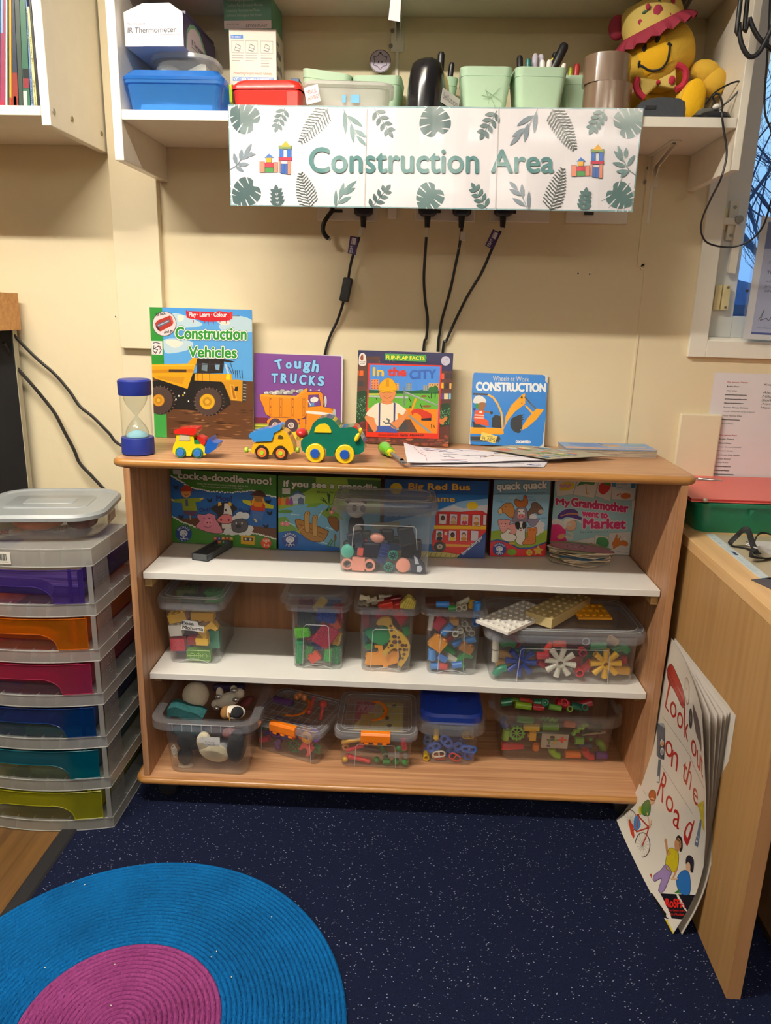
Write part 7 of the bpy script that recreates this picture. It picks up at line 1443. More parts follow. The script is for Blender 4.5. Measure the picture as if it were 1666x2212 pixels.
bplate('white studded building plate lying askew on the lid of the wide tub',[(1097.5,1366),(1199.6,1320),(1050.5,1329)],zl_+.012,.009,'e4dfd6',8,6)
bplate('thick tan building plate stack beside the white one',[(1193,1338),(1277,1290),(1150,1312)],zl_+.027,.026,'cbb680',8,4)
bplate('orange yellow building plate at the right of the wide tub lid',[(1250,1334),(1324,1335),(1252,1304)],zl_+.007,.006,'e8a422',5,3,.0056)

# 6  dark magnet toys on the upper shelf
t6 = tub('big lidded clear tub of dark and pink toys standing before the game boxes',-.0585,-.2835,Z1+.0004,1.5,.219,.232,.105,.112,.176,.012,.018,GT,r=.014,lid=True,lid_h=.016,notch=False,panel=(-.08,.082,.068,.128))
c = (700,1020,4.384);G = 'magnet toy pieces in the big tub';w_ = ' in the big tub on the upper shelf'
def mg_(x,y,sh,rot,lab,name='toy_piece',**k): put(t6,c,x,y,sh,rot,name,lab+w_,'toy',G,**k)
mb = sh_block(.032,.034,.012,'ef9f8c');[mb.lathe([(.010,-.005),(.015,-.005),(.015,.005),(.010,.005),(.010,-.005)],T(s_*.028,0,-.002) @ RX(90),mat('ef9f8c',.4),20) for s_ in (-1,1)];[mb.prism([(-.009,-.004),(-.002,-.007),(.006,-.002),(.008,.004),(.0,.002)],.006,T(s_*.028,-.003,0),mat('3a3e44',.4)) for s_ in (-1,1)];mg_(320,888,mb,-2,'salmon bracket with two grey spanner rings')
mg_(750,880,sh_disc(.018,.012,'ef9f8c'),0,'round salmon disc at the front');mb = sh_disc(.0165,.014,'5fbfa8');mg_(215,745,mb,0,'round mint cylinder at the left wall')
for x,y in ((655,785),(610,895)):
    mb = sh_disc(.0125,.008,'2f8a7a');[mb.box(.0028,.009,.008,RY(a) @ T(0,0,.006),mat('1a2a2e',.5),(0,0,0)) for a in range(0,360,45)];mg_(x,y,mb,0,'teal spoked wheel, '+('upper' if y < 800 else 'lower')+' of two','toy_cog')
mb = MB(mat('1c2740',.5));mb.prism([(-.018,-.024),(-.02,.01),(-.008,.024),(.016,-.004),(.02,-.024)],.012,T(0,-.006,0));mb.prism([(-.012,.022),(-.003,.014),(.002,.0),(-.008,.0)],.003,T(0,-.0095,0),mat('c9ccd8',.4));mb.prism([(-.004,-.02),(-.004,-.006),(.006,-.003),(.011,-.012),(.006,-.021)],.003,T(0,-.0095,0),mat('c9ccd8',.4));mg_(915,880,mb,0,'navy fin with pale spikes at the right')
mb = sh_block(.022,.05,.012,'26356a');[mb.span((-.011,-.0068,z_),(.011,-.006,z_+.0015),mat('4a5a90',.4)) for z_ in (-.004,.006,.016)];mg_(560,770,mb,-14,'navy ridged bar leaning in the middle');mg_(345,752,sh_block(.015,.018,.012,'d8604e'),-4,'small coral block',bevel=.001);mb = sh_ball(.016,'e09a86',rough=.4);mb.v = [(x*1.15,y*.7,z*.8) for x,y,z in mb.v];mg_(505,622,mb,-12,'dented salmon ball in the middle')
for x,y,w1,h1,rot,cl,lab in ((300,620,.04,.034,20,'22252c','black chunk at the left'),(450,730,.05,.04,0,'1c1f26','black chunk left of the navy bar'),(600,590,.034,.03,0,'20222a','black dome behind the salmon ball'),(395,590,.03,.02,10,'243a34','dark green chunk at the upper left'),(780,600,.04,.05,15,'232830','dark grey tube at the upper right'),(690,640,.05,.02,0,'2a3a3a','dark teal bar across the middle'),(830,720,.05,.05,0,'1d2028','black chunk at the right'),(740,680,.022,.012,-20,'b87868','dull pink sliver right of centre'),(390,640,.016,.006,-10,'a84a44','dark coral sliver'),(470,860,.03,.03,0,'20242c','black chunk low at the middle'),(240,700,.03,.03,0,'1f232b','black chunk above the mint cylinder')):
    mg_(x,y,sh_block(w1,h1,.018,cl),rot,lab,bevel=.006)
mg_(590,505,sh_block(.07,.016,.002,'8f9084'),4,'folded grey paper strip near the lid','paper_strip',lev=.06)
# panda figure at the back left
mb = MB(mat('c9c4bc',.7));mb.ball(.015,.010,.014,T(0,0,.03));mb.ball(.007,.008,.008,T(.002,-.003,-.002));mb.ball(.012,.010,.024,T(0,.004,0),mat('1f2026',.7));[mb.ball(.005,.004,.005,T(s_*.011,.002,.042),mat('1f2026',.7)) for s_ in (-1,1)];[mb.ball(.004,.002,.005,T(.004+s_*.006,-.009,.032),mat('1f2026',.7)) for s_ in (-1,1)]
mb.v = [(x*1.75,y*1.2,(z-.01)*1.75) for x,y,z in mb.v]
put(t6,c,305,470,mb,0,'toy_panda','black and white panda figure standing'+w_,'toy animal',G,lev=.07)
# ---------------------------------------------------------------- boxes on the bottom board
ZF = ZB+.0004
# 7  bin of soft toys
t7 = tub('big open clear bin heaped with soft toys at the left of the bottom board',-.505,-.3605,ZF,1.2,.206,.232,.255,.285,.172,.024,.024,GT,r=.024,notch=False)
k = MB(RIDGE)
for i in range(7): x = -.075+i*.025;y = -(.285/2+.0495*.5)-.001;k.tube([(x,y,.149),(x,y-.0005,.170)],.0012,n=5); 
k.tube([(-.085,y,.1695),(.085,y,.1695)],.0011,n=5);part('rim_rib',k,t7.e)
c = (290,1460,3.7022);G = 'soft toys in the bin';w_ = ' in the left bottom bin'
def so_(x,y,mb,rot,name,lab,**k): put(t7,c,x,y,mb,rot,name,lab+w_,'soft toy',G,**k)
FUR = dict(rough=.95,bump=1.0,bscale=110,fuzz=.4)
mb = MB(mat('d9cdb8',**FUR));mb.ball(.036,.034,.036,n=26,k=18);so_(493,152,mb,0,'fluffy_ball','round cream fluffy ball on top',free=True,lev=.11)
mb = MB(mat('1f5a5c',.9,bump=1,bscale=140,fuzz=.3));mb.grid(lambda u,v: ((u-.5)*.095,-.03+.05*v,.018*math.sin(u*PI)*(1-.4*v)+.012*math.sin(u*9)*.3-.02*(1-u)*u+.012*(1-u)),22,12);mb.grid(lambda u,v: ((u-.5)*.095,-.031+.006*v,.018*math.sin(u*PI)+.012*(1-u)+.0036*math.sin(u*9)-.02*(1-u)*u-.03*v),22,4);so_(430,275,mb,-8,'knitted_cloth','dark teal knitted cloth lying over the heap',free=True,lev=.055)
GRY = 'cfc6b6';mb = MB(mat(GRY,**FUR));mb.ball(.036,.02,.02,RY(-18));mb.ball(.014,.012,.014,T(.034,0,.018));mb.ball(.012,.012,.012,T(-.036,0,-.012));mb.ball(.01,.01,.016,T(-.02,0,.022));mb.ball(.01,.01,.014,T(.02,0,.028))
for p in ((.024,-.012,.034),(-.022,-.012,.016),(.026,-.016,.008),(-.030,-.016,-.016)): mb.ball(.010,.007,.007,T(*p),mat('c8c8c8',.15,metal=.9),n=10,k=7)
so_(750,190,mb,5,'soft_toy','cream soft toy with silver feet at the back',free=True,lev=.12)
mb = MB(mat('e4dccc',**FUR));mb.ball(.03,.022,.017);mb.ball(.014,.0215,.016,T(-.022,-.001,-.001),mat('8a6234',**FUR));mb.tube([(-.009,-.023,.012),(-.006,-.0235,-.012)],.0016,m=mat('c89030',.8),n=6);mb.ball(.017,.018,.015,T(.010,-.010,.005),mat('16161a',**FUR));mb.ball(.007,.006,.006,T(-.004,-.018,.002),mat('16161a',**FUR));so_(800,290,mb,0,'soft_toy','brown, white and black plush guinea pig at the front rim',free=True,lev=.05)
mb = MB(mat('3a2f54',.9,bump=.5));mb.box(.09,.02,.02,None,None,(0,0,0));so_(760,90,mb,3,'folded_cloth','dark purple folded cloth at the back',free=True,lev=.19,bevel=.006)
mb = MB(mat('5a2024',.9,bump=.5));mb.ball(.03,.02,.012);so_(890,215,mb,40,'soft_toy','maroon soft toy end at the back right',free=True,lev=.14)
mb = MB(mat('17191d',**FUR));mb.ball(.026,.016,.03,T(.002,0,.018));mb.ball(.021,.016,.026,T(-.004,0,-.028));mb.ball(.016,.014,.013,T(.018,0,.006));mb.ball(.021,.012,.009,T(-.006,.002,-.058),mat('c9b8a4',**FUR));so_(420,610,mb,0,'soft_toy','black plush animal with a pale foot at the left wall',lev=.026)
mb = MB(mat('dccfb0',**FUR));mb.ball(.042,.02,.024,RY(18));mb.ball(.02,.014,.03,T(-.026,0,.03));so_(640,640,mb,0,'soft_toy','cream plush body pressed to the front wall',lev=.028)
mb = MB(mat('24272c',**FUR));mb.ball(.026,.02,.05);mb.ball(.012,.012,.014,T(.02,0,.05));so_(820,560,mb,-8,'soft_toy','dark grey plush animal at the right wall',lev=.03)
mb = MB(mat('8f9094',**FUR));mb.ball(.022,.014,.02);so_(715,560,mb,-10,'soft_toy','pale grey plush paw behind the paper label',lev=.05)
mb = MB(mat('1f3236',**FUR));mb.ball(.046,.02,.018);so_(440,440,mb,0,'soft_toy','dark teal plush just below the rim',lev=.04)
mb = MB(mat('332a2c',**FUR));mb.ball(.04,.02,.016);so_(660,440,mb,-5,'soft_toy','dark brown plush just below the rim',lev=.05)
mb = MB(mat('8a5a5a',**FUR));mb.ball(.02,.014,.014);so_(760,455,mb,10,'soft_toy','dusty pink plush below the rim at the right',lev=.04)
mb = sh_ring(.006,.0012,'d8d4c4',1,1.5)
for i in range(5): a = sh_ring(.0055,.0011,'d8d4c4',.6,1.4);mb.add([(x+.004*i-.008,y,z-.004*i+.008) for x,y,z in a.v],a.f,a.k[0],None,True)
put(t7,c,320,600,mb,-30,'plastic_chain','cream plastic chain piece at the left wall'+w_,'toy',None,lev=.006)
k = MB(mat('d8d6d2',.7));A = Art(.056,.026,None,.7);A.text('TOYS',.3,.5,.76,.85,'9a9aa0',.0);A.line([(.15,.15),(.2,.12),(.18,.3)],.02,'a8a8ac');k.prism([(-.028,-.004),(-.024,.013),(.028,.013),(.028,-.012),(-.013,-.012),(-.014,-.003)],.0005);A.into(k,lambda u,v,d: (u-.028,-.0002-d,v-.013))
q = t7.M.inverted() @ px(603,1460+525/3.7022-1460+1460-1460,Y=-.37) if 0 else t7.M.inverted() @ px(452,1602,Y=-.3715);k.v = [tuple(T(q.x,-t7.db/2-.0115,q.z) @ RX(-5) @ Vector(p)) for p in k.v];part('label',k,t7.e,label='torn white paper TOYS label')

# 8, 9  orange clip boxes
def clipbox(label,x,yf,rz,wb,wt,db,dt,h,panel):
    t = tub(label,x,yf,ZF,rz,wb,wt,db,dt,h,.011,.012,GT,r=.014,lid=True,lid_h=.008,notch=False,panel=panel)
    O_ = mat('ee7d12',.35,coat=.2);a = (dt+.023)/2
    k = MB(O_);k.prism([(0,-.018),(-.003,-.012),(-.004,.006),(0,.012),(.012,.013),(.012,.009),(.004,.008),(.003,-.016)],.078,T(-.039,-a-.002,h) @ RZ(90) @ S(1,-1,1))
    for i in (-.024,0,.024): k.box(.012,.004,.006,T(i,-a-.002,h-.022))
    part('clip',k,t.e,.0012,label='orange front clip')
    k = MB(O_);P_ = [(.045*math.cos(R(w)),-.0+.045*math.sin(R(w)),h+.013+.012*abs(math.cos(R(w)))**.5*0) for w in range(-100,101,20)];k.tube([Vector((x*.75-.01,y*1.1,z)) for x,y,z in P_],.005,n=8,flat=(0,0,1));part('handle',k,t.e,label='orange carrying handle')
    k = MB(RIDGE)
    for i in range(9): u = (i-4)*wt*.11;k.tube([(u,-dt*.42,h+.0065),(u,dt*.42,h+.0065)],.0005,n=4)
    for i in range(5): v = (i-2)*dt*.2;k.tube([(-wt*.44,v,h+.0067),(wt*.44,v,h+.0067)],.0005,n=4)
    part('lid_grid',k,t.e)
    return t
t8 = clipbox('clear orange clip box of purple pieces standing askew on the bottom board',-.3145,-.2655,-19.0,.188,.198,.155,.165,.098,(-.078,.078,.004,.082))
t9 = clipbox('clear orange clip box of rods and balls with a booklet under its lid',-.0665,-.2925,1.4,.184,.198,.19,.20,.105,(-.056,.056,.004,.074))
c = (290,1460,3.7022);G = 'purple and bright pieces in the askew box';w_ = ' in the askew clip box'
def pu_(x,y,sh,rot,lab,**k): put(t8,c,x,y,sh,rot,'toy_piece',lab+w_,'toy',G,**k)
pu_(1030,500,sh_rod(.03,.0085,'c8284a'),25,'crimson tube end at the left');pu_(1060,390,sh_rod(.024,.01,'2a6a4a'),70,'dark green tube at the upper left');pu_(1150,560,sh_beads(3,.009,'6a3a80',1.3),80,'purple knobbly piece at the bottom');pu_(1130,440,sh_ring(.016,.004,'7a3a9a'),0,'purple ring at the upper left');pu_(1210,465,sh_brick(.03,.024,.014,'2f3f9a'),20,'blue block in the middle');pu_(1380,495,sh_ring(.012,.006,'e0922c'),0,'amber hexagon ring at the right');pu_(1300,470,sh_arch(.03,.024,.012,'b8442a'),20,'rusty red arch in the middle');pu_(1380,580,sh_arch(.034,.028,.014,'d84a4a'),-30,'coral angular piece at the lower right');pu_(1480,590,sh_brick(.024,.02,.014,'1f6a4a',front=True),0,'dark green block at the right');pu_(1500,490,sh_ring(.014,.0035,'6a3a9a',1,1.3),0,'purple ring at the right wall');pu_(1280,560,sh_gear(.02,'2f6a40'),0,'dull green cog at the bottom middle');pu_(1440,655,sh_rod(.026,.007,'d8404a'),-40,'red tube at the lowest corner');pu_(1210,400,sh_rod(.05,.008,'8a3a7a'),-15,'mauve tube below the lid');pu_(1400,440,sh_rod(.04,.008,'c05a34'),-20,'rust tube below the lid');pu_(1060,440,sh_brick(.03,.02,.014,'5a2f8a'),30,'violet block at the left wall')
for x,y,sh,rot,lab,lev in ((1420,230,sh_dumb(.05,.008,'a83a3a',(1,0),.6),70,'dark red peg seen through the lid',.07),(1550,300,sh_dumb(.05,.009,'b03a34',(0,1.2),.5),80,'red trumpet peg seen through the lid',.05),(1330,160,sh_beads(3,.010,'a8683a',1.2),10,'tan bead chain seen through the lid',.11),(1150,200,sh_rod(.06,.012,'4a2a5a'),0,'dark purple tube seen through the lid',.10),(1200,520,sh_block(.12,.05,.02,'4a2f5a'),0,'deep purple block at the back',.09)): pu_(x,y,sh,rot,lab,lev=lev)
c = (700,1470,4.384);G = 'rods and balls in the clip box';w_ = ' in the straight clip box'
def rb_(x,y,sh,rot,lab,**k): put(t9,c,x,y,sh,rot,'toy_rod',lab+w_,'toy connector',G,**k)
rb_(500,748,sh_ball(.0085,'1f8a3c',rough=.3),0,'green ball, leftmost of the chain');rb_(592,765,sh_rod(.02,.0075,'2a9a48'),0,'green sleeve of the ball chain');rb_(682,778,sh_ball(.0095,'1f8a40',rough=.3),0,'green ball in the middle of the chain');rb_(765,797,sh_ball(.0095,'25984a',rough=.4,bump=.6,bscale=600),0,'dimpled green ball at the right corner');rb_(660,705,sh_rod(.03,.0075,'a8a8a4'),0,'grey clip rod');rb_(590,715,sh_ring(.0075,.0025,'b0b0ac'),0,'grey clip ring');rb_(775,713,sh_ball(.0085,'a4a49e',rough=.4,bump=.8,bscale=700),0,'dimpled grey ball');rb_(335,740,sh_dumb(.05,.0075,'d8323a',(1,.9),.8),-12,'red rod at the bottom');rb_(230,718,sh_ball(.0085,'d8283a',rough=.3),0,'red ball at the lower left');rb_(290,640,sh_dumb(.046,.0065,'c83040',(0,.9),.85),22,'red rod at the left');rb_(260,570,sh_dumb(.05,.0065,'d8a030',(1,1),.8),14,'amber rod at the upper left');rb_(190,630,sh_ring(.007,.003,'e0a040'),0,'amber clip ring at the left wall');rb_(188,745,sh_ball(.0075,'e8b82a',rough=.3),0,'yellow ball in the lower left corner');rb_(755,595,sh_dumb(.026,.009,'c82c44',(1,0),.9),100,'red cap at the right');rb_(745,650,sh_dumb(.02,.008,'2a8a48',(1,0),.8),-10,'green clip at the right');rb_(350,580,sh_ball(.0065,'d89a2c',rough=.3),0,'amber ball end near the clip');rb_(440,650,sh_rod(.05,.006,'4a3a44'),-8,'dark grey rod at the back',lev=.07);rb_(560,690,sh_dumb(.03,.009,'2a5a3c',(1,0),.8),120,'dark green peg behind the grey rod',lev=.05)
# booklet under the lid
k = MB(mat('d8c262',.6));k.box(.135,.15,.002,None,None,(0,0,0));A = Art(.135,.15,None,.6);A.poly([(0,0),(.42,0),(.3,.35),(0,.8)],'b8384a');A.poly([(.12,.45),(.4,.4),(.34,.9),(.1,.95)],'d0a83a');f_ = lambda X,Y: (X,Y)
A.text('MOBILO',.05,.08,.5,.36,'d89aa8',.02,shear=.3,dy=.05);A.line([(.05,.1),(.5,.12)],.012,'8a2438');[A.oval(x,y,.05,.06,'3a2a24') for x,y in ((.62,.3),(.66,.55),(.8,.1),(.72,.8))];A.oval(.62,.3,.025,.03,'d8c262')
A.into(k,lambda u,v,d: (u-.0675,v-.075,.001+d));solo('booklet',k,'yellow and red folded booklet under the lid of the straight clip box','booklet',M=t9.M @ T(.005,.01,.094))
# 10  blue lidded box of links
t10 = tub('clear rounded tub of blue links with a domed blue lid',.135,-.256,ZF,1.0,.150,.165,.15,.165,.125,.006,.01,GT,r=.034,notch=False)
k = MB(CLR2);k.loft([rrect(.19,.19,.045,.1,7),rrect(.192,.192,.045,.112,7),rrect(.186,.186,.044,.134,7),rrect(.172,.172,.04,.136,7)]);part('lid_skirt',k,t10.e)
k = MB(mat('1a3fae',.35,coat=.25));k.loft([rrect(.170,.17,.04,.128,7),rrect(.170,.17,.04,.148,7),rrect(.158,.158,.036,.1555,7),rrect(.13,.13,.03,.157,7)],cap1=True)
for s_ in (-1,1): [k.tube([(s_*.034+(i-4)*.0035,-.028+.012,.1573),(s_*.034+(i-4)*.0035,.0+.02,.1573)],.0009,n=5) for i in range(9)]
part('lid',k,t10.e)
G = 'links in the blue lidded tub';w_ = ' in the blue lidded tub'
def li_(x,y,sh,rot,lab,**k): put(t10,c,x,y,sh,rot,'toy_link',lab+w_,'toy link',G,**k)
li_(1090,697,sh_link(.033,.016,.0022,'e2dccb'),8,'white open link in the middle');li_(1090,765,sh_link(.03,.013,.002,'d84a40'),-8,'red link at the bottom middle');li_(1238,760,sh_link(.032,.018,.002,'d8443c'),-28,'larger red link at the bottom right');li_(965,748,sh_multi(1,.0085,.024,'e8bc2a'),0,'yellow tube end in the lower left');li_(1045,758,sh_ring(.006,.002,'e8b82a'),0,'small yellow ring inside the red link');li_(1160,575,sh_link(.036,.02,.004,'2f5fb8'),-50,'blue link at the upper middle');li_(1040,630,sh_link(.036,.018,.0045,'2a58b4'),30,'blue link left of centre');li_(1245,640,sh_link(.038,.018,.0045,'2f62bc'),35,'blue link right of centre');li_(1380,650,sh_link(.038,.016,.004,'3468c0'),-5,'blue link at the right wall');li_(1370,745,sh_link(.034,.02,.004,'2c56b0'),75,'upright blue link in the lower right');li_(1190,690,sh_link(.03,.015,.004,'2a56b0'),60,'blue link behind the white one');li_(960,660,sh_link(.036,.018,.0045,'2850a8'),40,'blue link at the left wall');li_(1065,500,sh_dumb(.026,.008,'e8c02a',(1,.6),.9),90,'yellow peg at the upper middle');li_(945,555,sh_link(.03,.018,.004,'3a5a8a'),80,'slate blue link at the upper left');li_(1060,580,sh_rod(.03,.003,'c8a84a',False),35,'thin tan stick');li_(1310,700,sh_link(.032,.016,.004,'2f5cb4'),15,'blue link low at the right')
mb = MB()
for i in range(5): a = sh_link(.030,.013-.0012*i,.0013,'d0a83a');mb.add([tuple(RY(12*i-20) @ Vector((x,y+i*.003,z))) for x,y,z in a.v],a.f,a.k[0],None,True)
put(t10,c,1365,530,mb,-20,'rubber_bands','bunch of golden bands at the upper right'+w_,'bands',None,lev=.02)
for x,y,sh,rot,lab,lev in ((1200,480,sh_block(.06,.03,.02,'3a4f7a'),0,'grey blue piece behind',.06),(1350,460,sh_block(.04,.03,.02,'8a8478'),0,'grey piece below the lid',.05),(1140,760,sh_block(.09,.04,.02,'23448c'),0,'navy piece low at the back',.07),(1150,640,sh_block(.11,.04,.02,'2a4a94'),0,'dark blue piece at the back',.075)): li_(x,y,sh,rot,lab,lev=lev,bevel=.006)
# 11  tub of tubes
t11 = tub('wide open clear tub of bright tubes at the right of the bottom board',.4285,-.2135,ZF,2.6,.297,.318,.155,.172,.148,.016,.026,GT,r=.024,notch=False)
for s_ in (-1,1):
    k = MB(CLR2);k.prism([(0,-.012),(.016,-.002),(.014,.008),(0,.004)],.02,T(s_*.17,-.03,.138) if s_ > 0 else T(s_*.17,-.03,.138) @ S(-1,1,1));part('lug',k,t11.e)
c = (1040,1470,4.165);G = 'tubes in the right bottom tub';w_ = ' in the right bottom tub'
def tb_(x,y,sh,rot,lab,name='toy_tube',**k): put(t11,c,x,y,sh,rot,name,lab+w_,'toy tube',G,**k)
tb_(660,545,sh_block(.074,.044,.0015,'b8b2a4',.5),-1,'picture card stuck upright at the front','picture_card',lev=.003)
CARD = [o for o in COL.objects if o.name.startswith('picture_card')][-1];k = MB();A = Art(.074,.044,None,.5);A.poly([(.72,.18),(.82,.18),(.82,.34),(.95,.34),(.95,.46),(.82,.46),(.8,.62),(.72,.58),(.72,.46),(.62,.46),(.62,.34),(.72,.34)],'d8503a');A.oval(.4,.22,.1,.1,'23262c');A.poly([(.2,.36),(.6,.36),(.6,.46),(.2,.46)],'3a5a3a');A.line([(.52,.25),(.54,.55)],.06,'a8b84a');A.line([(.54,.55),(.5,.66),(.44,.66)],.06,'d8a83a');A.line([(.3,.4),(.28,.7)],.06,'5a7a4a');A.rect(.22,.78,.34,.92,'3a4a7a');A.into(k,lambda u,v,d: (u-.037,-.0009-d,v-.022));part('print',k,CARD)
tb_(670,680,sh_elbow(.0105,.024,'86b82a',180,270),0,'lime elbow at the bottom middle');tb_(820,678,sh_rod(.042,.0105,'ee7a24'),0,'orange tube at the bottom');tb_(970,695,sh_elbow(.0105,.024,'d03440',180,270),5,'red elbow at the bottom right');tb_(1085,690,sh_rod(.03,.0105,'6a3a9a'),0,'purple tube in the lower right corner');tb_(280,590,sh_rod(.06,.0125,'d2323e',False,.007),0,'long red cone at the lower left');tb_(320,475,sh_gear(.0215,'74b844'),0,'lime flower cog','toy_gear');tb_(460,495,sh_brick(.024,.018,.014,'d8a42a'),90,'amber socket piece right of the cog');tb_(450,422,sh_rod(.042,.0105,'e0b62a'),0,'yellow half of the long rod');tb_(620,412,sh_rod(.044,.0115,'5fa82a'),2,'green half of the long rod');tb_(395,352,sh_rod(.045,.0095,'5fa844'),-5,'green tube near the rim at the left');tb_(205,480,sh_rod(.032,.0105,'8cc23a'),85,'upright lime tube at the left wall');tb_(210,375,sh_elbow(.009,.02,'3a5aa0',150,240),0,'blue elbow above it');tb_(610,350,sh_beads(8,.005,'7ab84a',1.2),-4,'lime bead strip below the rim','bead_strip');tb_(790,390,sh_rod(.03,.0095,'d8692a'),-6,'orange brown tube below the rim');tb_(885,435,sh_beads(7,.0065,'86c84a',1.15),42,'lime bead chain bent at the right','bead_strip');tb_(880,540,sh_rod(.024,.0105,'6aa83a'),0,'green tube right of the card');tb_(1060,590,sh_elbow(.0095,.02,'7ab03a',0,95),-10,'lime elbow at the right');tb_(930,590,sh_rod(.036,.0105,'26305f'),0,'navy tube right of the card bottom');tb_(985,525,sh_ball(.006,'5a9a4a',rough=.4),0,'small green bead right of the card');tb_(1010,420,sh_rod(.04,.012,'1f4a44'),-10,'dark teal tube at the upper right');tb_(490,595,sh_rod(.018,.009,'e07a2c'),90,'orange tube left of the card');tb_(940,470,sh_rod(.03,.009,'2a5a50'),60,'dark green tube behind the chain');tb_(330,405,sh_rod(.04,.009,'1f5a4a'),10,'sea green tube at the upper left')
for x,y,L,r_0,cl,rot,lab,lev in ((225,195,.03,.011,'1f6a4a',10,'dark green cog tube on top at the left',.03),(375,225,.045,.010,'8ab42c',-6,'lime tube on top at the left',.03),(510,240,.03,.009,'b8343a',-4,'dull red tube on top',.035),(535,200,.04,.0115,'1f8060',0,'teal tube on top in the middle',.05),(660,240,.035,.009,'7ab04a',-8,'light green tube on top in the middle',.035),(730,205,.036,.0115,'c42a3c',-15,'red tube end on top',.045),(860,235,.035,.010,'1f6a5a',-12,'dark teal tube on top at the right',.035),(940,205,.035,.012,'a82a3a',20,'dark red knob on top at the right',.06),(300,180,.06,.008,'6a9a2a',-4,'olive tube at the back of the heap',.08),(420,185,.05,.008,'c8402c',-8,'orange red tube at the back of the heap',.075)): tb_(x,y,sh_rod(L,r_0,cl),rot,lab,lev=lev,free=True)
for x,y,r_0,cl,lab in ((570,200,.009,'2a8a68','teal ring end facing up from the heap'),(745,200,.010,'d0384a','red ring end facing up from the heap'),(930,245,.009,'25705c','dark teal ring end facing up from the heap'),(795,258,.008,'8ab44a','lime ring end at the rim')): tb_(x,y,sh_multi(1,r_0,.012,cl),0,lab,lev=.012,free=True,tilt=-40)
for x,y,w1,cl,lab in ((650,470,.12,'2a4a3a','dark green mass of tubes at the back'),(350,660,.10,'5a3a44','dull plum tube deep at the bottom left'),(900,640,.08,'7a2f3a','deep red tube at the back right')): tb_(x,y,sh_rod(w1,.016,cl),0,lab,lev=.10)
put(t11,c,1060,470,MB(mat('a89a84',.7)).add([(-.035,0,-.006),(.03,0,.004),(.034,0,.0),(.03,0,-.004),(-.035,0,-.009),(-.035,.003,-.006),(.03,.003,.004),(.03,.003,-.004),(-.035,.003,-.009)],[(0,4,3,2,1),(5,6,7,8),(0,1,6,5),(4,8,7,3)]),3,'straw','tan fan of straws behind the chain'+w_,'straws',None,lev=.05)
# ---------------------------------------------------------------- left: drawer tower, board, cables
TX,TYF = -.714,-.481                         # its right front corner on the floor
TW,TD = .39,.42;NDR = 6;ZTOP = .742
FRM = clear('fbfcfc',.34,'dcdcd8',1.0,.2);FRM2 = clear('fbfcfc',.55,'e6e6e0',1.0,.2)
tw = thing('drawer_tower','tall clear plastic drawer tower with six coloured drawers left of the bookcase','drawer unit',(TX-TW/2,TYF+TD/2,0))
BW = .030                                       # how far the curved front bulges forward in its middle
def bow(u): return -TD/2-BW*(1-(2*u/TW)**2)     # u across from the middle
def band(mb,z0,z1,m,thick=.0,x0=-TW/2,x1=TW/2,off=0,n=16):
    """strip of the curved front"""
    P_ = [(x0+(x1-x0)*i/n) for i in range(n+1)]
    return mb.add([(u,bow(u)-off,z) for z in (z0,z1) for u in P_],[(i,i+1,n+1+i+1,n+1+i) for i in range(n)],m,None,True)
step = (ZTOP-.048)/NDR
def lvl(i): return .0+step*i                    # floor of drawer i from the ground
for i in range(NDR+1):
    z0 = lvl(i);zt_ = z0+.030 if i < NDR else ZTOP;z0 = z0 if i < NDR else lvl(i)+.006
    k = MB(FRM2);band(k,z0,zt_,FRM2,n=16)
    k.span((TW/2-.0015,-TD/2,z0),(TW/2,TD/2,zt_));k.span((-TW/2,-TD/2,z0),(-TW/2+.0015,TD/2,zt_))
    for j in range(9): u = -TW/2+.02+j*(TW-.04)/8;k.add([(u,bow(u)-.0004,z0),(u,bow(u)-.0004,zt_),(u,bow(u)+.02,zt_),(u,bow(u)+.02,z0)],[(0,1,2,3)],FRM2)
    for z in (z0,zt_): k.tube([(u_,bow(u_)-.0006,z) for u_ in [-TW/2+TW*q/16 for q in range(17)]],.0012,m=FRM2,n=5);k.tube([(TW/2,-TD/2,z),(TW/2,TD/2,z)],.0012,m=FRM2,n=5)
    pts = [(-TW/2,TD/2,zt_-.004),(TW/2,TD/2,zt_-.004)]+[(TW/2-TW*q/12,bow(TW/2-TW*q/12)+.001,zt_-.004) for q in range(13)]
    k.add(pts,[tuple(range(len(pts)))],clear('fbfcfc',.6,'d8d7d0',.8,.25) if i == NDR else FRM)
    for j in range(4): y = -TD/2+.10+j*.09;k.add([(TW/2+.0004,y,z0),(TW/2+.0004,y,zt_),(TW/2-.012,y,zt_),(TW/2-.012,y,z0)],[(0,1,2,3)],FRM2)
    part('tray_frame' if i < NDR else 'top_frame',k,tw)
for i in range(NDR):
    z0,z1_ = lvl(i)+.030,lvl(i+1)+(0 if i < NDR-1 else .006)
    for s_ in (-1,1):
        k = MB(FRM);k.add([(s_*TW/2,-TD/2,z0),(s_*TW/2,-TD/2+.085,z0),(s_*TW/2,-TD/2+.078,z1_),(s_*TW/2,-TD/2,z1_)],[(0,1,2,3)]);k.span((s_*(TW/2-.012),-TD/2-.006,z0),(s_*(TW/2-.0005),-TD/2-.0045,z1_))
        k.span((s_*(TW/2-.0015),TD/2-.05,z0),(s_*TW/2,TD/2,z1_))
        if s_ > 0:
            for a in range(6):
                for b in range(5): k.add([(TW/2+.0006,-TD/2+.026+b*.008+.0012*math.cos(q),z0+.030+a*.009+.0012*math.sin(q)) for q in (0,1.05,2.1,3.14,4.2,5.2)],[(0,1,2,3,4,5)],FRM2)
        part('corner_post',k,tw)
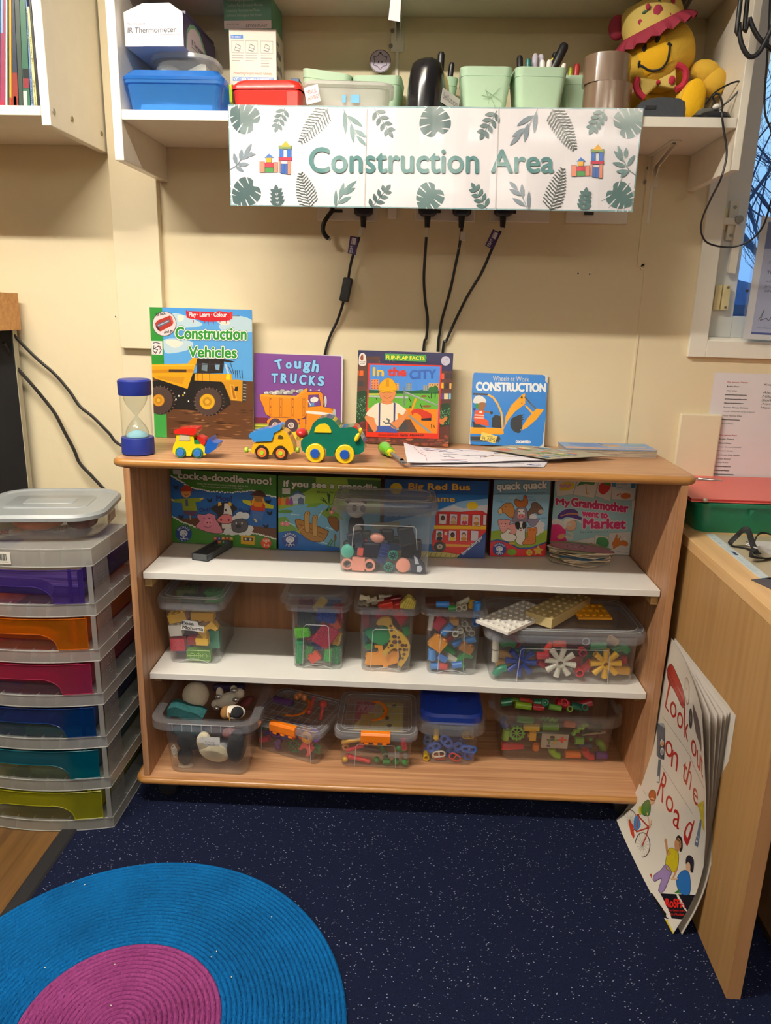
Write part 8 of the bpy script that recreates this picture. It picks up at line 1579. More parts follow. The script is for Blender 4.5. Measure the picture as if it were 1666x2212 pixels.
DC = [('c8c62a','d8d850','lime'),('007f96','1fa3b4','teal'),('0f3f86','2a78c8','blue'),('c23a68','e0668e','pink'),('e0820c','f2a034','orange'),('5a3f9c','8878d8','purple')]
for i,(c1,c2,nm) in enumerate(DC):
    z0,z1_ = lvl(i)+.033,lvl(i+1)-.006+(.0 if i < NDR-1 else .004);m1 = clear(c2,.42,c1,.9,.15);m2 = clear(c2,.62,c1,.9,.15);w_ = TW/2-.022
    d = MB(m1)
    d.span((-w_+.02,bow(0)+.06,z0),(w_-.02,TD/2-.02,z0+.0015));d.span((w_-.0215,-TD/2+.01,z0),(w_-.02,TD/2-.02,z1_-.012));d.span((-w_+.02,-TD/2+.01,z0),(-w_+.0215,TD/2-.02,z1_-.012));d.span((-w_+.02,TD/2-.0215,z0),(w_-.02,TD/2-.02,z1_-.012))
    # curved front plate with a wide finger recess along its lower middle
    hw,hz = .086,z0+(z1_-z0)*.52;n = 18
    def cut(u): return z0 if abs(u) > hw+.022 else (hz if abs(u) < hw-.03 else z0+(hz-z0)*math.sqrt(max(0,1-((abs(u)-(hw-.03))/.052)**2)))
    us = [-w_+2*w_*q/64 for q in range(65)];vs = [(u,bow(u)-.0015,cut(u)) for u in us]+[(u,bow(u)-.0015,z1_) for u in us];d.add(vs,[(q,q+1,66+q,65+q) for q in range(64)],m1,None,True)
    d.tube([(u,bow(u)-.0018,cut(u)) for u in us],.0011,m=m2,n=5);d.tube([(u,bow(u)-.0018,z1_) for u in us],.0011,m=m2,n=5);[d.tube([(s_*w_,bow(w_)-.0018,z0),(s_*w_,bow(w_)-.0018,z1_)],.0011,m=m2,n=5) for s_ in (-1,1)]
    [d.span((s_*(w_-.030)-.004,bow(w_-.03)+.004,z0),(s_*(w_-.030)+.004,bow(w_-.03)+.006,z1_),m2) for s_ in (-1,1)]
    part('drawer',d,tw,label=nm+' see-through drawer')
    # the recess behind the finger opening
    r = MB(m2);us2 = [u for u in us if abs(u) <= hw+.02];v0 = [(u,bow(u)-.0015,cut(u)) for u in us2];v1 = [(u*.86,bow(0)+.055,z0+(cut(u)-z0)*.9+.002) for u in us2];n2 = len(us2)
    r.add(v0+v1,[(q,q+1,n2+q+1,n2+q) for q in range(n2-1)],m2,None,True);r.add([(u*.86,bow(0)+.055,z0+.001) for u in us2]+v1,[(q,q+1,n2+q+1,n2+q) for q in range(n2-1)],m1);part('grip',r,tw)
    # papers and oddments lying in the drawers
    if nm == 'purple':
        for q in range(5): solo('paper_stack',MB(mat(('d8cfc0','c9b8a4','d0c8bc')[q % 3],.8)).span((-.145,-.13,0),(.145,.15,.006)),('top','second','middle','fourth','bottom')[q]+' wad of paper lying in the purple drawer','paper','papers in the purple drawer',M=T(TX-TW/2,TYF+TD/2,0) @ T(0,0,z0+.003+q*.0068) @ RZ((q*7) % 5-2))
    else:
        cc = dict(lime='8a8a4a',teal='2f6a4a',blue='20242f',pink='c8442c',orange='8a4a14')[nm];solo('oddment',MB(mat(cc,.7)).box(.24,.2,.03),'dim contents lying in the '+nm+' drawer','contents',M=T(TX-TW/2+.02,TYF+TD/2+.03,z0+.002),bevel=.008)
k = MB(mat('e4e0d4',.6));A = Art(.05,.028,None,.6);[A.rect(.34+.045*q,.15,.34+.045*q+(.03 if q % 3 else .018),.72,'2a2a2a') for q in range(11)];A.line([(.3,.82),(.9,.84)],.03,'6a6a66');lp = px(3,1189,Y=TYF-BW*.75)
k.box(.05,.0004,.028,None,None,(0,0,0));A.into(k,lambda u,v,d: (u-.025,-.0003-d,v-.014));q = Vector((lp.x-(TX-TW/2),0,lp.z));k.v = [tuple(T(q.x,bow(q.x)-.0022,ZTOP-.021) @ RZ(math.degrees(math.atan2(bow(q.x+.001)-bow(q.x-.001),.002))) @ Vector(p)) for p in k.v];part('barcode_label',k,tw,label='white barcode sticker')
# food container with a grey lid
fc = thing('food_container','shallow clear container with a grey lid and orange dough on the drawer tower','container',(-.882,-.325,ZTOP),10)
k = MB(clear('f8f8f6',.16,'d4d0c8',1,.12));k.loft([rrect(.255,.23,.06,.001,7),rrect(.28,.255,.066,.012,7),rrect(.29,.262,.068,.055,7)],cap0=True);part('body',k,fc)
GL_ = mat('8b9092',.38,coat=.15);k = MB(GL_);k.loft([rrect(.298,.27,.07,.048,7),rrect(.304,.276,.072,.05,7),rrect(.304,.276,.072,.058,7),rrect(.292,.264,.068,.0645,7),rrect(.272,.244,.06,.0645,7),rrect(.266,.238,.058,.0615,7)],cap1=True)
k.loft([rrect(.20,.12,.02,.0615,4),rrect(.195,.115,.02,.064,4)],cap1=True);k.loft([rrect(.12,.05,.01,.064,3),rrect(.118,.048,.01,.0652,3)],cap1=True);part('lid',k,fc)
k = MB(mat('e08a6a',.7,noise=.1,bump=.8,bscale=60));k.ball(.062,.06,.026,T(-.895,-.36,ZTOP+.029));solo('dough',k,'lump of salmon orange dough in the grey lidded container','dough')
k = MB(mat('8a4a44',.7,bump=.6,bscale=60));k.ball(.035,.04,.02,T(-.80,-.335,ZTOP+.0215));solo('dough',k,'dark red brown lump of dough right of the orange one','dough')
k = MB(mat('dcd8d0',.6));A = Art(.075,.034,None,.6);A.text('St',.1,.15,.28,.7,'3a3a3a');A.line([(.28,.25),(.9,.2)],.03,'5a5a5a');A.line([(.4,.85),(.5,.95),(.55,.85)],.03,'4a4a4a');k.box(.075,.0004,.034,None,None,(0,0,0));A.into(k,lambda u,v,d: (u-.0375,-.0003-d,v-.017));k.v = [tuple(T(.1425,.0,.03) @ RZ(90) @ Vector(p)) for p in k.v];part('label',k,fc)
# cards in front of it
def card(lab,pts,dz,art,col='e6e0de'):
    C_ = [px(x,y,Z=ZTOP+dz) for x,y in pts];k = MB(mat(col,.5));vs = [tuple(p) for p in C_]+[tuple(p-Vector((0,0,.0006))) for p in C_];k.add(vs,[(0,1,2,3),(7,6,5,4),(0,4,5,1),(1,5,6,2),(2,6,7,3),(3,7,4,0)]);A = Art(1,1,None,.5);art(A)
    A.into(k,lambda u,v,d: tuple(C_[3].lerp(C_[2],u).lerp(C_[0].lerp(C_[1],u),v)+Vector((0,0,d*.5))));solo('picture_card',k,lab,'card','cards on the drawer tower')
card('white card with red lettering and an orange blob, left on the drawer tower',[(-30,1143),(62,1138),(70,1151),(-30,1162)],.0012,lambda A: (A.text('SUNNY',.05,.2,.52,.8,'b8242c',.02),A.oval(.72,.45,.12,.25,'e08a2c')))
card('white card with red print, under the container edge',[(88,1139),(160,1132),(136,1149),(118,1150)],.0032,lambda A: (A.text('GO',.55,.3,.9,.75,'b8242c',.03),A.rect(.2,.55,.5,.75,'c84a44')))
card('thin white card lying across the other two',[(54,1136),(92,1141),(132,1149),(68,1147)],.0022,lambda A: A.line([(.1,.4),(.9,.5)],.03,'a8a8c0'),'d8d8e4')
# black board and wooden box behind the tower
k = MB(mat('1b1c1f',.35,noise=.25,nscale=6));b = [px(38,716,Y=-.03),px(47,1063,Y=-.03)];k.span((-1.6,-.052,.70),(-1.092,-.028,1.203)); 
bb_ = solo('black_board',k,'dark chalky board leaning on the wall behind the drawer tower','board',bevel=.002)
part('frame',MB(mat('b0a890',.5)).span((-1.0915,-.050,.70),(-1.0895,-.030,1.203)),bb_,world=True)
k = MB(wood('pine_box','a8713a','cf9a5c','X',8,10,.5));k.span((-1.5,-.14,1.2035),(-1.077,-.028,1.30));solo('wooden_box',k,'plain wooden box end on top of the dark board','box',bevel=.001)
for i,(pts,lab) in enumerate((([(12,703,-.05),(45,740,-.035),(80,775,-.03),(118,808,-.025),(150,845,-.025),(172,877,-.03),(200,900,-.03),(235,935,-.03),(262,962,-.03)],'upper black cable sagging across the wall from the wooden box'),([(8,740,-.07),(22,765,-.05),(35,792,-.04),(70,832,-.035),(100,868,-.03),(120,895,-.03),(138,930,-.03),(160,972,-.03),(172,1000,-.03),(198,1028,-.035),(228,1060,-.04),(251,1082,-.045)],'lower black cable running down behind the grey lidded container'))):
    k = MB(mat('1a1712',.5));P_ = [px(x,y,Y=Y) for x,y,Y in pts]
    if i == 0: P_.append(Vector((-.70,-.02,.85)))
    k.tube(spline(P_,6),.0042 if i == 0 else .0046,n=8);solo('cable',k,lab,'cable')

# ---------------------------------------------------------------- right: desk, tray, papers, big book
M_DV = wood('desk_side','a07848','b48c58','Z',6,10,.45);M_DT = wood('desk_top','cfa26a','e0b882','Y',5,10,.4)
DZ,DX = .780,.664
dk = thing('desk','light oak desk with a full side panel right of the bookcase','desk',(1.2,-.45,0))
part('desktop',MB(M_DT).span((DX,-.93,DZ-.026),(2.0,-.012,DZ)),dk,.0012,world=True)
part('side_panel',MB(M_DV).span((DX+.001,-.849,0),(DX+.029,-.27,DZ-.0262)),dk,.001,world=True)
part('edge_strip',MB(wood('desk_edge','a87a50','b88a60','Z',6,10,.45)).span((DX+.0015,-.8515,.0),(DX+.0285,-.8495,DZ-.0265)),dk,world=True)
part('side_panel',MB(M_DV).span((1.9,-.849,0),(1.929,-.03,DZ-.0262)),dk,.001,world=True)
cb = thing('pedestal','dark shaded oak cupboard standing under the desk','cupboard',(1.1,-.5,0));part('carcass',MB(wood('ped','7a5836','8f6a44','Z',6,8,.5)).span((.80,-.80,.03),(1.3,-.1,.70)),cb,.002,world=True);part('plinth',MB(mat('4a3826',.6)).span((.81,-.78,0),(1.29,-.12,.03)),cb,world=True)
# wall plate and list
a,b = px(1471,893,Y=-.012),px(1470,1010,Y=-.012);solo('wall_plate',MB(mat('e9ddbd',.45)).span((a.x,-.014,.80),(a.x+.11,0,a.z)),'plain cream cover plate on the wall behind the name list','cover plate',bevel=.004)
LQ = [(1545,804.5),(1736,813),(1720,1040),(1519,1030)]
A = Art(.212,.297,None,.7);LX,LZ = px(1545,804.5,Y=-.002).x,px(1545,804.5,Y=-.002).z
cl_ = lambda y: 804.5
rows = [('Key person: Tahera','b8343a',0,.02),('Buddy: Kam','2a2a2a',0,.02),('Adam Umar','4a4a4a',0,0),('Joyce Moses Ugonna','3a3a3a',1,0),('Jude Kareem Elawady','7a4a4a',1,0),('Maya Abdelrahman','3a3a3a',1,0),('Karissa Minasa Chibuta','4a5a7a',0,0),('Ayyub Muhammad Soniya Cassimo','4a5a6a',0,0),('Abdur Rahman Khan','6a5a4a',0,0),('Esper Dean Khan','2a2a2a',1,0),('Zaya Mirza','4a4a4a',0,0)]
def listrow(s_,col,strike,bold,y):
    w_ = .011*len(s_)+.02;A.text(s_,.17,y,.17+w_*1.15,y+.014,col,bold)
    if strike: A.line([(.165,y+.008),(.18+w_*1.15,y+.007)],.004,'2a2a2a')
for i,r_ in enumerate(rows): listrow(*r_,.075+i*.0372)
for i,r_ in enumerate([('Key person: Kam','b8343a',0,.02),('Buddy: Tahera','2a2a2a',0,.02),('Maani Khan','4a4a4a',1,0),('Ayaan Shahzad Ibrahim','4a5a7a',0,0),('Daniyal Gaffar','4a4a4a',0,0),('Vanshmeet Kaur Sandhu','4a4a4a',0,0),('Zareen Ahmed','4a4a4a',0,0),('Evelyn Kaur','4a4a4a',0,0),('Daniel Bigham','2a2a2a',1,0),('Ameerah Rana','3a3a3a',1,0),('Edgar Dean Kissai','6a6a6a',1,0)]): listrow(*r_,.552+i*.0362)
for i,s_ in enumerate(('Key Person','','Alexandra','Mikael','Sofia','Alyza','Haya')):
    if s_: A.text(s_,.62,.085+i*.034,.62+.03*len(s_),.105+i*.034,'6a6a6a',shear=.2)
k = MB(mat('e4dfe2',.7));k.span((LX,-.0012,LZ-.297),(LX+.212,-.0006,LZ));A.into(k,lambda u,v,d: (LX+u,-.0013-d,LZ-.297+v));k.v = [(x-(LZ-z)*.0,y,z) for x,y,z in k.v]
solo('name_list',k,'white printed name list stuck on the wall right of the bookcase','paper list')
# certificate standing on the window sill
cq = px(1608,470,Y=-.02);CX,CZ0 = px(1597,735,Y=-.02).x,WZ0+.0205;cw,chh = .222,.300
ce = thing('certificate','blue and white certificate in a clear stand on the window sill','certificate',M=T(CX+cw/2,-.028,CZ0-.004) @ RX(-3) @ RY(1.5))
A = Art(.21,.297,None,.4);A.fill('e6e6ea');A.rect(.085,.04,1.0,.955,'b4bcde');A.rect(.085,.04,1.0,.255,'6a7cb4');A.rect(.085,.94,1.0,.958,'3a52a0')
A.text('Outstanding',.16,.155,.64,.195,'e4e8f2',.0);A.text('care and education',.16,.208,.8,.238,'e4e8f2',.0);A.text('This is to recognise that',.16,.355,.75,.38,'5a6284',shear=.2);A.text('The Gingerbread Nursery',.16,.43,.85,.46,'3f4870',.01);A.text('was identified as an outstanding',.16,.505,.9,.53,'5a6284',shear=.15);A.text('provider following inspection',.16,.545,.86,.572,'5a6284',shear=.15);A.text('2015|2016',.16,.585,.43,.61,'4a5278',shear=.15)
for L in ([(.15,.84),(.2,.75),(.17,.84),(.24,.82),(.27,.84),(.3,.8),(.34,.84),(.4,.8),(.44,.78)],[(.52,.84),(.55,.79),(.57,.84),(.64,.83),(.66,.77),(.68,.84),(.78,.82)]): A.line(L,.006,'2a2e40')
A.text('Her Majesty\'s Chief Inspector',.15,.895,.6,.91,'6a7298')
k = MB(mat('e6e6ea',.4));k.span((-.105,-.0004,0),(.105,.0004,.297));A.into(k,lambda u,v,d: (u-.105,-.0006-d,v));part('sheet',k,ce)
k = MB(clear('ffffff',.04,'eef0f4',1.1,.05));k.span((-cw/2,-.004,-.002),(cw/2,-.002,chh));k.span((-cw/2,.002,-.002),(cw/2,.004,chh));part('stand',k,ce);part('hook',MB(mat('3a3430',.5)).box(.006,.003,.006,T(-cw/2-.002,0,.115)),ce)
# green tray, red folder, clip
gt = thing('storage_tray','deep green plastic tray standing on the desk behind the lanyards','tray',(.90,-.145,DZ),1.5)
k = MB(mat('0b6b4e',.3,coat=.2));k.loft([rrect(.40,.235,.03,.0,7),rrect(.425,.262,.034,.066,7),rrect(.437,.274,.038,.067,7),rrect(.44,.277,.039,.075,7),rrect(.43,.267,.036,.077,7),rrect(.418,.255,.034,.075,7),rrect(.395,.228,.03,.004,7)],cap0=True,cap1=True);part('body',k,gt)
k = MB(mat('0b6b4e',.3,coat=.2));[k.prism([(0,0),(.012,0),(0,-.014)],.003,T(x,-.139,.064)) for x in (-.09,.05)];part('rib',k,gt)
RF = mat('d8645c',.45);k = MB(RF);q = [px(x,y,Z=DZ+.080) for x,y in ((1493,1081),(1522,1094.5))]
fx = [(-.235,-.085),(-.205,-.140),(.26,-.140),(.26,.13),(-.235,.13)]
k.prism([(x,y) for x,y in fx],.003,RX(90) @ T(0,-.003,0));k.v = [(x,y,abs(z)) for x,y,z in k.v]
lk = MB(mat('c02a28',.4));fo = thing('folder','red card folder lying across the green tray','folder',(.905,-.148,DZ+.0785),1.5);part('cover',k,fo,.0008);k2 = MB(mat('b8262a',.45));k2.prism([(x*.998,y*.998) for x,y in fx],.003,RX(90) @ T(0,-.003,0));k2.v = [(x,y,abs(z)+.0035) for x,y,z in k2.v];k3 = MB(mat('de6f66',.45));k3.prism([(x,y) for x,y in fx],.002,RX(90) @ T(0,-.002,0));k3.v = [(x,y,abs(z)+.0068) for x,y,z in k3.v];part('sheet',k2,fo);part('cover',k3,fo,.0008)
part('eyelet',MB(mat('cfc0b0',.3,metal=.4)).ball(.006,.006,.005,T(-.205,-.136,.006),n=12,k=8),fo)
k = MB(mat('b8b8b4',.3,metal=.8));a,b = px(1492,1027,Z=DZ+.089),px(1552,1030,Z=DZ+.089)
for p,q in (((0,.0),(.065,.0)),((.002,.02),(.06,.02)),((0,0),(.03,.02)),((.065,0),(.055,.02)),((.01,.02),(.05,.0))): k.tube([(a.x+p[0],-.075+p[1],DZ+.0885),(a.x+q[0],-.075+q[1],DZ+.0885)],.0014,n=6)
solo('wire_clip',k,'bent wire paper clip frame at the back corner of the red folder','clip')
# ruler edged mat, papers, lanyards, grey sheet
k = MB(mat('c8b48a',.5));Q = [px(x,y,Z=DZ+.0008) for x,y in ((1522,1162.5),(1700,1164),(1740,1244),(1655,1245))]; 
def flatq(Q,th,m,mb=None):
    mb = mb or MB(m);vs = [tuple(p) for p in Q]+[tuple(p-Vector((0,0,th))) for p in Q];return mb.add(vs,[(3,2,1,0),(4,5,6,7),(0,1,5,4),(1,2,6,5),(2,3,7,6),(3,0,4,7)],m)
m0 = Vector((.717,-.288,DZ));mt = thing('desk_mat','clear edged desk mat with a pale scale strip along its left side','desk mat',(.88,-.43,DZ))
k = MB(mat('b9a98a',.35,noise=.25,nscale=8));k.span((.737,-.60,DZ+.0002),(1.15,-.29,DZ+.0012));part('sheet',k,mt,world=True)
k = MB(mat('ccd6d8',.3));k.span((.716,-.60,DZ+.0002),(.737,-.29,DZ+.0016));m_ = mat('8aa0a8',.4);[k.span((.718,-.598+i*.01,DZ+.0016),(.718+(.008 if i % 5 else .014),-.5974+i*.01,DZ+.0018),m_) for i in range(31)];k.span((.724,-.45,DZ+.0016),(.731,-.425,DZ+.0018),mat('3a4a6a',.4));part('scale_strip',k,mt,world=True)
k = MB(mat('cfc8c0',.6));k.span((.80,-.44,DZ+.0014),(.98,-.34,DZ+.004));solo('paper_stack',k,'small pile of papers lying under the black lanyard','paper')
LAN = mat('17171a',.75)
for pts,lab,r_ in (([(1640,1196,.012),(1618,1186,.003),(1585,1180,.003),(1578,1173,.012),(1592,1158,.028),(1604,1146,.045),(1612,1143,.05),(1618,1149,.045),(1626,1175,.02),(1634,1195,.006)],'black lanyard loop standing up on the desk, left one',.0062),([(1690,1200,.003),(1660,1206,.005),(1632,1204,.012),(1622,1197,.02),(1630,1170,.035),(1638,1155,.045),(1652,1151,.05),(1680,1160,.05)],'black lanyard loop curling at the right picture edge',.0068)):
    k = MB(LAN);k.tube(spline([px(x,y,Z=DZ+z) for x,y,z in pts],6),r_,n=8,flat=(0,.5,.85));solo('lanyard',k,lab,'lanyard')
k = MB(mat('d8d4d4',.5));[k.tube([px(1612,1170+i*3,Z=DZ+.014),px(1640,1180+i*3,Z=DZ+.016)],.0016,n=5) for i in range(3)];solo('card_edges',k,'three white card edges held in the left lanyard','cards')
gs = [px(1623,1251.5,Z=DZ+.0016),px(1700,1268+20,Z=DZ+.0016),px(1760,1256,Z=DZ+.0016),px(1700,1243,Z=DZ+.0016)];solo('grey_sheet',flatq(gs,.0014,mat('4a4648',.55)),'dark grey sheet pointing out over the desk mat','sheet')

# big floppy book leaning on the desk panel
Lp = [(.524,.6535),(.42,.6485),(.295,.647),(.226,.642),(.174,.634),(.103,.622),(.06,.609),(.012,.588),(.0,.576)]
Rp = [(.53,.599),(.43,.617),(.345,.632),(.257,.644),(.178,.650),(.119,.646),(.065,.633),(.0,.609)]
Bp = [(.53,.656),(.43,.657),(.345,.658),(.257,.658),(.178,.657),(.119,.652),(.065,.641),(.0,.62)]
def lut(P_,z):
    for (z1_,x1),(z0_,x0) in zip(P_,P_[1:]):
        if z >= z0_: return x0+(x1-x0)*(z-z0_)/(z1_-z0_)
    return P_[-1][1]
BH,BY0,BY1 = .525,-.333,-.702
def bsurf(Rprof,off=0,pw=1.6):
    def f(u,v,d=0):
        z = .001+BH*v+.006*u*v;s_ = u**pw;return (lut(Lp,z)*(1-s_)+lut(Rprof,z)*s_-off*1-d,BY0+(BY1-BY0)*u,z)
    return f
bigb = thing('big_book','tall floppy Look out on the Road book leaning on the desk panel','book',(.6,-.52,0))
cov = bsurf(Rp,0);BWd = .37
A = Art(BWd,BH,None,.35,coat=.25)
# artwork read off the photo: picture point -> (u, v) on the curved cover by search
def inv(x,y):
    u,v = .5,.5
    for _ in range(14):
        def pj(u,v):
            p = Vector(cov(min(1.2,max(-.2,u)),v))-CAM;zc = p.dot(CF);return 833+FPX*p.dot(CR)/zc,1106-FPX*p.dot(CU)/zc
        a = pj(u,v);e = 1e-3;b = pj(u+e,v);c_ = pj(u,v+e);J = ((b[0]-a[0])/e,(c_[0]-a[0])/e,(b[1]-a[1])/e,(c_[1]-a[1])/e);dx,dy = x-a[0],y-a[1];D = J[0]*J[3]-J[1]*J[2]
        u += max(-.2,min(.2,(J[3]*dx-J[1]*dy)/D));v += max(-.2,min(.2,(J[0]*dy-J[2]*dx)/D))
    return u,v
A.uv = lambda x,y: (lambda q: (q[0]*BWd,q[1]*BH))(inv(A.c[0]+x/A.c[2],A.c[1]+y/A.c[2]))
def BT(s_,u0,v0,u1,v1,col,b=0,**k):      # lettering straight in cover units, v down
    old = A.uv;A.uv = lambda x,y: (x*BWd,(1-y)*BH);A.text(s_,u0,v0,u1,v1,col,b,**k);A.uv = old
def BPo(pts,col):
    A.poly([(x*BWd,(1-y)*BH) for x,y in pts],col,raw=True)
def uvp(x,y): q = inv(1310+x/3.2528,1360+y/3.2528);return q[0],1-q[1]
RD = 'b4231a'
A.strips = (1,.012)
A.c = (1310,1360,3.2528)
A.poly([(67,1365),(85,1345),(345,1835),(300,1850)],'d8c41a');A.poly([(398,2040),(440,2040),(475,2135),(450,2142)],'d8c41a')
A.poly([(310,1850),(660,1863),(650,1880),(555,2045),(400,2030)],'17161a');A.line([(305,1846),(655,1862)],7,'e8e2d8');A.line([(398,2028),(552,2042)],8,'e8e2d8')
A.text('RoSPA',418,1890,556,1950,'d8281e',.03,dy=4);A.text('The Royal Society for the',412,1962,552,1980,'c8281e',.01,dy=8);A.text('Prevention of Accidents',408,1986,548,2004,'c8281e',.01,dy=8)
for L in ([(395,612),(600,905)],[(390,955),(605,1290)],[(262,1130),(620,1760)],[(590,900),(690,1120)]): A.line(L,2.5,'8a8078')
def letter(s_,pts):   # pts: four corners TL, TR, BR, BL of the letter's ink in the picture
    Hh = homog([(0,0),(1,0),(1,1),(0,1)],pts);A.text(s_,0,0,1,1,RD,.0,fn=lambda X,Y: Hh(X,Y))
letter('L',[(441,378),(487,440),(437,582),(412,540)]);letter('o',[(452,490),(497,525),(490,635),(448,600)]);letter('o',[(503,565),(545,600),(535,712),(496,672)]);letter('k',[(548,540),(585,600),(575,790),(545,752)])
letter('o',[(600,755),(636,800),(632,910),(596,866)]);letter('u',[(640,840),(664,880),(660,1000),(636,955)]);letter('t',[(662,865),(678,890),(680,1050),(666,1010)])
letter('o',[(418,765),(470,800),(465,912),(412,878)]);letter('n',[(462,835),(512,880),(497,1000),(455,960)]);letter('t',[(545,912),(575,950),(560,1080),(532,1050)]);letter('h',[(590,920),(610,990),(590,1130),(555,1080)]);letter('e',[(612,1090),(645,1140),(642,1250),(608,1200)])
letter('R',[(405,995),(437,1060),(397,1222),(355,1160)]);letter('o',[(425,1150),(475,1190),(468,1300),(414,1262)]);letter('a',[(478,1250),(528,1295),(510,1412),(467,1368)]);letter('d',[(600,1315),(622,1345),(570,1525),(528,1440)])
# car, motorbike, badge, traffic light, cyclist, children
A.blob([(430,280),(458,242),(490,300),(520,370),(545,450),(552,530),(535,545),(500,470),(470,410),(440,370)],'a8302a','4a2420',4,3);A.blob([(455,270),(490,300),(510,350),(495,380),(460,320)],'4a4a5a',n=3);A.blob([(480,420),(520,400),(545,520),(520,500)],'5a565c',n=3);A.oval(440,330,8,24,'2a2628');A.oval(500,440,9,26,'3a3638')
A.blob([(556,360),(570,340),(582,400),(580,500),(568,525),(556,450)],'d8cfc0','8a5a4a',4,3);A.blob([(560,400),(572,390),(574,440),(564,450)],'b83a2a',n=2)
A.oval(594,625,13,72,'3a363a');A.oval(594,625,8,55,'a89c94');A.blob([(610,520),(625,560),(650,640),(668,760),(668,860),(655,800),(630,720),(612,600)],'4a484e',n=3);A.line([(630,620),(652,680)],5,'d8d4d0')
A.poly([(360,656),(405,658),(415,690),(408,915),(372,905),(355,880)],'55606c');A.poly([(374,690),(415,692),(408,912),(374,905)],'3c434c');A.poly([(360,656),(405,658),(415,692),(374,690)],'98a0a8')
for y,c_ in ((735,'d0562a'),(795,'d88a3a'),(855,'8a948c')): A.oval(394,y,13,26,'c8ccd0');A.oval(396,y+6,9,18,c_)
A.poly([(368,910),(386,912),(375,1080),(355,1075)],'5f6a72');A.poly([(358,1030),(374,1032),(370,1070),(355,1066)],'d8d8d8')
A.poly([(642,1230),(685,1200),(692,1425),(672,1380),(660,1290)],'c8b42a');A.poly([(655,1250),(682,1225),(686,1370)],'d8c83a');A.poly([(660,1330),(672,1340),(645,1530),(620,1510)],'6a7890');A.poly([(640,1430),(655,1440),(642,1500),(630,1490)],'d8dce0')
for x,y,rx,ry in ((165,1345,52,78),(257,1513,52,86)):
    A.line([(x+rx*math.cos(R(a)),y+ry*math.sin(R(a))) for a in range(0,361,15)],6,'5a4a40');[A.line([(x,y),(x+rx*math.cos(R(a)),y+ry*math.sin(R(a)))],1.6,'8a8078') for a in range(0,360,24)]
A.line([(218,1300),(300,1390),(215,1420),(165,1345)],10,'b8402a');A.line([(300,1390),(257,1513)],8,'b8402a');A.line([(230,1300),(215,1420)],8,'b8402a');A.blob([(160,1340),(180,1360),(200,1450),(180,1460)],'c8442a',n=3);A.line([(300,1380),(320,1370)],6,'3a3030');A.blob([(200,1320),(225,1310),(245,1370),(220,1410),(195,1390)],'4a80b8',n=3)
A.blob([(250,1240),(285,1200),(310,1210),(310,1290),(285,1310),(250,1290)],'4a7a3a','2a3a22',3,3);A.oval(240,1270,10,34,'d0c02a');A.line([(290,1290),(310,1390),(320,1340)],9,'d8a888');A.oval(325,1205,17,26,'d8a888');A.blob([(303,1150),(325,1125),(348,1145),(347,1195),(320,1200),(303,1180)],'b85a1c','5a2c10',3,3)
A.line([(420,1480),(432,1580),(450,1570)],15,'c08a5a');A.oval(419,1485,9,18,'c08a5a');A.blob([(440,1545),(480,1540),(510,1575),(502,1680),(460,1705),(418,1660)],'c8b41c','5a4a14',3,3);A.oval(505,1510,24,48,'c08a5a');A.blob([(492,1470),(510,1445),(535,1470),(538,1540),(520,1560),(515,1500)],'2a2420',n=3);A.blob([(420,1650),(460,1700),(440,1760),(405,1840),(368,1835),(390,1750),(340,1770),(335,1730),(385,1690)],'9a80b0','4a3a5a',3,3);A.line([(500,1680),(470,1750)],12,'c08a5a');A.poly([(298,1720),(320,1715),(328,1770),(312,1778)],'b8502a')
A.blob([(565,1600),(590,1585),(618,1620),(612,1700),(595,1700),(585,1640),(562,1650)],'2c2630',n=3);A.oval(578,1670,16,36,'d8b08a');A.blob([(520,1710),(560,1690),(590,1730),(588,1858),(520,1850),(495,1770)],'2a6ab0','1a3a60',3,3);A.line([(500,1750),(460,1752)],12,'d8b08a');A.poly([(480,1850),(515,1820),(520,1856)],'3f7a2a')
k = MB(mat('e0d8ca',.35,coat=.25));k.grid(lambda u,v: cov(u,v),24,24);k.grid(lambda u,v: tuple(Vector(cov(1-u,v))+Vector((.0006,0,0))),24,24)
A.into(k,lambda u,v,d: cov(u/BWd,v/BH,d),eps=.000004);part('front_cover',k,bigb,world=True)
for i in range(5):
    t_ = (i+1)/6;prof = [(z,lut(Rp,z)*(1-t_)**1.8+lut(Bp,z)*(1-(1-t_)**1.8)) for z in (.53,.43,.345,.257,.178,.119,.065,0)];f_ = bsurf(prof,-.0012*(i+1));k = MB(mat('dcd4cc',.8));k.grid(lambda u,v: f_(u*(.985-.01*i),v*.99),20,20);k.grid(lambda u,v: tuple(Vector(f_((1-u)*(.985-.01*i),v*.99))+Vector((.0005,0,0))),20,20);part('page',k,bigb,world=True)
f_ = bsurf(Bp,-.008,1.0);k = MB(mat('d4ccc0',.5));k.grid(lambda u,v: f_(u,v),20,20);k.grid(lambda u,v: tuple(Vector(f_(1-u,v))+Vector((.0012,0,0))),20,20);part('back_cover',k,bigb,world=True)

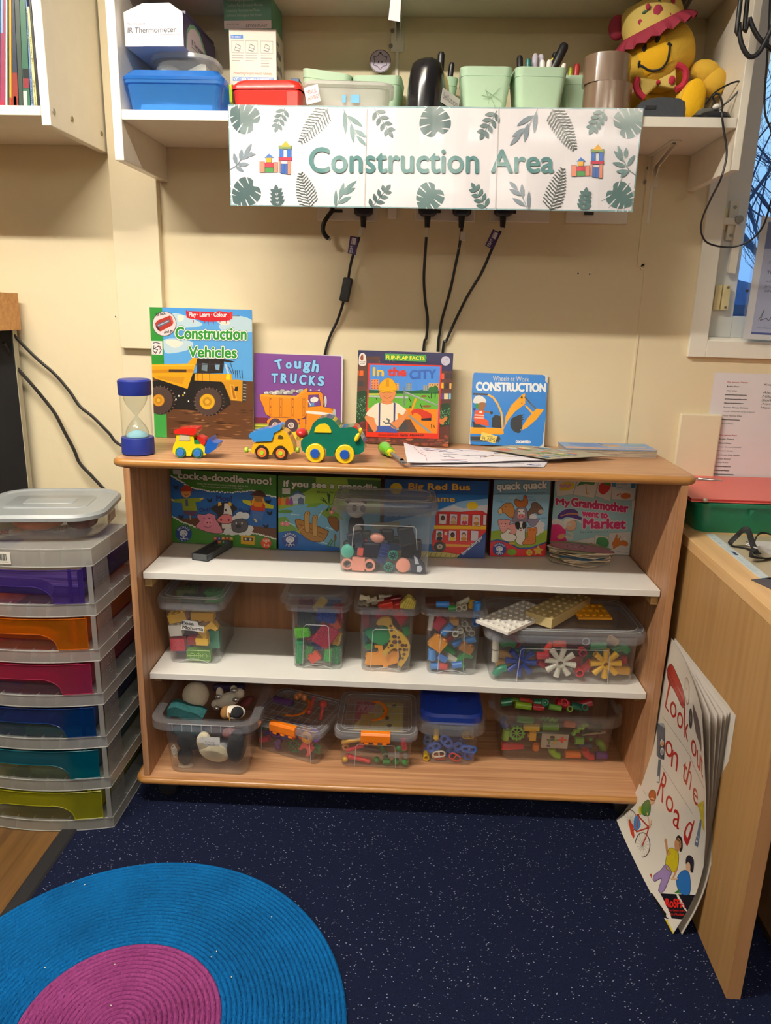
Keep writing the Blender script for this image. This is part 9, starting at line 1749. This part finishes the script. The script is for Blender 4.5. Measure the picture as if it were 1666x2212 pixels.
# ---------------------------------------------------------------- rug on the carpet
def rug_mat(key,c1,c2):
    m,n,l,o = newmat(key);b = n.new('ShaderNodeBsdfPrincipled');l.new(b.outputs[0],o.inputs[0]);t = n.new('ShaderNodeTexCoord')
    v = n.new('ShaderNodeTexVoronoi');v.inputs['Scale'].default_value = 170;l.new(t.outputs['Object'],v.inputs['Vector'])
    nz = n.new('ShaderNodeTexNoise');nz.inputs['Scale'].default_value = 7;nz.inputs['Detail'].default_value = 5;l.new(t.outputs['Object'],nz.inputs[0])
    rp = n.new('ShaderNodeValToRGB');rp.color_ramp.elements[0].color = lin(c2);rp.color_ramp.elements[1].color = lin(c1);rp.color_ramp.elements[0].position = .25;rp.color_ramp.elements[1].position = .6;l.new(nz.outputs[0],rp.inputs[0]);l.new(rp.outputs[0],b.inputs['Base Color'])
    b.inputs['Roughness'].default_value = .95;b.inputs['Specular IOR Level'].default_value = .1
    bp = n.new('ShaderNodeBump');bp.inputs['Strength'].default_value = .7;bp.inputs['Distance'].default_value = .003;l.new(v.outputs['Distance'],bp.inputs['Height']);l.new(bp.outputs[0],b.inputs['Normal']);return m
rg = thing('round_rug','round braided blue rug with a magenta middle on the dark carpet','rug',(-.482,-1.012,.0005))
def coils(r0,r1,m,pitch=.0098):
    pr_ = [];n = round((r1-r0)/pitch)
    for i in range(n):
        for s_ in (0,.15,.5,.85): q = r0+(r1-r0)*(i+s_)/n;pr_.append((q,.0085 if s_ == .5 else .0065 if s_ in (.15,.85) else .0035))
    pr_.append((r1,.0035));pr_.append((r1,0));return MB(m).lathe(pr_ if r0 > 0 else [(0.0001,.0035)]+pr_,n=120)
part('outer_coils',coils(.185,.418,rug_mat('rug_blue','0a5f9c','084c80')),rg);part('centre_coils',coils(.0,.185,rug_mat('rug_magenta','8f4078','762f62')),rg)
for i,(x,y) in enumerate(((97,2090),(183,1911),(587,1980),(468,2055),(457,2067),(248,2083),(158,1905),(500,2110),(240,2172))):
    p = px(x,y,Z=.010);solo('lint',MB(mat('d8d0c4',.8)).ball(.0022,.0012,.0008,T(*p) @ RZ(i*40),n=6,k=4),'tiny pale bit of lint lying on the round rug','lint','lint on the rug')
